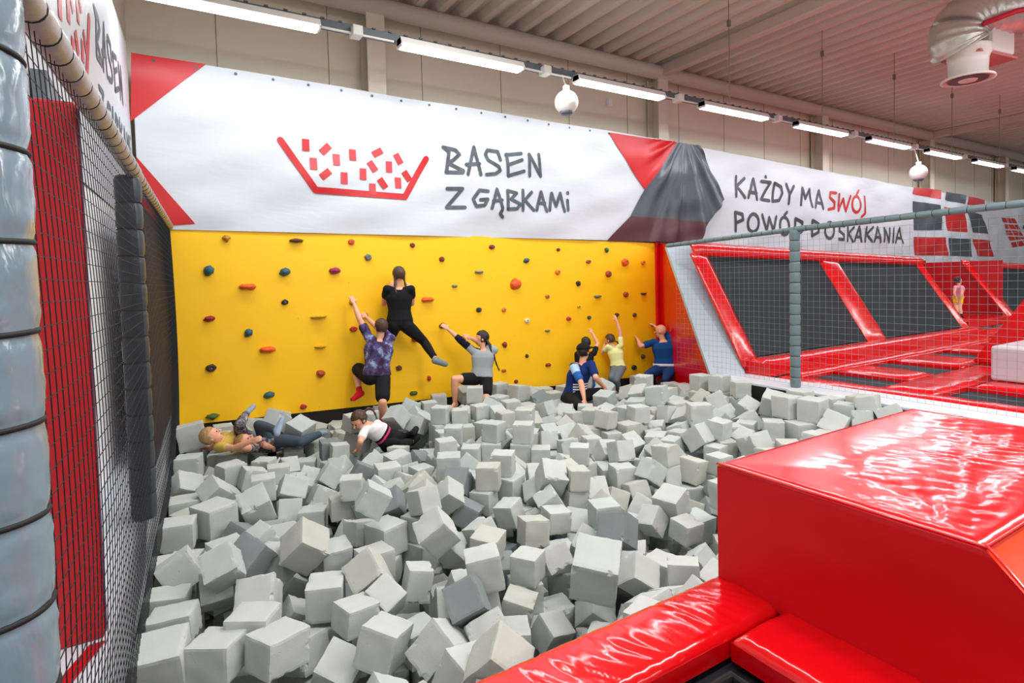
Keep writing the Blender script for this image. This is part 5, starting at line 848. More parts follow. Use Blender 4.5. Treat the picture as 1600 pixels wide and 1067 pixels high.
# ================================================================ LEFT NET, RAILS, POSTS
def net_mesh(bm, P, na, nb, da, db, r, diamond):
    """net of thin cords over the rectangle P(a,b), a in 0..na, b in 0..nb"""
    def seg(a, b_): 
        a, b_ = P(*a), P(*b_); d = (b_-a); 
        if d.length < .02: return
        d.normalize(); s = d.cross(Vector((1, 0, 0))).normalized(); t_ = s.cross(d)
        ra = [[bm.verts.new(q+(s*cos(k*2*pi/3)+t_*sin(k*2*pi/3))*r) for k in range(3)] for q in (a, b_)]
        for k in range(3): bm.faces.new((ra[0][k], ra[0][(k+1) % 3], ra[1][(k+1) % 3], ra[1][k]))
    if not diamond:
        k = 0
        while k*da <= na: seg((k*da, 0), (k*da, nb)); k += 1
        k = 0
        while k*db <= nb: seg((0, k*db), (na, k*db)); k += 1
    else:
        k = -int(nb/da)
        while k*da < na:
            s = k*da; a0 = max(0, s); a1 = min(na, s+nb)
            if a1 > a0:
                n = max(1, int((a1-a0)/.5))
                for j in range(n):
                    p, q = a0+(a1-a0)*j/n, a0+(a1-a0)*(j+1)/n
                    seg((p, p-s), (q, q-s)); seg((p, nb-(p-s)), (q, nb-(q-s)))
            k += 1
def sleeve(name, p, q, r, seglen, m, parent=None, ties='tie', tm='black', nr=20, seed=0, tier=.012, pinch=.13):
    p, q = Vector(p), Vector(q); L_ = (q-p).length; d = (q-p)/L_; n = max(1, round(L_/seglen)); up = Vector((0, 0, 1)) if abs(d.z) < .9 else Vector((1, 0, 0))
    s = d.cross(up).normalized(); t_ = s.cross(d); b = NB(); rings = []; K = 9
    for i in range(n*K+1):
        f = (i % K)/K; e_ = abs(2*f-1)**5; rr = r*(1-pinch*e_); c = p+d*(L_*i/(n*K))
        rings.append([b.verts.new(c+(s*cos(2*pi*k/nr)+t_*sin(2*pi*k/nr))*rr*(1+.035*noise.noise(Vector((k*.9+seed, i*.55, seed))))) for k in range(nr)])
    for a_, c_ in zip(rings, rings[1:]):
        for k in range(nr): b.faces.new((a_[k], a_[(k+1) % nr], c_[(k+1) % nr], c_[k]))
    b.faces.new(rings[0][::-1]); b.faces.new(rings[-1]); o = obj(name, b, m, parent, True)
    if ties:
        for i in range(1, n):
            b = NB(); c = p+d*(L_*i/n)
            rg = [[b.verts.new(c+(s*cos(2*pi*k/nr)+t_*sin(2*pi*k/nr))*(r*(1-pinch+.015)+tier*cos(j*pi/3))+d*tier*sin(j*pi/3)+d*(tier*.8*sin(2*pi*k/nr+i))) for j in range(6)] for k in range(nr)]
            for k in range(nr):
                for j in range(6): b.faces.new((rg[k][j], rg[k][(j+1) % 6], rg[(k+1) % nr][(j+1) % 6], rg[(k+1) % nr][j]))
            obj(ties, b, M[tm], o, True)
    return o
LEDGE = .08
bm = NB()
def PN(a, b_):         # the net hangs slack: it leans into the pit and its cords drift sideways near the foot
    s_ = max(0, 1.5-b_)/1.5; y = -.05-a+.10*s_*s_*sin(a*1.3+.5)-.22*s_**3; y = min(y, -.03)
    return Vector((nx(y)+.05*sin(pi*min(1, b_/2.4))*(.4+.6*sin(a*.9)**2), y, -.32+b_))
def wavy_net(bm, na, nb, st, r):
    def line(P):
        tube(bm, P, r, 3, cap=False)
    k = 0
    while k*st <= na: line([PN(k*st, nb*j/14) for j in range(15)]); k += 1
    k = 0
    while k*st <= nb: line([PN(na*j/40, k*st) for j in range(41)]); k += 1
wavy_net(bm, 6.3, 2.40, .052, .0016)
tag(obj('safety_net', bm, M['cord']), 'black mesh net along the left side of the foam pit', 'net')
FP = Vector((nx(-6.28), -6.28, 0))
fp = empty('padded_post', (FP.x-.02, FP.y, -1.2), 'big grey vinyl padded post with black ties at the left edge of the picture', 'padded post', 'padded net posts')
sleeve('post_sleeve', (FP.x-.056, FP.y, -.9), (FP.x-.056, FP.y, 2.55), .12, .172, M['sleeve'], fp, nr=48, seed=3, tier=.006, pinch=.06)
P2 = Vector((nx(-3.72)-.03, -3.72, 0))
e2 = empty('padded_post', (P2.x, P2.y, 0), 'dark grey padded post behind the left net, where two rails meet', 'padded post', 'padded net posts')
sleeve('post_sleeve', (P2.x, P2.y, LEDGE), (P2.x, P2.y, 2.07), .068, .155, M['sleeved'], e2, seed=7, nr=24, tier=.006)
e3 = empty('padded_rail', (nx(-5), -5, 2.1), 'grey foam wrapped rail with black ties sloping along the top of the left net', 'padded rail')
sleeve('rail_sleeve', (nx(-6.22), -6.22, 2.1), (nx(-3.66), -3.66, 2.1), .042, .15, M['railm'], e3, seed=1, nr=18, tier=.003)
sleeve('rail_sleeve', (nx(-3.64), -3.64, 2.1), (nx(-.03), -.03, 2.13), .038, .15, M['railm'], e3, seed=5, nr=18, tier=.004)
# ledge outside the net, red mat, dark panel
bm = NB(); prism(bm, [(nx(-.0)-.03, 0, LEDGE), (nx(-5.88)-.03, -5.88, LEDGE), (nx(-5.88, -.2), -5.88, LEDGE), (nx(0, -.2), 0, LEDGE)], (0, 0, -.35)); tag(obj('side_ledge', bm, M['deck']), 'narrow pale grey ledge between the left net and the left wall', 'ledge')
bm = NB(); prism(bm, [(nx(-5.0)-.05, -5.05, LEDGE+.003), (nx(-5.0)-.10, -5.05, LEDGE+.003), (nx(-5.5)-.24, -5.5, LEDGE+.003), (nx(-5.5)-.18, -5.5, LEDGE+.003)], (0, 0, .004)); tag(obj('floor_stripe', bm, M['mattered']), 'short red stripe on the pale ledge under the tall red mat', 'stripe')
ym_ = -5.02; a = at(165, 1010, 'y', ym_); a2 = at(130, 160, 'y', ym_)
rm = empty('tall_mat', (a.x-.12, ym_, a.z), 'tall dark red mat standing upright behind the left net', 'mat')
bm = NB(); box(bm, nx(ym_, -.2)+.005, a.x, ym_, ym_+.05, LEDGE, a2.z, .012); obj('mat_body', bm, M['mattered'], rm)
bm = NB(); box(bm, a.x, a.x+.006, ym_+.01, ym_+.045, LEDGE+.02, a2.z-.02, .002); obj('mat_edging', bm, mat('purple_edge', (96, 48, 84), .5), rm)
bm = NB(); prism(bm, [(nx(-.03)-.05, -.03, -.9), (nx(-2.6)-.05, -2.6, -.9), (nx(-2.6)-.05, -2.6, 2.03), (nx(-.03)-.05, -.03, 2.08)], (-.04, 0, 0)); tag(obj('side_board', bm, M['brown']), 'dark brown panel beside the left end of the yellow wall, behind the net', 'panel')
bm = NB(); box(bm, nx(-4.05, -.19)-.01, nx(-4.05, -.19)+.05, -4.3, -3.85, 2.2, 2.44); tag(obj('wall_box', bm, M['tray']), 'small grey green box on the left wall above the tall red mat', 'box')

# ================================================================ PIT EDGES
bm = NB(); prism(bm, [(7.93, -.06, -1.2), (7.93, -.06, 2.04), (7.30, -1.12, 1.88), (6.86, -2.12, .0), (6.78, -2.2, -1.2)], (.05, .03, 0))
tag(obj('side_mat', bm, M['red']), 'red and orange triangular side mat between the yellow wall and the silver slanted panel', 'mat')
s = {}
A1, A2 = Vector((7.20, -1.20, 1.90)), at(1090, 383, 'y', -1.27); B1, B2 = at(1110, 585, 'z', -.01), at(1166, 588, 'z', -.03)
A1 = at(1041, 385, 'y', -1.1); 
bm = NB(); prism(bm, [A1, A2, B2, B1], (.02, .05, -.02)); tag(obj('slanted_mat', bm, M['silver']), 'plain silver grey slanted mat right of the yellow wall', 'mat')
# kerb along the right side of the pit
bm = NB(); box(bm, 6.55, 7.12, -7.2, -2.3, -.12, 0.0, .01); box(bm, 6.6, 7.1, -7.2, -2.3, -1.25, -.12); tag(obj('kerb_board', bm, [M['deck']]), 'pale grey kerb board along the right side of the foam pit', 'kerb')
bm = NB(); box(bm, 6.53, 6.548, -6.0, -2.25, -1.25, -.03); tag(obj('pit_lining', bm, M['black']), 'black lining on the right inner side of the foam pit', 'lining')
# right net: posts, rail, square mesh
bm = NB()
def PR(a, b_): return Vector((6.78, -1.5-a, .02+b_))
net_mesh(bm, PR, 6.2, 1.88, .075, .075, .0015, False)
tag(obj('safety_net', bm, M['cordg']), 'thin grey square mesh net between the foam pit and the red trampolines', 'net')
e4 = empty('padded_post', (6.78, -3.42, 0), 'grey green padded post standing on the kerb in front of the trampolines', 'padded post', 'padded net posts')
p4 = at(1243, 612, 'x', 6.70); q4 = at(1243, 358, 'x', 6.70)
sleeve('post_sleeve', (6.70, p4.y, 0), (6.70, p4.y, 1.95), .062, .13, M['sleeveg'], e4, seed=2, tier=.004)
e5 = empty('padded_rail', (6.7, -4, 1.95), 'grey green wrapped rail along the top of the right net', 'padded rail')
ra, rb, rc = at(1042, 384, 'x', 6.70), at(1243, 358, 'x', 6.70), at(1605, 317, 'x', 6.70)
sleeve('rail_sleeve', ra, rb, .032, .15, M['sleeveg'], e5, seed=4, nr=14, tier=.003); sleeve('rail_sleeve', rb, rc, .036, .15, M['sleeveg'], e5, seed=6, nr=14, tier=.003)

# ================================================================ SLANTED TRAMPOLINES
YT, YBm = -1.45, -2.45; Zt_ = lambda x: 1.90-(x-7)*.031; ZB = .12
def sl_(x, t_, off=0):
    """point on the slanted wall: t 0 bottom .. 1 top"""
    n = Vector((0, -(1.75), -1.0)).normalized()*-1
    p = Vector((x, YBm+(YT-YBm)*t_, ZB+(Zt_(x)-ZB)*t_)); return p+Vector((0, -.87, .5))*off
def slab(bm, xa, xb, ta, tb, th=.07, off=0, nxs=1, mi=0, xc=None, xd=None, puff=.0):
    """pad lying on the slanted wall, softly domed"""
    xc = xa if xc is None else xc; xd = xb if xd is None else xd; na = max(2, int(abs(xb-xa)/.12)); nb_ = max(2, int(abs(tb-ta)*2/.12)); g = []
    for i in range(na+1):
        row = []
        for j in range(nb_+1):
            s_, t_ = i/na, j/nb_; x = (xa+(xb-xa)*s_)*(1-t_)+(xc+(xd-xc)*s_)*t_; t = ta+(tb-ta)*t_
            ed = min(s_, 1-s_)*na*.12, min(t_, 1-t_)*nb_*.12; e_ = min(1, min(ed)/.05) if min(ed) < .05 else 1
            row.append(bm.verts.new(sl_(x, t, off+th*(.35+.65*math.sqrt(e_))+.012*noise.noise(Vector((x*4, t*6, 1.3))))))
        g.append(row)
    for i in range(na):
        for j in range(nb_): f = bm.faces.new((g[i][j], g[i+1][j], g[i+1][j+1], g[i][j+1])); f.smooth = True; f.material_index = mi
    # back and rim
    bk = [[bm.verts.new(sl_(g[i][j].co.x, 0, 0)) for j in (0, nb_)] for i in (0, na)]
    k = 0
    for i, ii in ((0, 0), (na, 1)):
        for j, jj in ((0, 0), (nb_, 1)):
            bk[ii][jj].co = sl_(g[i][j].co.x, ta if j == 0 else tb, off)
    bm.faces.new((bk[0][0], bk[0][1], bk[1][1], bk[1][0]))
    bm.faces.new([g[i][0] for i in range(na+1)]+[bk[1][0], bk[0][0]]); bm.faces.new([g[i][nb_] for i in range(na+1)]+[bk[1][1], bk[0][1]])
    bm.faces.new([g[0][j] for j in range(nb_+1)]+[bk[0][1], bk[0][0]]); bm.faces.new([g[na][j] for j in range(nb_+1)]+[bk[1][1], bk[1][0]])
def xs(u, v): return None
def slx(u, v):
    """pixel -> x and t on the slanted wall plane"""
    n = (sl_(7, 1)-sl_(7, 0)).cross(Vector((1, 0, -.0155))).normalized(); p = atp(u, v, n, n.dot(sl_(10, .5))); return p.x, (p.y-YBm)/(YT-YBm)
BEDS = [(7.48, 10.55, 'slanted dark trampoline bed nearest the silver panel'), (11.1, 14.3, 'second slanted dark trampoline bed, left of the red alcove'), (17.3, 20.5, 'slanted dark trampoline bed beyond the red alcove, by the right edge'), (21.1, 25, 'farthest slanted dark trampoline bed')]
for i, (xa, xb, lab) in enumerate(BEDS):
    e = empty('slanted_trampoline', ((xa+xb)/2, -2, ZB), lab, 'trampoline', 'slanted wall trampolines')
    bm = NB(); a, b_, c, d = sl_(xa-.1, .04, .0), sl_(xb+.1, .04, .0), sl_(xb+.1, .93, .0), sl_(xa-.1, .93, .0); prism(bm, [a, b_, c, d], Vector((0, -.87, .5))*.015); obj('bed', bm, M['bed'], e)
    bm = NB(); tube(bm, [sl_(xa-.05, .05, .01), sl_(xb+.05, .05, .01), sl_(xb+.05, .92, .01), sl_(xa-.05, .92, .01), sl_(xa-.05, .05, .01)], .02, 8); obj('bed_frame', bm, M['black'], e)
def pad(name, fn, lab, grp='red pads of the slanted wall', m='red'):
    bm = NB(); fn(bm); bmesh.ops.recalc_face_normals(bm, faces=bm.faces[:]); return tag(obj(name, bm, M[m]), lab, 'pad', grp)
pad('frame_pad', lambda b: slab(b, 7.05, 7.42, -.02, .92), 'red upright pad right beside the silver slanted panel')
pad('frame_pad', lambda b: slab(b, 10.5, 11.15, -.02, .92), 'red upright pad between the two nearest slanted trampolines')
pad('frame_pad', lambda b: slab(b, 14.25, 14.58, -.02, .98), 'red upright pad left of the alcove with the girl')
pad('frame_pad', lambda b: slab(b, 16.8, 17.3, -.02, .98), 'red upright pad right of the alcove with the girl')
pad('frame_pad', lambda b: slab(b, 20.5, 21.1, -.02, .92), 'red upright pad at the far right of the slanted wall')
pad('top_pad', lambda b: slab(b, 7.15, 14.7, .90, 1.02, .1), 'long red pad along the top of the two nearest slanted trampolines')
pad('top_pad', lambda b: slab(b, 16.85, 25, .90, 1.02, .1), 'long red pad along the top right of the alcove')
def hpad(bm, xa, xb, ya, yb, z0, z1, puff=.02, sx=.10, sd=0.0, rise=0):
    """horizontal pad: domed vinyl cushion with creases"""
    na = max(3, int((xb-xa)/sx)); nb_ = max(3, int((yb-ya)/sx)); top = []
    for i in range(na+1):
        row = []
        for j in range(nb_+1):
            s_, t_ = i/na, j/nb_; x, y = xa+(xb-xa)*s_, ya+(yb-ya)*t_; ed = min(min(x-xa, xb-x), min(y-ya, yb-y))
            h = z1-puff*(1-min(1, ed/.08))**2+rise*t_+.010*noise.noise(Vector((x*5+sd, y*5, sd)))*min(1, ed/.05)
            row.append(bm.verts.new((x, y, h)))
        top.append(row)
    for i in range(na):
        for j in range(nb_): bm.faces.new((top[i][j], top[i+1][j], top[i+1][j+1], top[i][j+1])).smooth = True
    c = [bm.verts.new(p) for p in ((xa, ya, z0), (xb, ya, z0), (xb, yb, z0), (xa, yb, z0))]
    bm.faces.new(c[::-1]); bm.faces.new([top[i][0] for i in range(na, -1, -1)]+[c[0], c[1]]); bm.faces.new([top[i][nb_] for i in range(na+1)]+[c[2], c[3]])
    bm.faces.new([top[0][j] for j in range(nb_+1)]+[c[3], c[0]]); bm.faces.new([top[na][j] for j in range(nb_, -1, -1)]+[c[1], c[2]])
pad('foot_pad', lambda b: hpad(b, 7.12, 14.3, -2.86, -2.42, 0.0, .22, .05, .12, 3), 'long puffy red pad along the foot of the slanted wall, left of the alcove')
pad('foot_pad', lambda b: hpad(b, 14.35, 25, -2.80, -2.45, 0.0, .12, .05, .14, 5), 'long red pad along the foot of the slanted wall, right of the alcove')
# alcove
al = empty('alcove', (15.8, -1.6, 0), 'dark red padded alcove with a step in the slanted wall, where the girl stands', 'alcove')
bm = NB(); box(bm, 14.7, 16.9, -2.4, -1.0, .12, .30, .02); obj('step', bm, M['red'], al)
bm = NB(); box(bm, 14.6, 17.0, -.62, -.55, .3, 1.66); obj('back_panel', bm, M['mattered'], al)
bm = NB(); box(bm, 17.0, 17.05, -2.2, -.6, .3, 1.6); obj('side_panel', bm, M['mattered'], al)
# ================================================================ TRAMPOLINE DECK
# steel deck under the pads; holes hold the beds
rows = [(-4.05, -3.05), (-5.75, -4.68), (-7.5, -6.4)]; cols = [(7.55, 8.35), (9.05, 9.95), (10.9, 11.9), (12.9, 13.9), (14.9, 15.9), (16.9, 18)]
names_r = ['first row by the slanted wall', 'second row out from the slanted wall', 'third row out from the slanted wall']; ordn = ['nearest', 'second', 'third', 'fourth', 'fifth', 'sixth']
for j, (ya, yb) in enumerate(rows[:2]):
    for i, (xa, xb) in enumerate(cols):
        if j == 1 and i >= 1: continue
        bm = NB(); box(bm, xa-.1, xb+.1, ya-.1, yb+.1, -.1, -.07)
        tag(obj('floor_trampoline', bm, M['bed']), 'flat dark trampoline, %s from the kerb, %s' % (ordn[i], names_r[j]), 'trampoline', 'floor trampolines')
def strip(xa, xb, ya, yb, lab, sd, m='red'):
    bm = NB(); hpad(bm, xa, xb, ya, yb, -.10, .012, .035, .10, sd); tag(obj('floor_pad', bm, M[m]), lab, 'pad', 'red pads between the floor trampolines')
strip(7.13, 7.52, -8.5, -2.87, 'red pad strip running along the pale kerb', 1)
for i in range(5):
    strip(cols[i][1]+.0, cols[i+1][0], rows[0][0], rows[0][1], 'red pad between the %s and %s floor trampolines by the slanted wall' % (ordn[i], ordn[i+1]), 2+i)
strip(7.53, 18, -3.04, -2.81, 'narrow red pad strip right in front of the slanted wall foot pad', 9)
strip(7.53, 18, -4.67, -4.06, 'broad red pad strip between the first and second rows of floor trampolines', 10)
strip(8.36, 18, -8.5, -4.68, 'wide red padded area around the pale grey block', 11)
strip(7.53, 8.35, -8.5, -5.76, 'red pad in front of the second row trampoline at the right edge', 12)
bm = NB(); box(bm, 7.13, 26, -9, -2.4, -.3, -.12); tag(obj('trampoline_deck', bm, M['black']), 'black deck carrying the floor trampolines', 'deck')
# pale block with red wedge
gb = at(1547, 595, 'z', 0.01); gz = 1.42-(545-437)/ (595-437)*1.42
gbk = empty('foam_block', (gb.x+.5, gb.y-.3, .012), 'pale grey padded block standing among the trampolines at the right edge', 'block')
bm = NB(); box(bm, gb.x, gb.x+1.2, gb.y-.8, gb.y, .02, .45, .03); obj('block_cover', bm, M['greyblock'], gbk)
bm = NB(); y0_, y1_ = gb.y-.02, gb.y-.02; 
wx = gb.x+.35
prism(bm, [(10.16, -4.05, .03), (10.16, -4.95, 1.45), (10.16, -5.9, 1.45), (10.16, -5.9, .03)], (1.2, 0, 0)); bmesh.ops.bevel(bm, geom=bm.edges[:], offset=.03, segments=3, affect='EDGES'); tag(obj('wedge_mat', bm, M['red']), 'glossy red slanted mat standing behind the pale grey block at the right edge', 'mat')

# ================================================================ NEAR RED PADS AND BOX
def fine_pad(name, xa, xb, ya, yb, z0, z1, lab, axis, sd, slope=0, corner=None):
    """close pad with strong cross creases; axis: 0 creases run across x, 1 across y"""
    bm = NB(); st = .014; na = int((xb-xa)/st); nb_ = int((yb-ya)/st); top = []
    for i in range(na+1):
        row = []
        for j in range(nb_+1):
            x, y = xa+(xb-xa)*i/na, ya+(yb-ya)*j/nb_; ex, ey = min(x-xa, xb-x), min(y-ya, yb-y); ed = min(ex, ey)
            l, c_ = (x, y) if axis == 0 else (y, x); wdt = (yb-ya) if axis == 0 else (xb-xa); cc = (y-ya)/wdt if axis == 0 else (x-xa)/wdt
            wob = .05*noise.noise(Vector((l*2, c_*5, sd)))
            n1 = noise.noise(Vector(((l+wob+.35*c_)*13, c_*1.6, sd))); n2 = noise.noise(Vector(((l+wob+.5*c_)*27, c_*3, sd+9)))
            amp = max(0, min(1, .55+1.1*noise.noise(Vector((l*1.3, sd, 2)))))
            cr = -(.011*max(0, abs(n1)-.12)+.006*abs(n2))*amp*(1-.5*abs(2*cc-1))*2.0
            h = z1+cr-.028*(1-min(1, ed/.045))**2+.012*sin(pi*cc)+slope*cc
            row.append(bm.verts.new((x, y, h)))
        top.append(row)
    for i in range(na):
        for j in range(nb_): bm.faces.new((top[i][j], top[i+1][j], top[i+1][j+1], top[i][j+1])).smooth = True
    c = [bm.verts.new(p) for p in ((xa, ya, z0), (xb, ya, z0), (xb, yb, z0), (xa, yb, z0))]
    bm.faces.new(c[::-1]); bm.faces.new([top[i][0] for i in range(na, -1, -1)]+[c[0], c[1]]); bm.faces.new([top[i][nb_] for i in range(na+1)]+[c[2], c[3]])
    bm.faces.new([top[0][j] for j in range(nb_+1)]+[c[3], c[0]]); bm.faces.new([top[na][j] for j in range(nb_, -1, -1)]+[c[1], c[2]])
    return tag(obj(name, bm, M['redpad']), lab, 'pad', 'red edge pads around the near trampoline')
fine_pad('edge_pad', -.55, 2.24, -6.24, -5.90, -.10, 0.0, 'shiny creased red pad along the near edge of the foam pit', 0, 1.0)
fine_pad('edge_pad', 1.86, 2.24, -8.2, -6.255, -.10, 0.0, 'smooth red pad in front of the big red box, beside the black trampoline', 1, 4.0)
bm = NB(); box(bm, -.55, 1.95, -8.6, -6.15, -.16, -.13); tag(obj('floor_trampoline', bm, M['bedn']), 'black trampoline bed at the bottom edge, inside the near red pads', 'trampoline', 'near trampoline bed')
bm = NB(); tube(bm, [(-.5, -6.3, -.115), (1.80, -6.3, -.115), (1.80, -8.2, -.115)], .02, 10); tag(obj('bed_rim', bm, M['black']), 'black rim tube of the trampoline bed at the bottom edge', 'rim')
bm = NB(); box(bm, -.35, 4.3, -6.05, -5.93, -1.25, -.11); box(bm, 2.1, 6.55, -6.1, -5.95, -1.25, -.11); box(bm, 2.3, 6.6, -8.6, -6.06, -.5, -.11); tag(obj('pit_wall', bm, M['black']), 'black pit wall under the near red pad and the red box', 'pit wall')
# big box, top slightly sunk, creases fan from the near corner
bx0, bx1, by0, by1, bz = 2.18, 4.02, -6.96, -5.94, .552
bm = NB(); st = .02; na, nb_ = int((bx1-bx0)/st), int((by1-by0)/st); T = []
for i in range(na+1):
    row = []
    for j in range(nb_+1):
        x, y = bx0+(bx1-bx0)*i/na, by0+(by1-by0)*j/nb_; ed = min(x-bx0, bx1-x, y-by0, by1-y)
        q = Vector((x-bx0, y-by0)); ang = math.atan2(q.y, q.x+.25); rr = q.length
        n1 = noise.noise(Vector((ang*9, rr*1.2, .3))); n2 = noise.noise(Vector((ang*22, rr*2, 4)))
        amp = max(0, 1-abs(q.y-.25-.1*q.x)/.55)*min(1, ed/.08)
        h = bz-.02*(1-min(1, ed/.03))**2-(.009*abs(n1)+.008*abs(n2)+.003*noise.noise(Vector((x*28+y*14, y*9, 2))))*amp-.012*min(1, ed/.3)
        row.append(bm.verts.new((x, y, h)))
    T.append(row)
for i in range(na):
    for j in range(nb_): bm.faces.new((T[i][j], T[i+1][j], T[i+1][j+1], T[i][j+1])).smooth = True
FL = .55   # how far the near side splays out at its foot
def sidegrid(top, bot, nj=22, amp=.012, sd=0):
    """wall from the top row down to the bottom row, with diagonal creases"""
    prev = top
    for k in range(1, nj+1):
        t_ = k/nj; cur = []
        for a_, b_ in zip(top, bot):
            p = a_.co.lerp(b_, t_); s_ = a_.co.x+a_.co.y
            p = p+Vector((-1, -.3, 0)).normalized()*amp*noise.noise(Vector((s_*2.4+t_*1.6, t_*3-s_*.8, sd)))*sin(pi*t_)*1.5
            cur.append(bm.verts.new(p))
        for i in range(len(cur)-1): bm.faces.new((prev[i], prev[i+1], cur[i+1], cur[i])).smooth = True
        prev = cur
    return prev
zb_ = -.02
frontT = [T[0][j] for j in range(nb_, -1, -1)]
k9 = len(bm.faces); sidegrid(frontT, [Vector((bx0, by0-FL+(by1-by0+FL)*(v.co.y-by0)/(by1-by0), zb_)) for v in frontT], amp=.004, sd=2); bm.faces.ensure_lookup_table()
for f in bm.faces[k9:]: f.material_index = 2
nearT = [T[i][0] for i in range(na+1)]
k0 = len(bm.faces)
sidegrid(nearT, [Vector((v.co.x, by0-FL, zb_)) for v in nearT], 10, 0.004, sd=5); bm.faces.ensure_lookup_table()
for f in bm.faces[k0:]: f.material_index = 1  # near side takes the red with orange light painted in
sidegrid([T[na][j] for j in range(nb_+1)], [Vector((bx1, by0-FL+(by1-by0+FL)*j/nb_, zb_)) for j in range(nb_+1)], 6, 0)
sidegrid([T[i][nb_] for i in range(na, -1, -1)], [Vector((T[i][nb_].co.x, by1, zb_)) for i in range(na, -1, -1)], 6, 0)
bmesh.ops.remove_doubles(bm, verts=bm.verts[:], dist=.0005); bmesh.ops.recalc_face_normals(bm, faces=bm.faces[:])
rbx = empty('padded_box', (3.1, -6.5, 0), 'big glossy red padded box in the lower right foreground', 'padded box')
obj('cover', bm, [M['redbox'], M['orange'], M['redside']], rbx)
bm = NB()
tube(bm, [(bx0-.002, by1, bz-.008), (bx0-.002, by0, bz-.008), (bx1, by0-.002, bz-.008)], .006, 8); tube(bm, [(bx0, by0, bz), (bx0, by0-FL, zb_)], .005, 8)
obj('piping', bm, M['redbox'], rbx, True)
# ================================================================ PEOPLE
def to(p, u, v, L_, side='n'):
    """point on the pixel's ray at distance L_ from joint p (n: nearer to the lens, f: farther)"""
    d = ray(u, v).normalized(); m = p-CAM; b_ = m.dot(d); c = m.dot(m)-L_*L_; q = b_*b_-c
    if q < 0: x = CAM+d*b_; return p+(x-p).normalized()*L_
    return CAM+d*(b_-math.sqrt(q) if side == 'n' else b_+math.sqrt(q))
def cap_(bm, a, b, ra, rb, bulge=0, n=14, k=7):
    """closed tapered limb"""
    a, b = Vector(a), Vector(b); d = b-a; L_ = max(d.length, 1e-4); d = d/L_; up = Vector((0, 0, 1)) if abs(d.z) < .9 else Vector((1, 0, 0)); s = d.cross(up).normalized(); t = s.cross(d)
    st = []
    for i in range(4): an = pi/2*(1-i/4); st.append((-ra*sin(an), ra*cos(an)))
    for i in range(k+1): f = i/k; st.append((L_*f, ra+(rb-ra)*f+bulge*sin(pi*min(1, f*1.3))))
    for i in range(1, 5): an = pi/2*i/4; st.append((L_+rb*sin(an), rb*cos(an)))
    rg = [[bm.verts.new(a+d*h+(s*cos(2*pi*j/n)+t*sin(2*pi*j/n))*max(r, .0005)) for j in range(n)] for h, r in st]
    for x, y in zip(rg, rg[1:]):
        for j in range(n): bm.faces.new((x[j], x[(j+1) % n], y[(j+1) % n], y[j]))
    bm.faces.new(rg[0][::-1]); bm.faces.new(rg[-1])
def ell_(bm, c, ax, r, sub=3):
    """ellipsoid at c, axes ax (three unit vectors), radii r"""
    g = bmesh.ops.create_icosphere(bm, subdivisions=sub, radius=1)
    for v in g['verts']: v.co = Vector(c)+ax[0]*v.co.x*r[0]+ax[1]*v.co.y*r[1]+ax[2]*v.co.z*r[2]
    return g['verts']
def sect(bm, secs, n=20):
    """loft through (centre, side unit, front unit, half width, half depth)"""
    rg = []
    for c, s, f, w_, d_ in secs: rg.append([bm.verts.new(c+s*(w_*math.copysign(abs(cos(a))**.85, cos(a)))+f*(d_*math.copysign(abs(sin(a))**.85, sin(a)))) for a in [2*pi*j/n for j in range(n)]])
    for x, y in zip(rg, rg[1:]):
        for j in range(n): bm.faces.new((x[j], x[(j+1) % n], y[(j+1) % n], y[j]))
    bm.faces.new(rg[0][::-1]); bm.faces.new(rg[-1])
def fuse(name, bm, m, parent, vox=.010, it=3, mats=None, pick=None):
    """grow the overlapping pieces into one continuous skin"""
    bmesh.ops.recalc_face_normals(bm, faces=bm.faces[:]); me = bpy.data.meshes.new(name); bm.to_mesh(me); bm.free(); tmp = bpy.data.objects.new('tmp', me); COL.objects.link(tmp)
    r = tmp.modifiers.new('r', 'REMESH'); r.mode = 'VOXEL'; r.voxel_size = vox; s = tmp.modifiers.new('s', 'SMOOTH'); s.iterations = it; s.factor = .5
    dg = bpy.context.evaluated_depsgraph_get(); out = bpy.data.meshes.new_from_object(tmp.evaluated_get(dg)); bpy.data.objects.remove(tmp); bpy.data.meshes.remove(me); out.name = name
    out.materials.clear(); ms = [m]+(mats or [])
    for x in ms: out.materials.append(x)
    for p in out.polygons:
        p.use_smooth = True
        if pick: p.material_index = pick(p.center)
    o = bpy.data.objects.new(name, out); COL.objects.link(o); o.parent = parent; o.matrix_parent_inverse = Matrix.Translation(-parent.location); return o
def frame(side, up):
    s = side.normalized(); f = up.normalized().cross(s).normalized(); u = s.cross(f).normalized(); return s, f, u
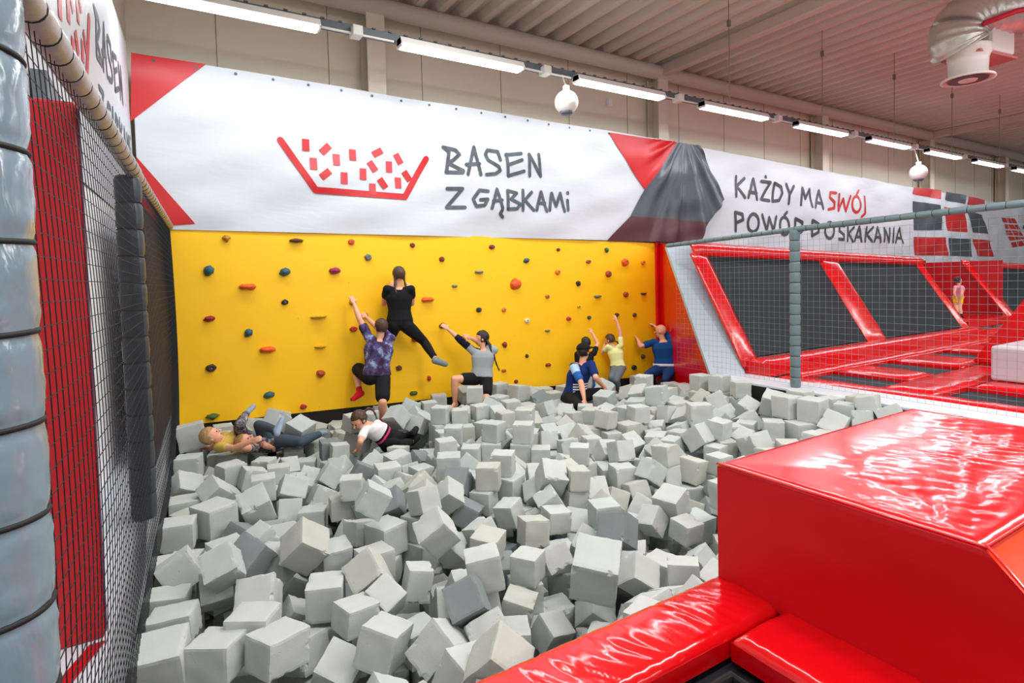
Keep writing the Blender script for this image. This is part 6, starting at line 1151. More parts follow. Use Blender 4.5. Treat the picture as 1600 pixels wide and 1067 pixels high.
def hand(bm, w_, d, k, curl=.9, side=1, nrm=None):
    """palm, four bent fingers and a thumb; d is the pointing direction, nrm the palm's back"""
    d = d.normalized(); nrm = (nrm or Vector((0, -1, .3))); nrm = (nrm-d*nrm.dot(d)).normalized(); s = d.cross(nrm).normalized()*side
    c = w_+d*.045*k; ell_(bm, c, (s, d, nrm), (.041*k, .052*k, .017*k), 2)
    for i, (o_, L_) in enumerate(((-.030, .062), (-.010, .074), (.011, .070), (.030, .054))):
        b0 = w_+d*.085*k+s*o_*k; p1 = b0+(d*cos(curl*.5)-nrm*sin(curl*.5))*L_*.5*k; p2 = p1+(d*cos(curl*1.4)-nrm*sin(curl*1.4))*L_*.35*k; p3 = p2+(d*cos(curl*2)-nrm*sin(curl*2))*L_*.25*k
        cap_(bm, b0, p1, .0100*k, .0090*k, n=8, k=2); cap_(bm, p1, p2, .0090*k, .0082*k, n=8, k=2); cap_(bm, p2, p3, .0082*k, .0075*k, n=8, k=2)
    t0 = w_+d*.03*k-s*.034*k; t1 = t0+(d*.6-s*.75-nrm*.25).normalized()*.038*k; t2 = t1+(d*.9-s*.2-nrm*.4).normalized()*.03*k
    cap_(bm, t0, t1, .0125*k, .0105*k, n=8, k=2); cap_(bm, t1, t2, .0105*k, .0085*k, n=8, k=2)
SKIN = mat('skin', (226, 166, 136), .5, var=.05, vscale=6); SKIN.node_tree.nodes['Principled BSDF'].inputs['Subsurface Weight'].default_value = .08
SKIN.node_tree.nodes['Principled BSDF'].inputs['Subsurface Radius'].default_value = (.02, .008, .004)
def cloth(name, rgb, **k): return mat(name, rgb, .85, spec=.2, bump=.35, bscale=7, stretch=(1, 1, .5), **k)
EYE = mat('eye_dark', (30, 22, 20), .2); LIP = mat('lips', (178, 92, 84), .5)
def person(label, J, k, look, lk_up=Vector((0, 0, 1)), hair=None, hairlen=None, top=None, sleeve_=.5, low=None, leg=.6, curl=.9, socks=None, shoes=None, group=None, topmats=None, toppick=None, fat=1.0, skirt=0, bald=False, slv=None, loose=.014, name='person', hide_hands=(), cat='person'):
    up = (J['neck']-J['pel']).normalized(); S = (J['shR']-J['shL']).normalized(); H = (J['hipR']-J['hipL']).normalized()
    base = Vector((J['pel'].x, J['pel'].y, min(v.z for v in J.values()))); e = empty(name, base, label, cat, group)
    s1, f1_, u1 = frame(S, up); s0, f0, u0 = frame(H, up); D_ = lambda a, b_, t: (a.lerp(b_, t)).normalized()
    def torso(bm, o=0, lowt=-.10, hight=1.0, neck=True):
        P, Nk = J['pel'], J['neck']; L_ = (Nk-P).length
        sh = (J['shL']+J['shR'])/2; hw = (J['shR']-J['shL']).length/2
        secs = []
        for t, w_, d_ in ((-.14, .10, .07), (-.06, .150, .100), (.04, .158, .108), (.18, .142, .098), (.36, .128, .090), (.55, .142, .098), (.74, .160, .108), (.88, .155, .095), (.97, .105, .075), (1.04, .055, .055)):
            if t < lowt or t > hight+.05: continue
            if o and t > .8: w_ -= .012
            s_ = D_(s0, s1, max(0, min(1, t))); f_ = D_(f0, f1_, max(0, min(1, t)))
            secs.append((P.lerp(Nk, t), s_, f_, w_*k*fat+o, d_*k*fat+o))
        sect(bm, secs)
        for q in (J['shL'], J['shR']): cap_(bm, Nk.lerp(P, .16), q, .060*k+o*.5, .052*k+o*.5)
        if neck is None: return
    bm = NB(); torso(bm)
    hd = J['head']; nk = J['neck']; ft = look.normalized(); hs = ft.cross(lk_up).normalized(); hu = hs.cross(ft).normalized()
    cap_(bm, nk-(hd-nk)*.3, hd-hu*.05*k, .055*k, .050*k); hk = k**.6 if k < 1 else k
    ell_(bm, hd+hu*.02*hk, (hs, ft, hu), (.077*hk, .096*hk, .100*hk)); ell_(bm, hd-hu*.045*hk+ft*.022*hk, (hs, ft, hu), (.056*hk, .066*hk, .070*hk))
    cap_(bm, hd+hu*.01*hk+ft*.088*hk, hd-hu*.026*hk+ft*.112*hk, .008*hk, .014*hk, n=10); cap_(bm, hd-hu*.058*hk+ft*.080*hk-hs*.018*hk, hd-hu*.058*hk+ft*.080*hk+hs*.018*hk, .009*hk, .009*hk, n=8)
    cap_(bm, hd-hu*.092*hk+ft*.066*hk-hs*.01*hk, hd-hu*.092*hk+ft*.066*hk+hs*.01*hk, .018*hk, .018*hk, n=8)
    for q in (-1, 1): ell_(bm, hd+hs*q*.079*hk-ft*.006*hk-hu*.005*hk, (hs, ft, hu), (.012*hk, .020*hk, .031*hk), 2)
    for q in 'LR':
        a, b_, c, d = J['sh'+q], J['el'+q], J['wr'+q], None
        cap_(bm, a, b_, .052*k, .039*k, .004*k); cap_(bm, b_, c, .040*k, .026*k, .006*k)
        if q not in hide_hands: hand(bm, c, (J.get('ha'+q, c+(c-b_))-c), k*1.0, curl, 1 if q == 'R' else -1)
        a, b_, c, d = J['hip'+q], J['kn'+q], J['an'+q], J['to'+q]
        cap_(bm, a, b_, .084*k*fat, .054*k, .006*k); cap_(bm, b_, c, .054*k, .036*k, .012*k)
        fd = (d-c); fl = fd.normalized(); hl = c-fl*.045*k+(c-b_).normalized()*.045*k
        cap_(bm, c, hl, .034*k, .030*k); cap_(bm, hl, d-(b_-c).normalized()*.01*k, .032*k, .026*k); cap_(bm, c, d, .034*k, .020*k)
    fuse('body', bm, SKIN, e, .0085*max(.8, k))
    for q in (-1, 1):
        bm = NB(); ell_(bm, hd+hs*q*.031*hk+ft*.088*hk+hu*.006*hk, (hs, ft, hu), (.012*hk, .008*hk, .008*hk), 2); obj('eye', bm, EYE, e, True)
    bm = NB(); cap_(bm, hd-hu*.058*hk+ft*.088*hk-hs*.018*hk, hd-hu*.058*hk+ft*.088*hk+hs*.018*hk, .006*hk, .006*hk, n=8, k=3); obj('mouth', bm, LIP, e, True)
    if hair:
        bm = NB(); g = ell_(bm, hd+hu*.025*hk-ft*.008*hk, (hs, ft, hu), (.089*hk, .104*hk, .106*hk), 4)
        dl = [v for v in g if ((v.co-hd).dot(ft) > .03*hk and (v.co-hd).dot(hu) < .062*hk) or (v.co-hd).dot(hu) < -.055*hk]
        bmesh.ops.delete(bm, geom=dl, context='VERTS')
        r = bmesh.ops.solidify(bm, geom=bm.faces[:], thickness=.012)
        for v in bm.verts: v.co += (v.co-hd).normalized()*.006*noise.noise(v.co*60)
        if hairlen:
            for P in hairlen:          # plaits and tails: knotted tapering tubes
                Q = smoothline([Vector(p) for p in P], 6); n_ = len(Q); tube(bm, Q, [(.019-.010*i/n_)*(1+.22*sin(i*1.5))*hk for i in range(n_)], 10)
        obj('hair', bm, hair, e, True)
    if top:
        bm = NB(); torso(bm, loose*k, -.03, .95)
        for q in 'LR':
            a, b_, c = J['sh'+q], J['el'+q], J['wr'+q]
            if sleeve_ <= 1: cap_(bm, a, a.lerp(b_, sleeve_), .060*k, (.050+loose*.55)*k)
            else: cap_(bm, a, b_, .064*k, (.048+loose*.4)*k); cap_(bm, b_, b_.lerp(c, sleeve_-1), (.048+loose*.4)*k, .048*k)
        fuse('shirt', bm, top, e, .0105*max(.8, k), 3, topmats, toppick)
    if low:
        bm = NB(); P, Nk = J['pel'], J['neck']
        sect(bm, [(P.lerp(Nk, t), s0, f0, w_*k*fat+.016*k, d_*k*fat+.016*k) for t, w_, d_ in ((-.16, .11, .08), (-.08, .152, .104), (.04, .160, .110), (.13, .150, .102))])
        for q in 'LR':
            a, b_, c = J['hip'+q], J['kn'+q], J['an'+q]
            if leg <= 1: cap_(bm, a, a.lerp(b_, leg), .102*k*fat, (.088+skirt)*k)
            else: cap_(bm, a, b_, .098*k*fat, .066*k, .004); cap_(bm, b_, b_.lerp(c, leg-1), .064*k, .050*k, .006)
        fuse('shorts' if leg <= 1 else 'trousers', bm, low, e, .0105*max(.8, k), 3)
    for nm, m_ in (('sock', socks), ('shoe', shoes)):
        if m_:
            for q in 'LR':
                bm = NB(); b_, c, d = J['kn'+q], J['an'+q], J['to'+q]; fl = (d-c).normalized(); hl = c-fl*.045*k+(c-b_).normalized()*.045*k; o = .006 if nm == 'sock' else .013
                if nm == 'sock': cap_(bm, c.lerp(b_, .18), c, .042*k, .040*k)
                cap_(bm, c, hl, .036*k+o, .032*k+o); cap_(bm, hl, d, .033*k+o, .028*k+o); cap_(bm, c, d, .036*k+o, .022*k+o)
                fuse(nm, bm, m_, e, .010, 2)
    return e
def rig(k, y, pel, neck, head, shL, shR, elL, wrL, elR, wrR, hipL, knL, anL, toL, hipR, knR, anR, toR, ax='y', sides='', tor=None):
    """joints from where they stand in the hall; each entry (u, v[, side])"""
    J = {}; A = lambda q: at(q[0], q[1], ax, y)
    g = lambda p, q, L_: to(p, q[0], q[1], L_*k, q[2] if len(q) > 2 else 'n')
    J['pel'] = A(pel); J['neck'] = g(J['pel'], neck, tor or .50); J['head'] = g(J['neck'], head, .185)
    J['shL'] = g(J['neck']-(J['neck']-J['pel']).normalized()*.05*k, shL, .175); J['shR'] = g(J['neck']-(J['neck']-J['pel']).normalized()*.05*k, shR, .175)
    J['elL'] = g(J['shL'], elL, .28); J['wrL'] = g(J['elL'], wrL, .25); J['elR'] = g(J['shR'], elR, .28); J['wrR'] = g(J['elR'], wrR, .25)
    J['hipL'] = g(J['pel'], hipL, .095); J['knL'] = g(J['hipL'], knL, .42); J['anL'] = g(J['knL'], anL, .40); J['toL'] = g(J['anL'], toL, .17)
    J['hipR'] = g(J['pel'], hipR, .095); J['knR'] = g(J['hipR'], knR, .42); J['anR'] = g(J['knR'], anR, .40); J['toR'] = g(J['anR'], toR, .17)
    for v in J.values(): v.y = min(v.y, -.085)
    return J
HB = mat('hair_brown', (72, 50, 36), .5, bump=.6, bscale=60, stretch=(1, 1, .15)); HD = mat('hair_dark', (34, 26, 26), .45, bump=.6, bscale=60, stretch=(1, 1, .15)); HBL = mat('hair_blonde', (172, 138, 92), .5, var=.2, vscale=30, bump=.6, bscale=60, stretch=(1, 1, .15))
BK = cloth('cloth_black', (24, 25, 28)); GR = cloth('cloth_heather_grey', (158, 164, 168)); NV = cloth('cloth_navy', (24, 28, 48)); WH = cloth('cloth_white', (226, 226, 226)); BL = cloth('cloth_blue', (20, 70, 128)); DK = cloth('cloth_denim_blue', (30, 62, 112))
PY = cloth('cloth_pale_yellow', (236, 238, 170)); LG = cloth('cloth_grey_leggings', (104, 112, 118)); JE = cloth('cloth_slate_denim', (70, 82, 96)); RD = cloth('cloth_red_sock', (186, 20, 34)); YH = cloth('cloth_mustard_hood', (206, 176, 84)); SB = cloth('cloth_blue_grey', (140, 158, 180))
def patt(name, c1, c2, c3, sc, p0=.42, p1=.55):
    m = mat(name, c1, .85, spec=.2); nt = m.node_tree; N = nt.nodes; L = nt.links; tc = N.new('ShaderNodeTexCoord'); n = N.new('ShaderNodeTexNoise'); n.inputs['Scale'].default_value = sc; n.inputs['Detail'].default_value = 6; n.inputs['Roughness'].default_value = .65
    r = N.new('ShaderNodeValToRGB'); r.color_ramp.elements[0].position = p0; r.color_ramp.elements[0].color = lin(c1); r.color_ramp.elements[1].position = p1; r.color_ramp.elements[1].color = lin(c2); x = r.color_ramp.elements.new(min(.98, p1+.1)); x.color = lin(c3)
    L.new(tc.outputs['Object'], n.inputs['Vector']); L.new(n.outputs[0], r.inputs[0]); L.new(r.outputs[0], N['Principled BSDF'].inputs['Base Color']); return m
TD = patt('cloth_tie_dye', (58, 40, 66), (92, 84, 132), (160, 184, 214), 9); CA = patt('cloth_camouflage', (52, 50, 58), (128, 122, 128), (196, 192, 190), 22)
PEOPLE = []
# 1 woman in black, high on the wall
J1 = rig(.96, -.30, (625, 503), (623, 447, 'n'), (623, 425, 'f'), (605, 452), (642, 452), (600, 474, 'f'), (606, 452, 'f'), (644, 474, 'f'), (640, 452, 'f'), (616, 508), (600, 538, 'f'), (597, 573, 'n'), (588, 580, 'f'), (634, 508), (662, 533, 'f'), (681, 562, 'n'), (696, 569, 'f'), tor=.47)
e = person('young woman in black t-shirt and leggings climbing highest on the yellow wall', J1, .96, Vector((0, 1, -.05)), hair=HB, hairlen=[[J1['head']+Vector((-.06, -.02, -.02)), J1['neck']+Vector((-.075, -.06, .03)), J1['neck']+Vector((-.07, -.10, -.06))], [J1['head']+Vector((.06, -.02, -.02)), J1['neck']+Vector((.075, -.06, .03)), J1['neck']+Vector((.07, -.10, -.06))]], top=BK, sleeve_=.42, loose=.022, fat=1.06, low=BK, leg=1.82, shoes=cloth('grey_sock_fabric', (120, 130, 136)))
PEOPLE.append((e, J1))
# 2 boy in tie-dye shirt
J2 = rig(.93, -.45, (588, 588), (594, 521, 'n'), (597, 499, 'f'), (576, 527), (612, 528), (561, 497, 'f'), (553, 474, 'f'), (590, 512, 'f'), (573, 496, 'f'), (578, 590), (556, 574, 'f'), (562, 613, 'n'), (551, 624, 'n'), (598, 590), (598, 628, 'n'), (597, 658, 'f'), (600, 668, 'n'))
e = person('boy in purple and blue tie-dye t-shirt and black shorts climbing with red socks', J2, .93, Vector((-.1, 1, .05)), hair=HB, top=TD, fat=1.08, loose=.035, sleeve_=.55, low=BK, leg=.78, skirt=.012, socks=RD)
PEOPLE.append((e, J2))
# 3 girl in grey sweatshirt
J3 = rig(.90, -.50, (752, 590), (757, 541, 'n'), (752, 522, 'f'), (737, 548), (772, 547), (716, 528, 'f'), (697, 512, 'f'), (750, 535, 'f'), (735, 528, 'n'), (743, 592), (710, 592, 'n'), (711, 630, 'f'), (703, 640, 'n'), (760, 593), (759, 630, 'n'), (757, 650, 'f'), (752, 668, 'n'), tor=.44)
hd = J3['head']; cr = CM @ Vector((1, 0, 0)); cb = CM @ Vector((0, 0, 1))
e = person('girl in grey sweatshirt with navy sleeves and black shorts, long dark braid', J3, .90, Vector((-.9, .45, 0)), hair=HD, hairlen=[[hd+cr*.06+cb*.03, hd+cr*.12+cb*.06+Vector((0, 0, -.10)), hd+cr*.16+cb*.08+Vector((0, 0, -.22)), hd+cr*.20+cb*.08+Vector((0, 0, -.36)), hd+cr*.24+cb*.07+Vector((0, 0, -.46))], [hd+cr*.06+cb*.03, hd+cr*.13+cb*.09+Vector((0, 0, -.16)), hd+cr*.13+cb*.1+Vector((0, 0, -.34))]],
    top=GR, sleeve_=1.25, low=BK, leg=.52, skirt=.012, fat=1.02, loose=.032, topmats=[NV], toppick=lambda c: 1 if (c-J3['elL']).length < .17 or (c-J3['elR']).length < .15 else 0)
PEOPLE.append((e, J3))
# 4 man in dark cap, kneeling in the cubes
J4 = rig(1.0, -1.15, (896, 618), (911, 566, 'n'), (912, 546, 'f'), (896, 573), (924, 569), (908, 598, 'n'), (913, 624, 'n'), (931, 590, 'n'), (943, 604, 'f'), (890, 622), (905, 634, 'n'), (890, 650, 'f'), (880, 650, 'f'), (903, 620), (940, 612, 'f'), (944, 636, 'n'), (952, 640, 'n'), tor=.46)
VEST = cloth('cloth_royal_blue', (22, 46, 104)); STR = mat('cloth_striped', (225, 228, 232), .85, spec=.2)
nt = STR.node_tree; wv = nt.nodes.new('ShaderNodeTexWave'); wv.bands_direction = 'Z'; wv.inputs['Scale'].default_value = 9; tc = nt.nodes.new('ShaderNodeTexCoord'); rp = nt.nodes.new('ShaderNodeValToRGB'); rp.color_ramp.interpolation = 'CONSTANT'; rp.color_ramp.elements[0].color = lin((24, 36, 70)); rp.color_ramp.elements[1].position = .45; rp.color_ramp.elements[1].color = lin((228, 230, 234)); nt.links.new(tc.outputs['Object'], wv.inputs['Vector']); nt.links.new(wv.outputs[0], rp.inputs[0]); nt.links.new(rp.outputs[0], nt.nodes['Principled BSDF'].inputs['Base Color'])
LB = cloth('cloth_light_blue', (170, 200, 226)); MB_ = cloth('cloth_mid_blue', (44, 96, 170))
def p4(c):
    a = (c-J4['shL']).dot((J4['elL']-J4['shL']).normalized())/.28; r_ = (c-J4['shL']-(J4['elL']-J4['shL'])*max(0, min(1, a))).length
    if r_ < .075 and a > -.05: return 1 if a < .42 else 2
    h = (c.z-J4['pel'].z)
    if h < .20 and (c-J4['pel']).dot(cr) > -.02: return 3
    return 0
e = person('man in black cap and blue and white shirt kneeling in the cubes', J4, 1.0, Vector((.85, .3, 0)), hair=HD, top=VEST, fat=1.1, loose=.02, sleeve_=.72, low=BK, leg=1.8, topmats=[LB, MB_, STR], toppick=p4)
bm = NB(); hd = J4['head']; lf = Vector((.92, .2, 0)).normalized(); ls = lf.cross(Vector((0, 0, 1))); g = ell_(bm, hd+Vector((0, 0, .045)), (ls, lf, Vector((0, 0, 1))), (.098, .115, .095), 3); bmesh.ops.delete(bm, geom=[v for v in g if v.co.z < hd.z+.035], context='VERTS'); bmesh.ops.solidify(bm, geom=bm.faces[:], thickness=.008)
prism(bm, [hd+Vector((0, 0, .05))+lf*a+ls*b_ for a, b_ in ((.06, -.085), (.15, -.075), (.195, -.03), (.195, .03), (.15, .075), (.06, .085))], (0, 0, .012)); obj('cap', bm, BK, e, True)
PEOPLE.append((e, J4))
# 5 child behind the man
J5 = rig(.78, -.42, (915, 588), (915, 548, 'n'), (915, 531, 'f'), (901, 553), (929, 552), (902, 575, 'n'), (905, 590, 'f'), (934, 537, 'f'), (926, 521, 'f'), (908, 590), (906, 612, 'n'), (906, 630, 'f'), (903, 634, 'n'), (921, 590), (925, 612, 'n'), (922, 630, 'f'), (925, 634, 'n'), tor=.50)
e = person('dark haired child in black and blue top behind the man with the cap, arm raised', J5, .78, Vector((.1, 1, 0)), hair=HD, top=BK, sleeve_=.5, low=BL, leg=.9)
PEOPLE.append((e, J5))
# 6 girl in pale yellow
J6 = rig(.80, -.32, (966, 575), (959, 537, 'n'), (948, 523, 'f'), (950, 542), (970, 539), (938, 550, 'f'), (938, 534, 'f'), (969, 515, 'f'), (962, 497, 'f'), (961, 577), (955, 590, 'n'), (956, 610, 'f'), (952, 616, 'n'), (970, 577), (963, 594, 'n'), (968, 612, 'f'), (966, 618, 'n'), tor=.44)
hd = J6['head']
e = person('girl in pale yellow t-shirt and grey leggings reaching up on the wall', J6, .80, Vector((-.35, .9, -.25)), hair=HB, hairlen=[[hd+cr*.05+cb*.06, hd+cr*.12+cb*.09+Vector((0, 0, -.04)), hd+cr*.16+cb*.09+Vector((0, 0, -.16)), hd+cr*.17+cb*.09+Vector((0, 0, -.28))]], top=PY, sleeve_=.5, low=LG, leg=1.9)
PEOPLE.append((e, J6))
# 7 bald man in blue
J7 = rig(1.0, -.48, (1040, 574), (1036, 526, 'n'), (1031, 510, 'f'), (1017, 534), (1053, 531), (1001, 541, 'n'), (994, 530, 'f'), (1034, 518, 'f'), (1022, 509, 'f'), (1030, 577), (1012, 585, 'n'), (1015, 612, 'f'), (1008, 616, 'n'), (1049, 577), (1040, 592, 'n'), (1048, 614, 'f'), (1042, 618, 'n'), tor=.46)
e = person('bald man in blue t-shirt and blue jeans leaning on the wall at its right end', J7, 1.0, Vector((-.35, .95, 0)), top=BL, sleeve_=.62, low=DK, leg=1.9, fat=1.16, loose=.03)
bm = NB(); P, Nk = J7['pel'], J7['neck']; s0_, f0_, _ = frame(J7['hipR']-J7['hipL'], Nk-P); sect(bm, [(P.lerp(Nk, t), s0_, f0_, .158*1.16+.034, .108*1.16+.034) for t in (.05, .10, .145)]); obj('undershirt_hem', bm, WH, e, True)
PEOPLE.append((e, J7))
# 8 girl with brown bun crawling
J8 = rig(.80, -1.55, (612, 690), (578, 664, 'n'), (562, 656, 'n'), (570, 672, 'n'), (590, 662, 'f'), (563, 690, 'n'), (560, 702, 'f'), (600, 672, 'f'), (610, 680, 'n'), (606, 695), (628, 694, 'n'), (644, 690, 'f'), (652, 684, 'f'), (616, 684), (636, 684, 'f'), (646, 676, 'n'), (650, 670, 'f'), tor=.42)
hd = J8['head']
e = person('girl with brown ponytail, white shirt and black vest crawling low among the cubes', J8, .80, Vector((-.7, -.2, -.5)), hair=HB, hairlen=[[hd+Vector((.05, .05, .05)), hd+Vector((.12, .05, .10)), hd+Vector((.17, .03, .06)), hd+Vector((.19, .0, -.02))]], top=WH, sleeve_=.6, low=BK, leg=1.8, topmats=[BK, cloth('cloth_pink_stripe', (220, 60, 120))], toppick=lambda c: 2 if abs((c-J8['neck']).dot((J8['pel']-J8['neck']).normalized())-.20) < .012 else (1 if (c-J8['neck']).dot((J8['pel']-J8['neck']).normalized()) > .16 else 0), shoes=BK)
PEOPLE.append((e, J8))
# 9 blonde child lying, leg in the air
J9 = rig(.78, -1.05, (385, 690), (346, 688, 'n'), (330, 682, 'n'), (340, 698, 'n'), (352, 680, 'f'), (366, 700, 'n'), (392, 690, 'n'), (330, 700, 'f'), (318, 700, 'f'), (380, 694), (408, 700, 'f'), (430, 702, 'f'), (440, 700, 'n'), (378, 682), (374, 664, 'n'), (385, 646, 'f'), (396, 635, 'f'), tor=.42)
e = person('blonde child in mustard hood and camouflage trousers lying in the cubes, foot on the wall', J9, .78, Vector((.55, -.1, .55)), Vector((-.8, 0, .5)), hair=HBL, top=YH, sleeve_=.5, low=CA, leg=1.95, socks=SB)
PEOPLE.append((e, J9))
# 10 child in slate jeans lying
J10 = rig(.80, -.95, (425, 690), (398, 694, 'n'), (384, 690, 'n'), (396, 700, 'n'), (402, 686, 'f'), (380, 700, 'n'), (366, 702, 'f'), (414, 696, 'n'), (426, 700, 'f'), (418, 692), (404, 664, 'n'), (432, 672, 'n'), (441, 655, 'f'), (432, 688), (470, 690, 'n'), (500, 678, 'f'), (508, 676, 'f'), tor=.40)
e = person('child in slate jeans and grey blue socks lying on the back beside the blonde child', J10, .80, Vector((.3, -.5, .7)), Vector((-.9, 0, .3)), hair=HBL, top=CA, sleeve_=.4, low=JE, leg=1.92, socks=SB)
PEOPLE.append((e, J10))
# 11 little girl in the alcove
yb_ = -1.75
J11 = rig(.66, yb_, (1497, 462), (1499, 443), (1497, 435), (1493, 445), (1503, 445), (1491, 455), (1495, 466), (1503, 456), (1500, 467), (1494, 464), (1494, 478), (1494, 490), (1492, 492, 'n'), (1500, 464), (1500, 478), (1502, 490), (1504, 492, 'n'), tor=.42)
dz = .35-min(J11['anL'].z, J11['anR'].z)
for v in J11.values(): v.z += dz
hd = J11['head']
e = person('little girl in pink top and yellow shorts standing in the red alcove', J11, .66, Vector((.8, -.5, 0)), hair=HD, hairlen=[[hd+Vector((-.05, .03, .05)), hd+Vector((-.10, .03, .02)), hd+Vector((-.11, .03, -.08))]], top=cloth('cloth_pink', (232, 160, 200)), sleeve_=.12, low=cloth('cloth_yellow_shorts', (226, 190, 30)), leg=.45, socks=BK)
PEOPLE.append((e, J11))
# ================================================================ FOAM CUBES
def foam_mat(name, c):
    m = mat(name, c, .95, spec=.12, var=.05, vscale=5, detail=3); nt = m.node_tree; N = nt.nodes; L = nt.links
    tc = N.new('ShaderNodeTexCoord'); n = N.new('ShaderNodeTexNoise'); n.inputs['Scale'].default_value = 130; n.inputs['Detail'].default_value = 2
    v = N.new('ShaderNodeTexVoronoi'); v.inputs['Scale'].default_value = 34; r = N.new('ShaderNodeMapRange'); r.inputs[1].default_value = .0; r.inputs[2].default_value = .16
    n2 = N.new('ShaderNodeTexNoise'); n2.inputs['Scale'].default_value = 6; r2 = N.new('ShaderNodeMapRange'); r2.inputs[1].default_value = .56; r2.inputs[2].default_value = .62
    mx = N.new('ShaderNodeMath'); mx.operation = 'MAXIMUM'; iv = N.new('ShaderNodeMath'); iv.operation = 'SUBTRACT'; iv.inputs[0].default_value = 1
    L.new(tc.outputs['Object'], n.inputs['Vector']); L.new(tc.outputs['Object'], v.inputs['Vector']); L.new(tc.outputs['Object'], n2.inputs['Vector'])
    L.new(v.outputs['Distance'], r.inputs[0]); L.new(n2.outputs[0], r2.inputs[0]); L.new(r2.outputs[0], iv.inputs[1]); L.new(r.outputs[0], mx.inputs[0]); L.new(iv.outputs[0], mx.inputs[1])
    ad = N.new('ShaderNodeMath'); ad.operation = 'MULTIPLY_ADD'; ad.inputs[1].default_value = .12; L.new(n.outputs[0], ad.inputs[0]); L.new(mx.outputs[0], ad.inputs[2])
    b = N.new('ShaderNodeBump'); b.inputs['Strength'].default_value = .8; b.inputs['Distance'].default_value = .004; L.new(ad.outputs[0], b.inputs['Height']); L.new(b.outputs[0], N['Principled BSDF'].inputs['Normal']); return m
FM = [foam_mat('foam_light_grey', (182, 188, 184)), foam_mat('foam_cool_grey', (176, 184, 182)), foam_mat('foam_warm_grey', (178, 182, 174)), foam_mat('foam_slate_grey', (126, 136, 137))]
SZ = .245
def cube_mesh(sd, mi, dims=(1, 1, 1)):
    """foam cube: flat faces, crumbled edges with bites out of them"""
    K = 12; bm = NB(); h = SZ/2; vd = {}
    def V(p):
        k = tuple(round(c*1000) for c in p)
        if k not in vd: vd[k] = bm.verts.new(p)
        return vd[k]
    for ax in range(3):
        for sg in (-1, 1):
            for i in range(K):
                for j in range(K):
                    q = []
                    for a, b_ in ((i, j), (i+1, j), (i+1, j+1), (i, j+1)):
                        p = [0, 0, 0]; p[ax] = sg; p[(ax+1) % 3] = -1+2*a/K; p[(ax+2) % 3] = -1+2*b_/K; q.append(V(p))
                    bm.faces.new(q if sg > 0 else q[::-1])
    rr = random.Random(sd); bites = []
    for _ in range(rr.choice((2, 3, 3, 4, 5))):
        ax = rr.randrange(3); p = [rr.choice((-1, 1)) for _ in range(3)]; p[ax] = rr.uniform(-1, 1); bites.append((Vector(p), rr.uniform(.12, .34), rr.uniform(.05, .16)))
    for v in bm.verts:
        c = v.co.copy(); s_ = sorted([abs(x) for x in c], reverse=True); edge = s_[1] > .999
        for i in range(3):
            if abs(c[i]) > .999: pass
        q = c.copy()
        if edge:
            n = noise.noise(c*2.3+Vector((sd*3.1, 0, 0))); n2 = noise.noise(c*7+Vector((0, sd*1.7, 0)))
            q = q*(1-.012-.03*max(0, n)-.03*abs(n2))
        q += Vector((noise.noise(c*1.1+Vector((sd, 5, 0))), noise.noise(c*1.1+Vector((0, sd, 9))), noise.noise(c*1.1+Vector((3, 0, sd)))))*.035
        for bc, br, bd in bites:
            dd = (c-bc).length
            if dd < br: q -= bc.normalized()*bd*(1-(dd/br)**2)*(1+.6*noise.noise(c*14))
        v.co = Vector((q.x*h*dims[0], q.y*h*dims[1], q.z*h*dims[2]))
    me = bpy.data.meshes.new('foam_cube'); bmesh.ops.recalc_face_normals(bm, faces=bm.faces[:]); bm.to_mesh(me); bm.free(); me.materials.append(FM[mi]); return me
NV_ = 11
VAR = {mi: [cube_mesh(i*7+mi*31+1, mi) for i in range(NV_ if mi != 3 else 4)] for mi in range(4)}
CUBES = [FOAM[i:i+9]+FOAM[i+8:i+9]*2 for i in range(0, len(FOAM), 9)]
HANDS = [POSED[i:i+11] for i in range(0, len(POSED), 11)]
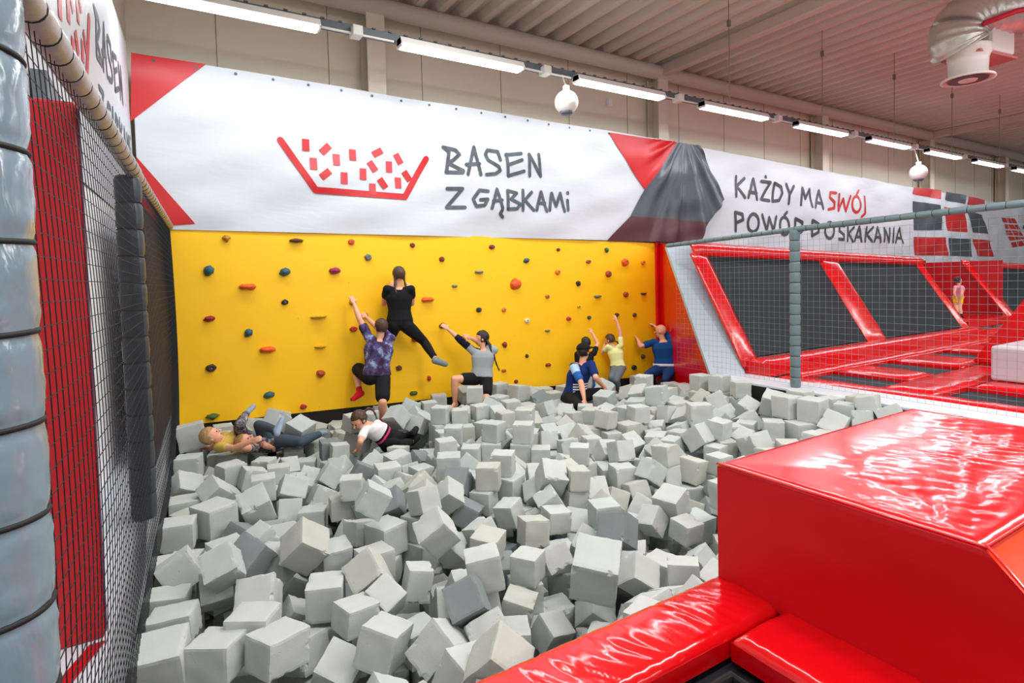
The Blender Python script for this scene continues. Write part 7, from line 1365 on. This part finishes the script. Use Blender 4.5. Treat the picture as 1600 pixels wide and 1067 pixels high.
ZL = {'front_left': ('light grey foam cube in the front left of the pit, close to the black net', 'foam cubes at the front left by the net'),
      'front_mid': ('light grey foam cube in the front middle of the pit, near the creased red pad', 'foam cubes at the front by the red pad'),
      'front_right': ('light grey foam cube right beside the big red padded box', 'foam cubes beside the red box'),
      'left': ('light grey foam cube in the left back of the pit, around the lying children', 'foam cubes around the lying children'),
      'wall': ('light grey foam cube at the foot of the yellow climbing wall', 'foam cubes at the foot of the yellow wall'),
      'kerb': ('light grey foam cube at the right of the pit near the pale kerb', 'foam cubes near the pale kerb'),
      'mid': ('light grey foam cube in the middle of the pit', 'foam cubes in the middle of the pit')}
def zone(x, y):
    if y > -1.25: return 'wall' if x > 2.6 else 'left'
    if x < 2.2 and y > -2.0: return 'left'
    if x > 5.2: return 'kerb'
    if y < -4.2 and x < 1.0: return 'front_left'
    if y < -4.2 and x < 2.4: return 'front_mid'
    if y < -3.9: return 'front_right'
    return 'mid'
NT = 300; rest = []
for i, c in enumerate(HANDS+CUBES):
    loc = Vector((c[0], c[1], c[2]))/1000; q = Quaternion([x/1000 for x in c[3:7]]); mi = c[7]; q.normalize(); sc3 = Vector((c[8], c[9], c[10]))/1000/SZ
    me = VAR[mi][i % len(VAR[mi])]
    if i < NT:
        o = bpy.data.objects.new('foam_cube', me); COL.objects.link(o); o.location = loc; o.rotation_mode = 'QUATERNION'; o.rotation_quaternion = q; o.scale = sc3
        z = zone(loc.x, loc.y); l, g = ZL[z]
        if mi == 3: l = l.replace('light grey', 'darker grey'); g = g.replace('foam', 'darker grey foam')
        tag(o, l, 'foam cube', g)
    else: rest.append((loc, q, me, mi, sc3))
bm = NB()
for loc, q, me, mi, sc3 in rest:
    n0 = len(bm.verts); f0_ = len(bm.faces); bm.from_mesh(me); bm.verts.ensure_lookup_table(); bm.faces.ensure_lookup_table(); X = Matrix.Translation(loc) @ q.to_matrix().to_4x4() @ Matrix.Diagonal(sc3).to_4x4()
    for v in bm.verts[n0:]: v.co = X @ v.co
    for f in bm.faces[f0_:]: f.material_index = mi
tag(obj('foam_cubes', bm, FM), 'remaining small looking grey foam cubes deeper and farther back in the pit', 'foam cubes', kind='stuff')
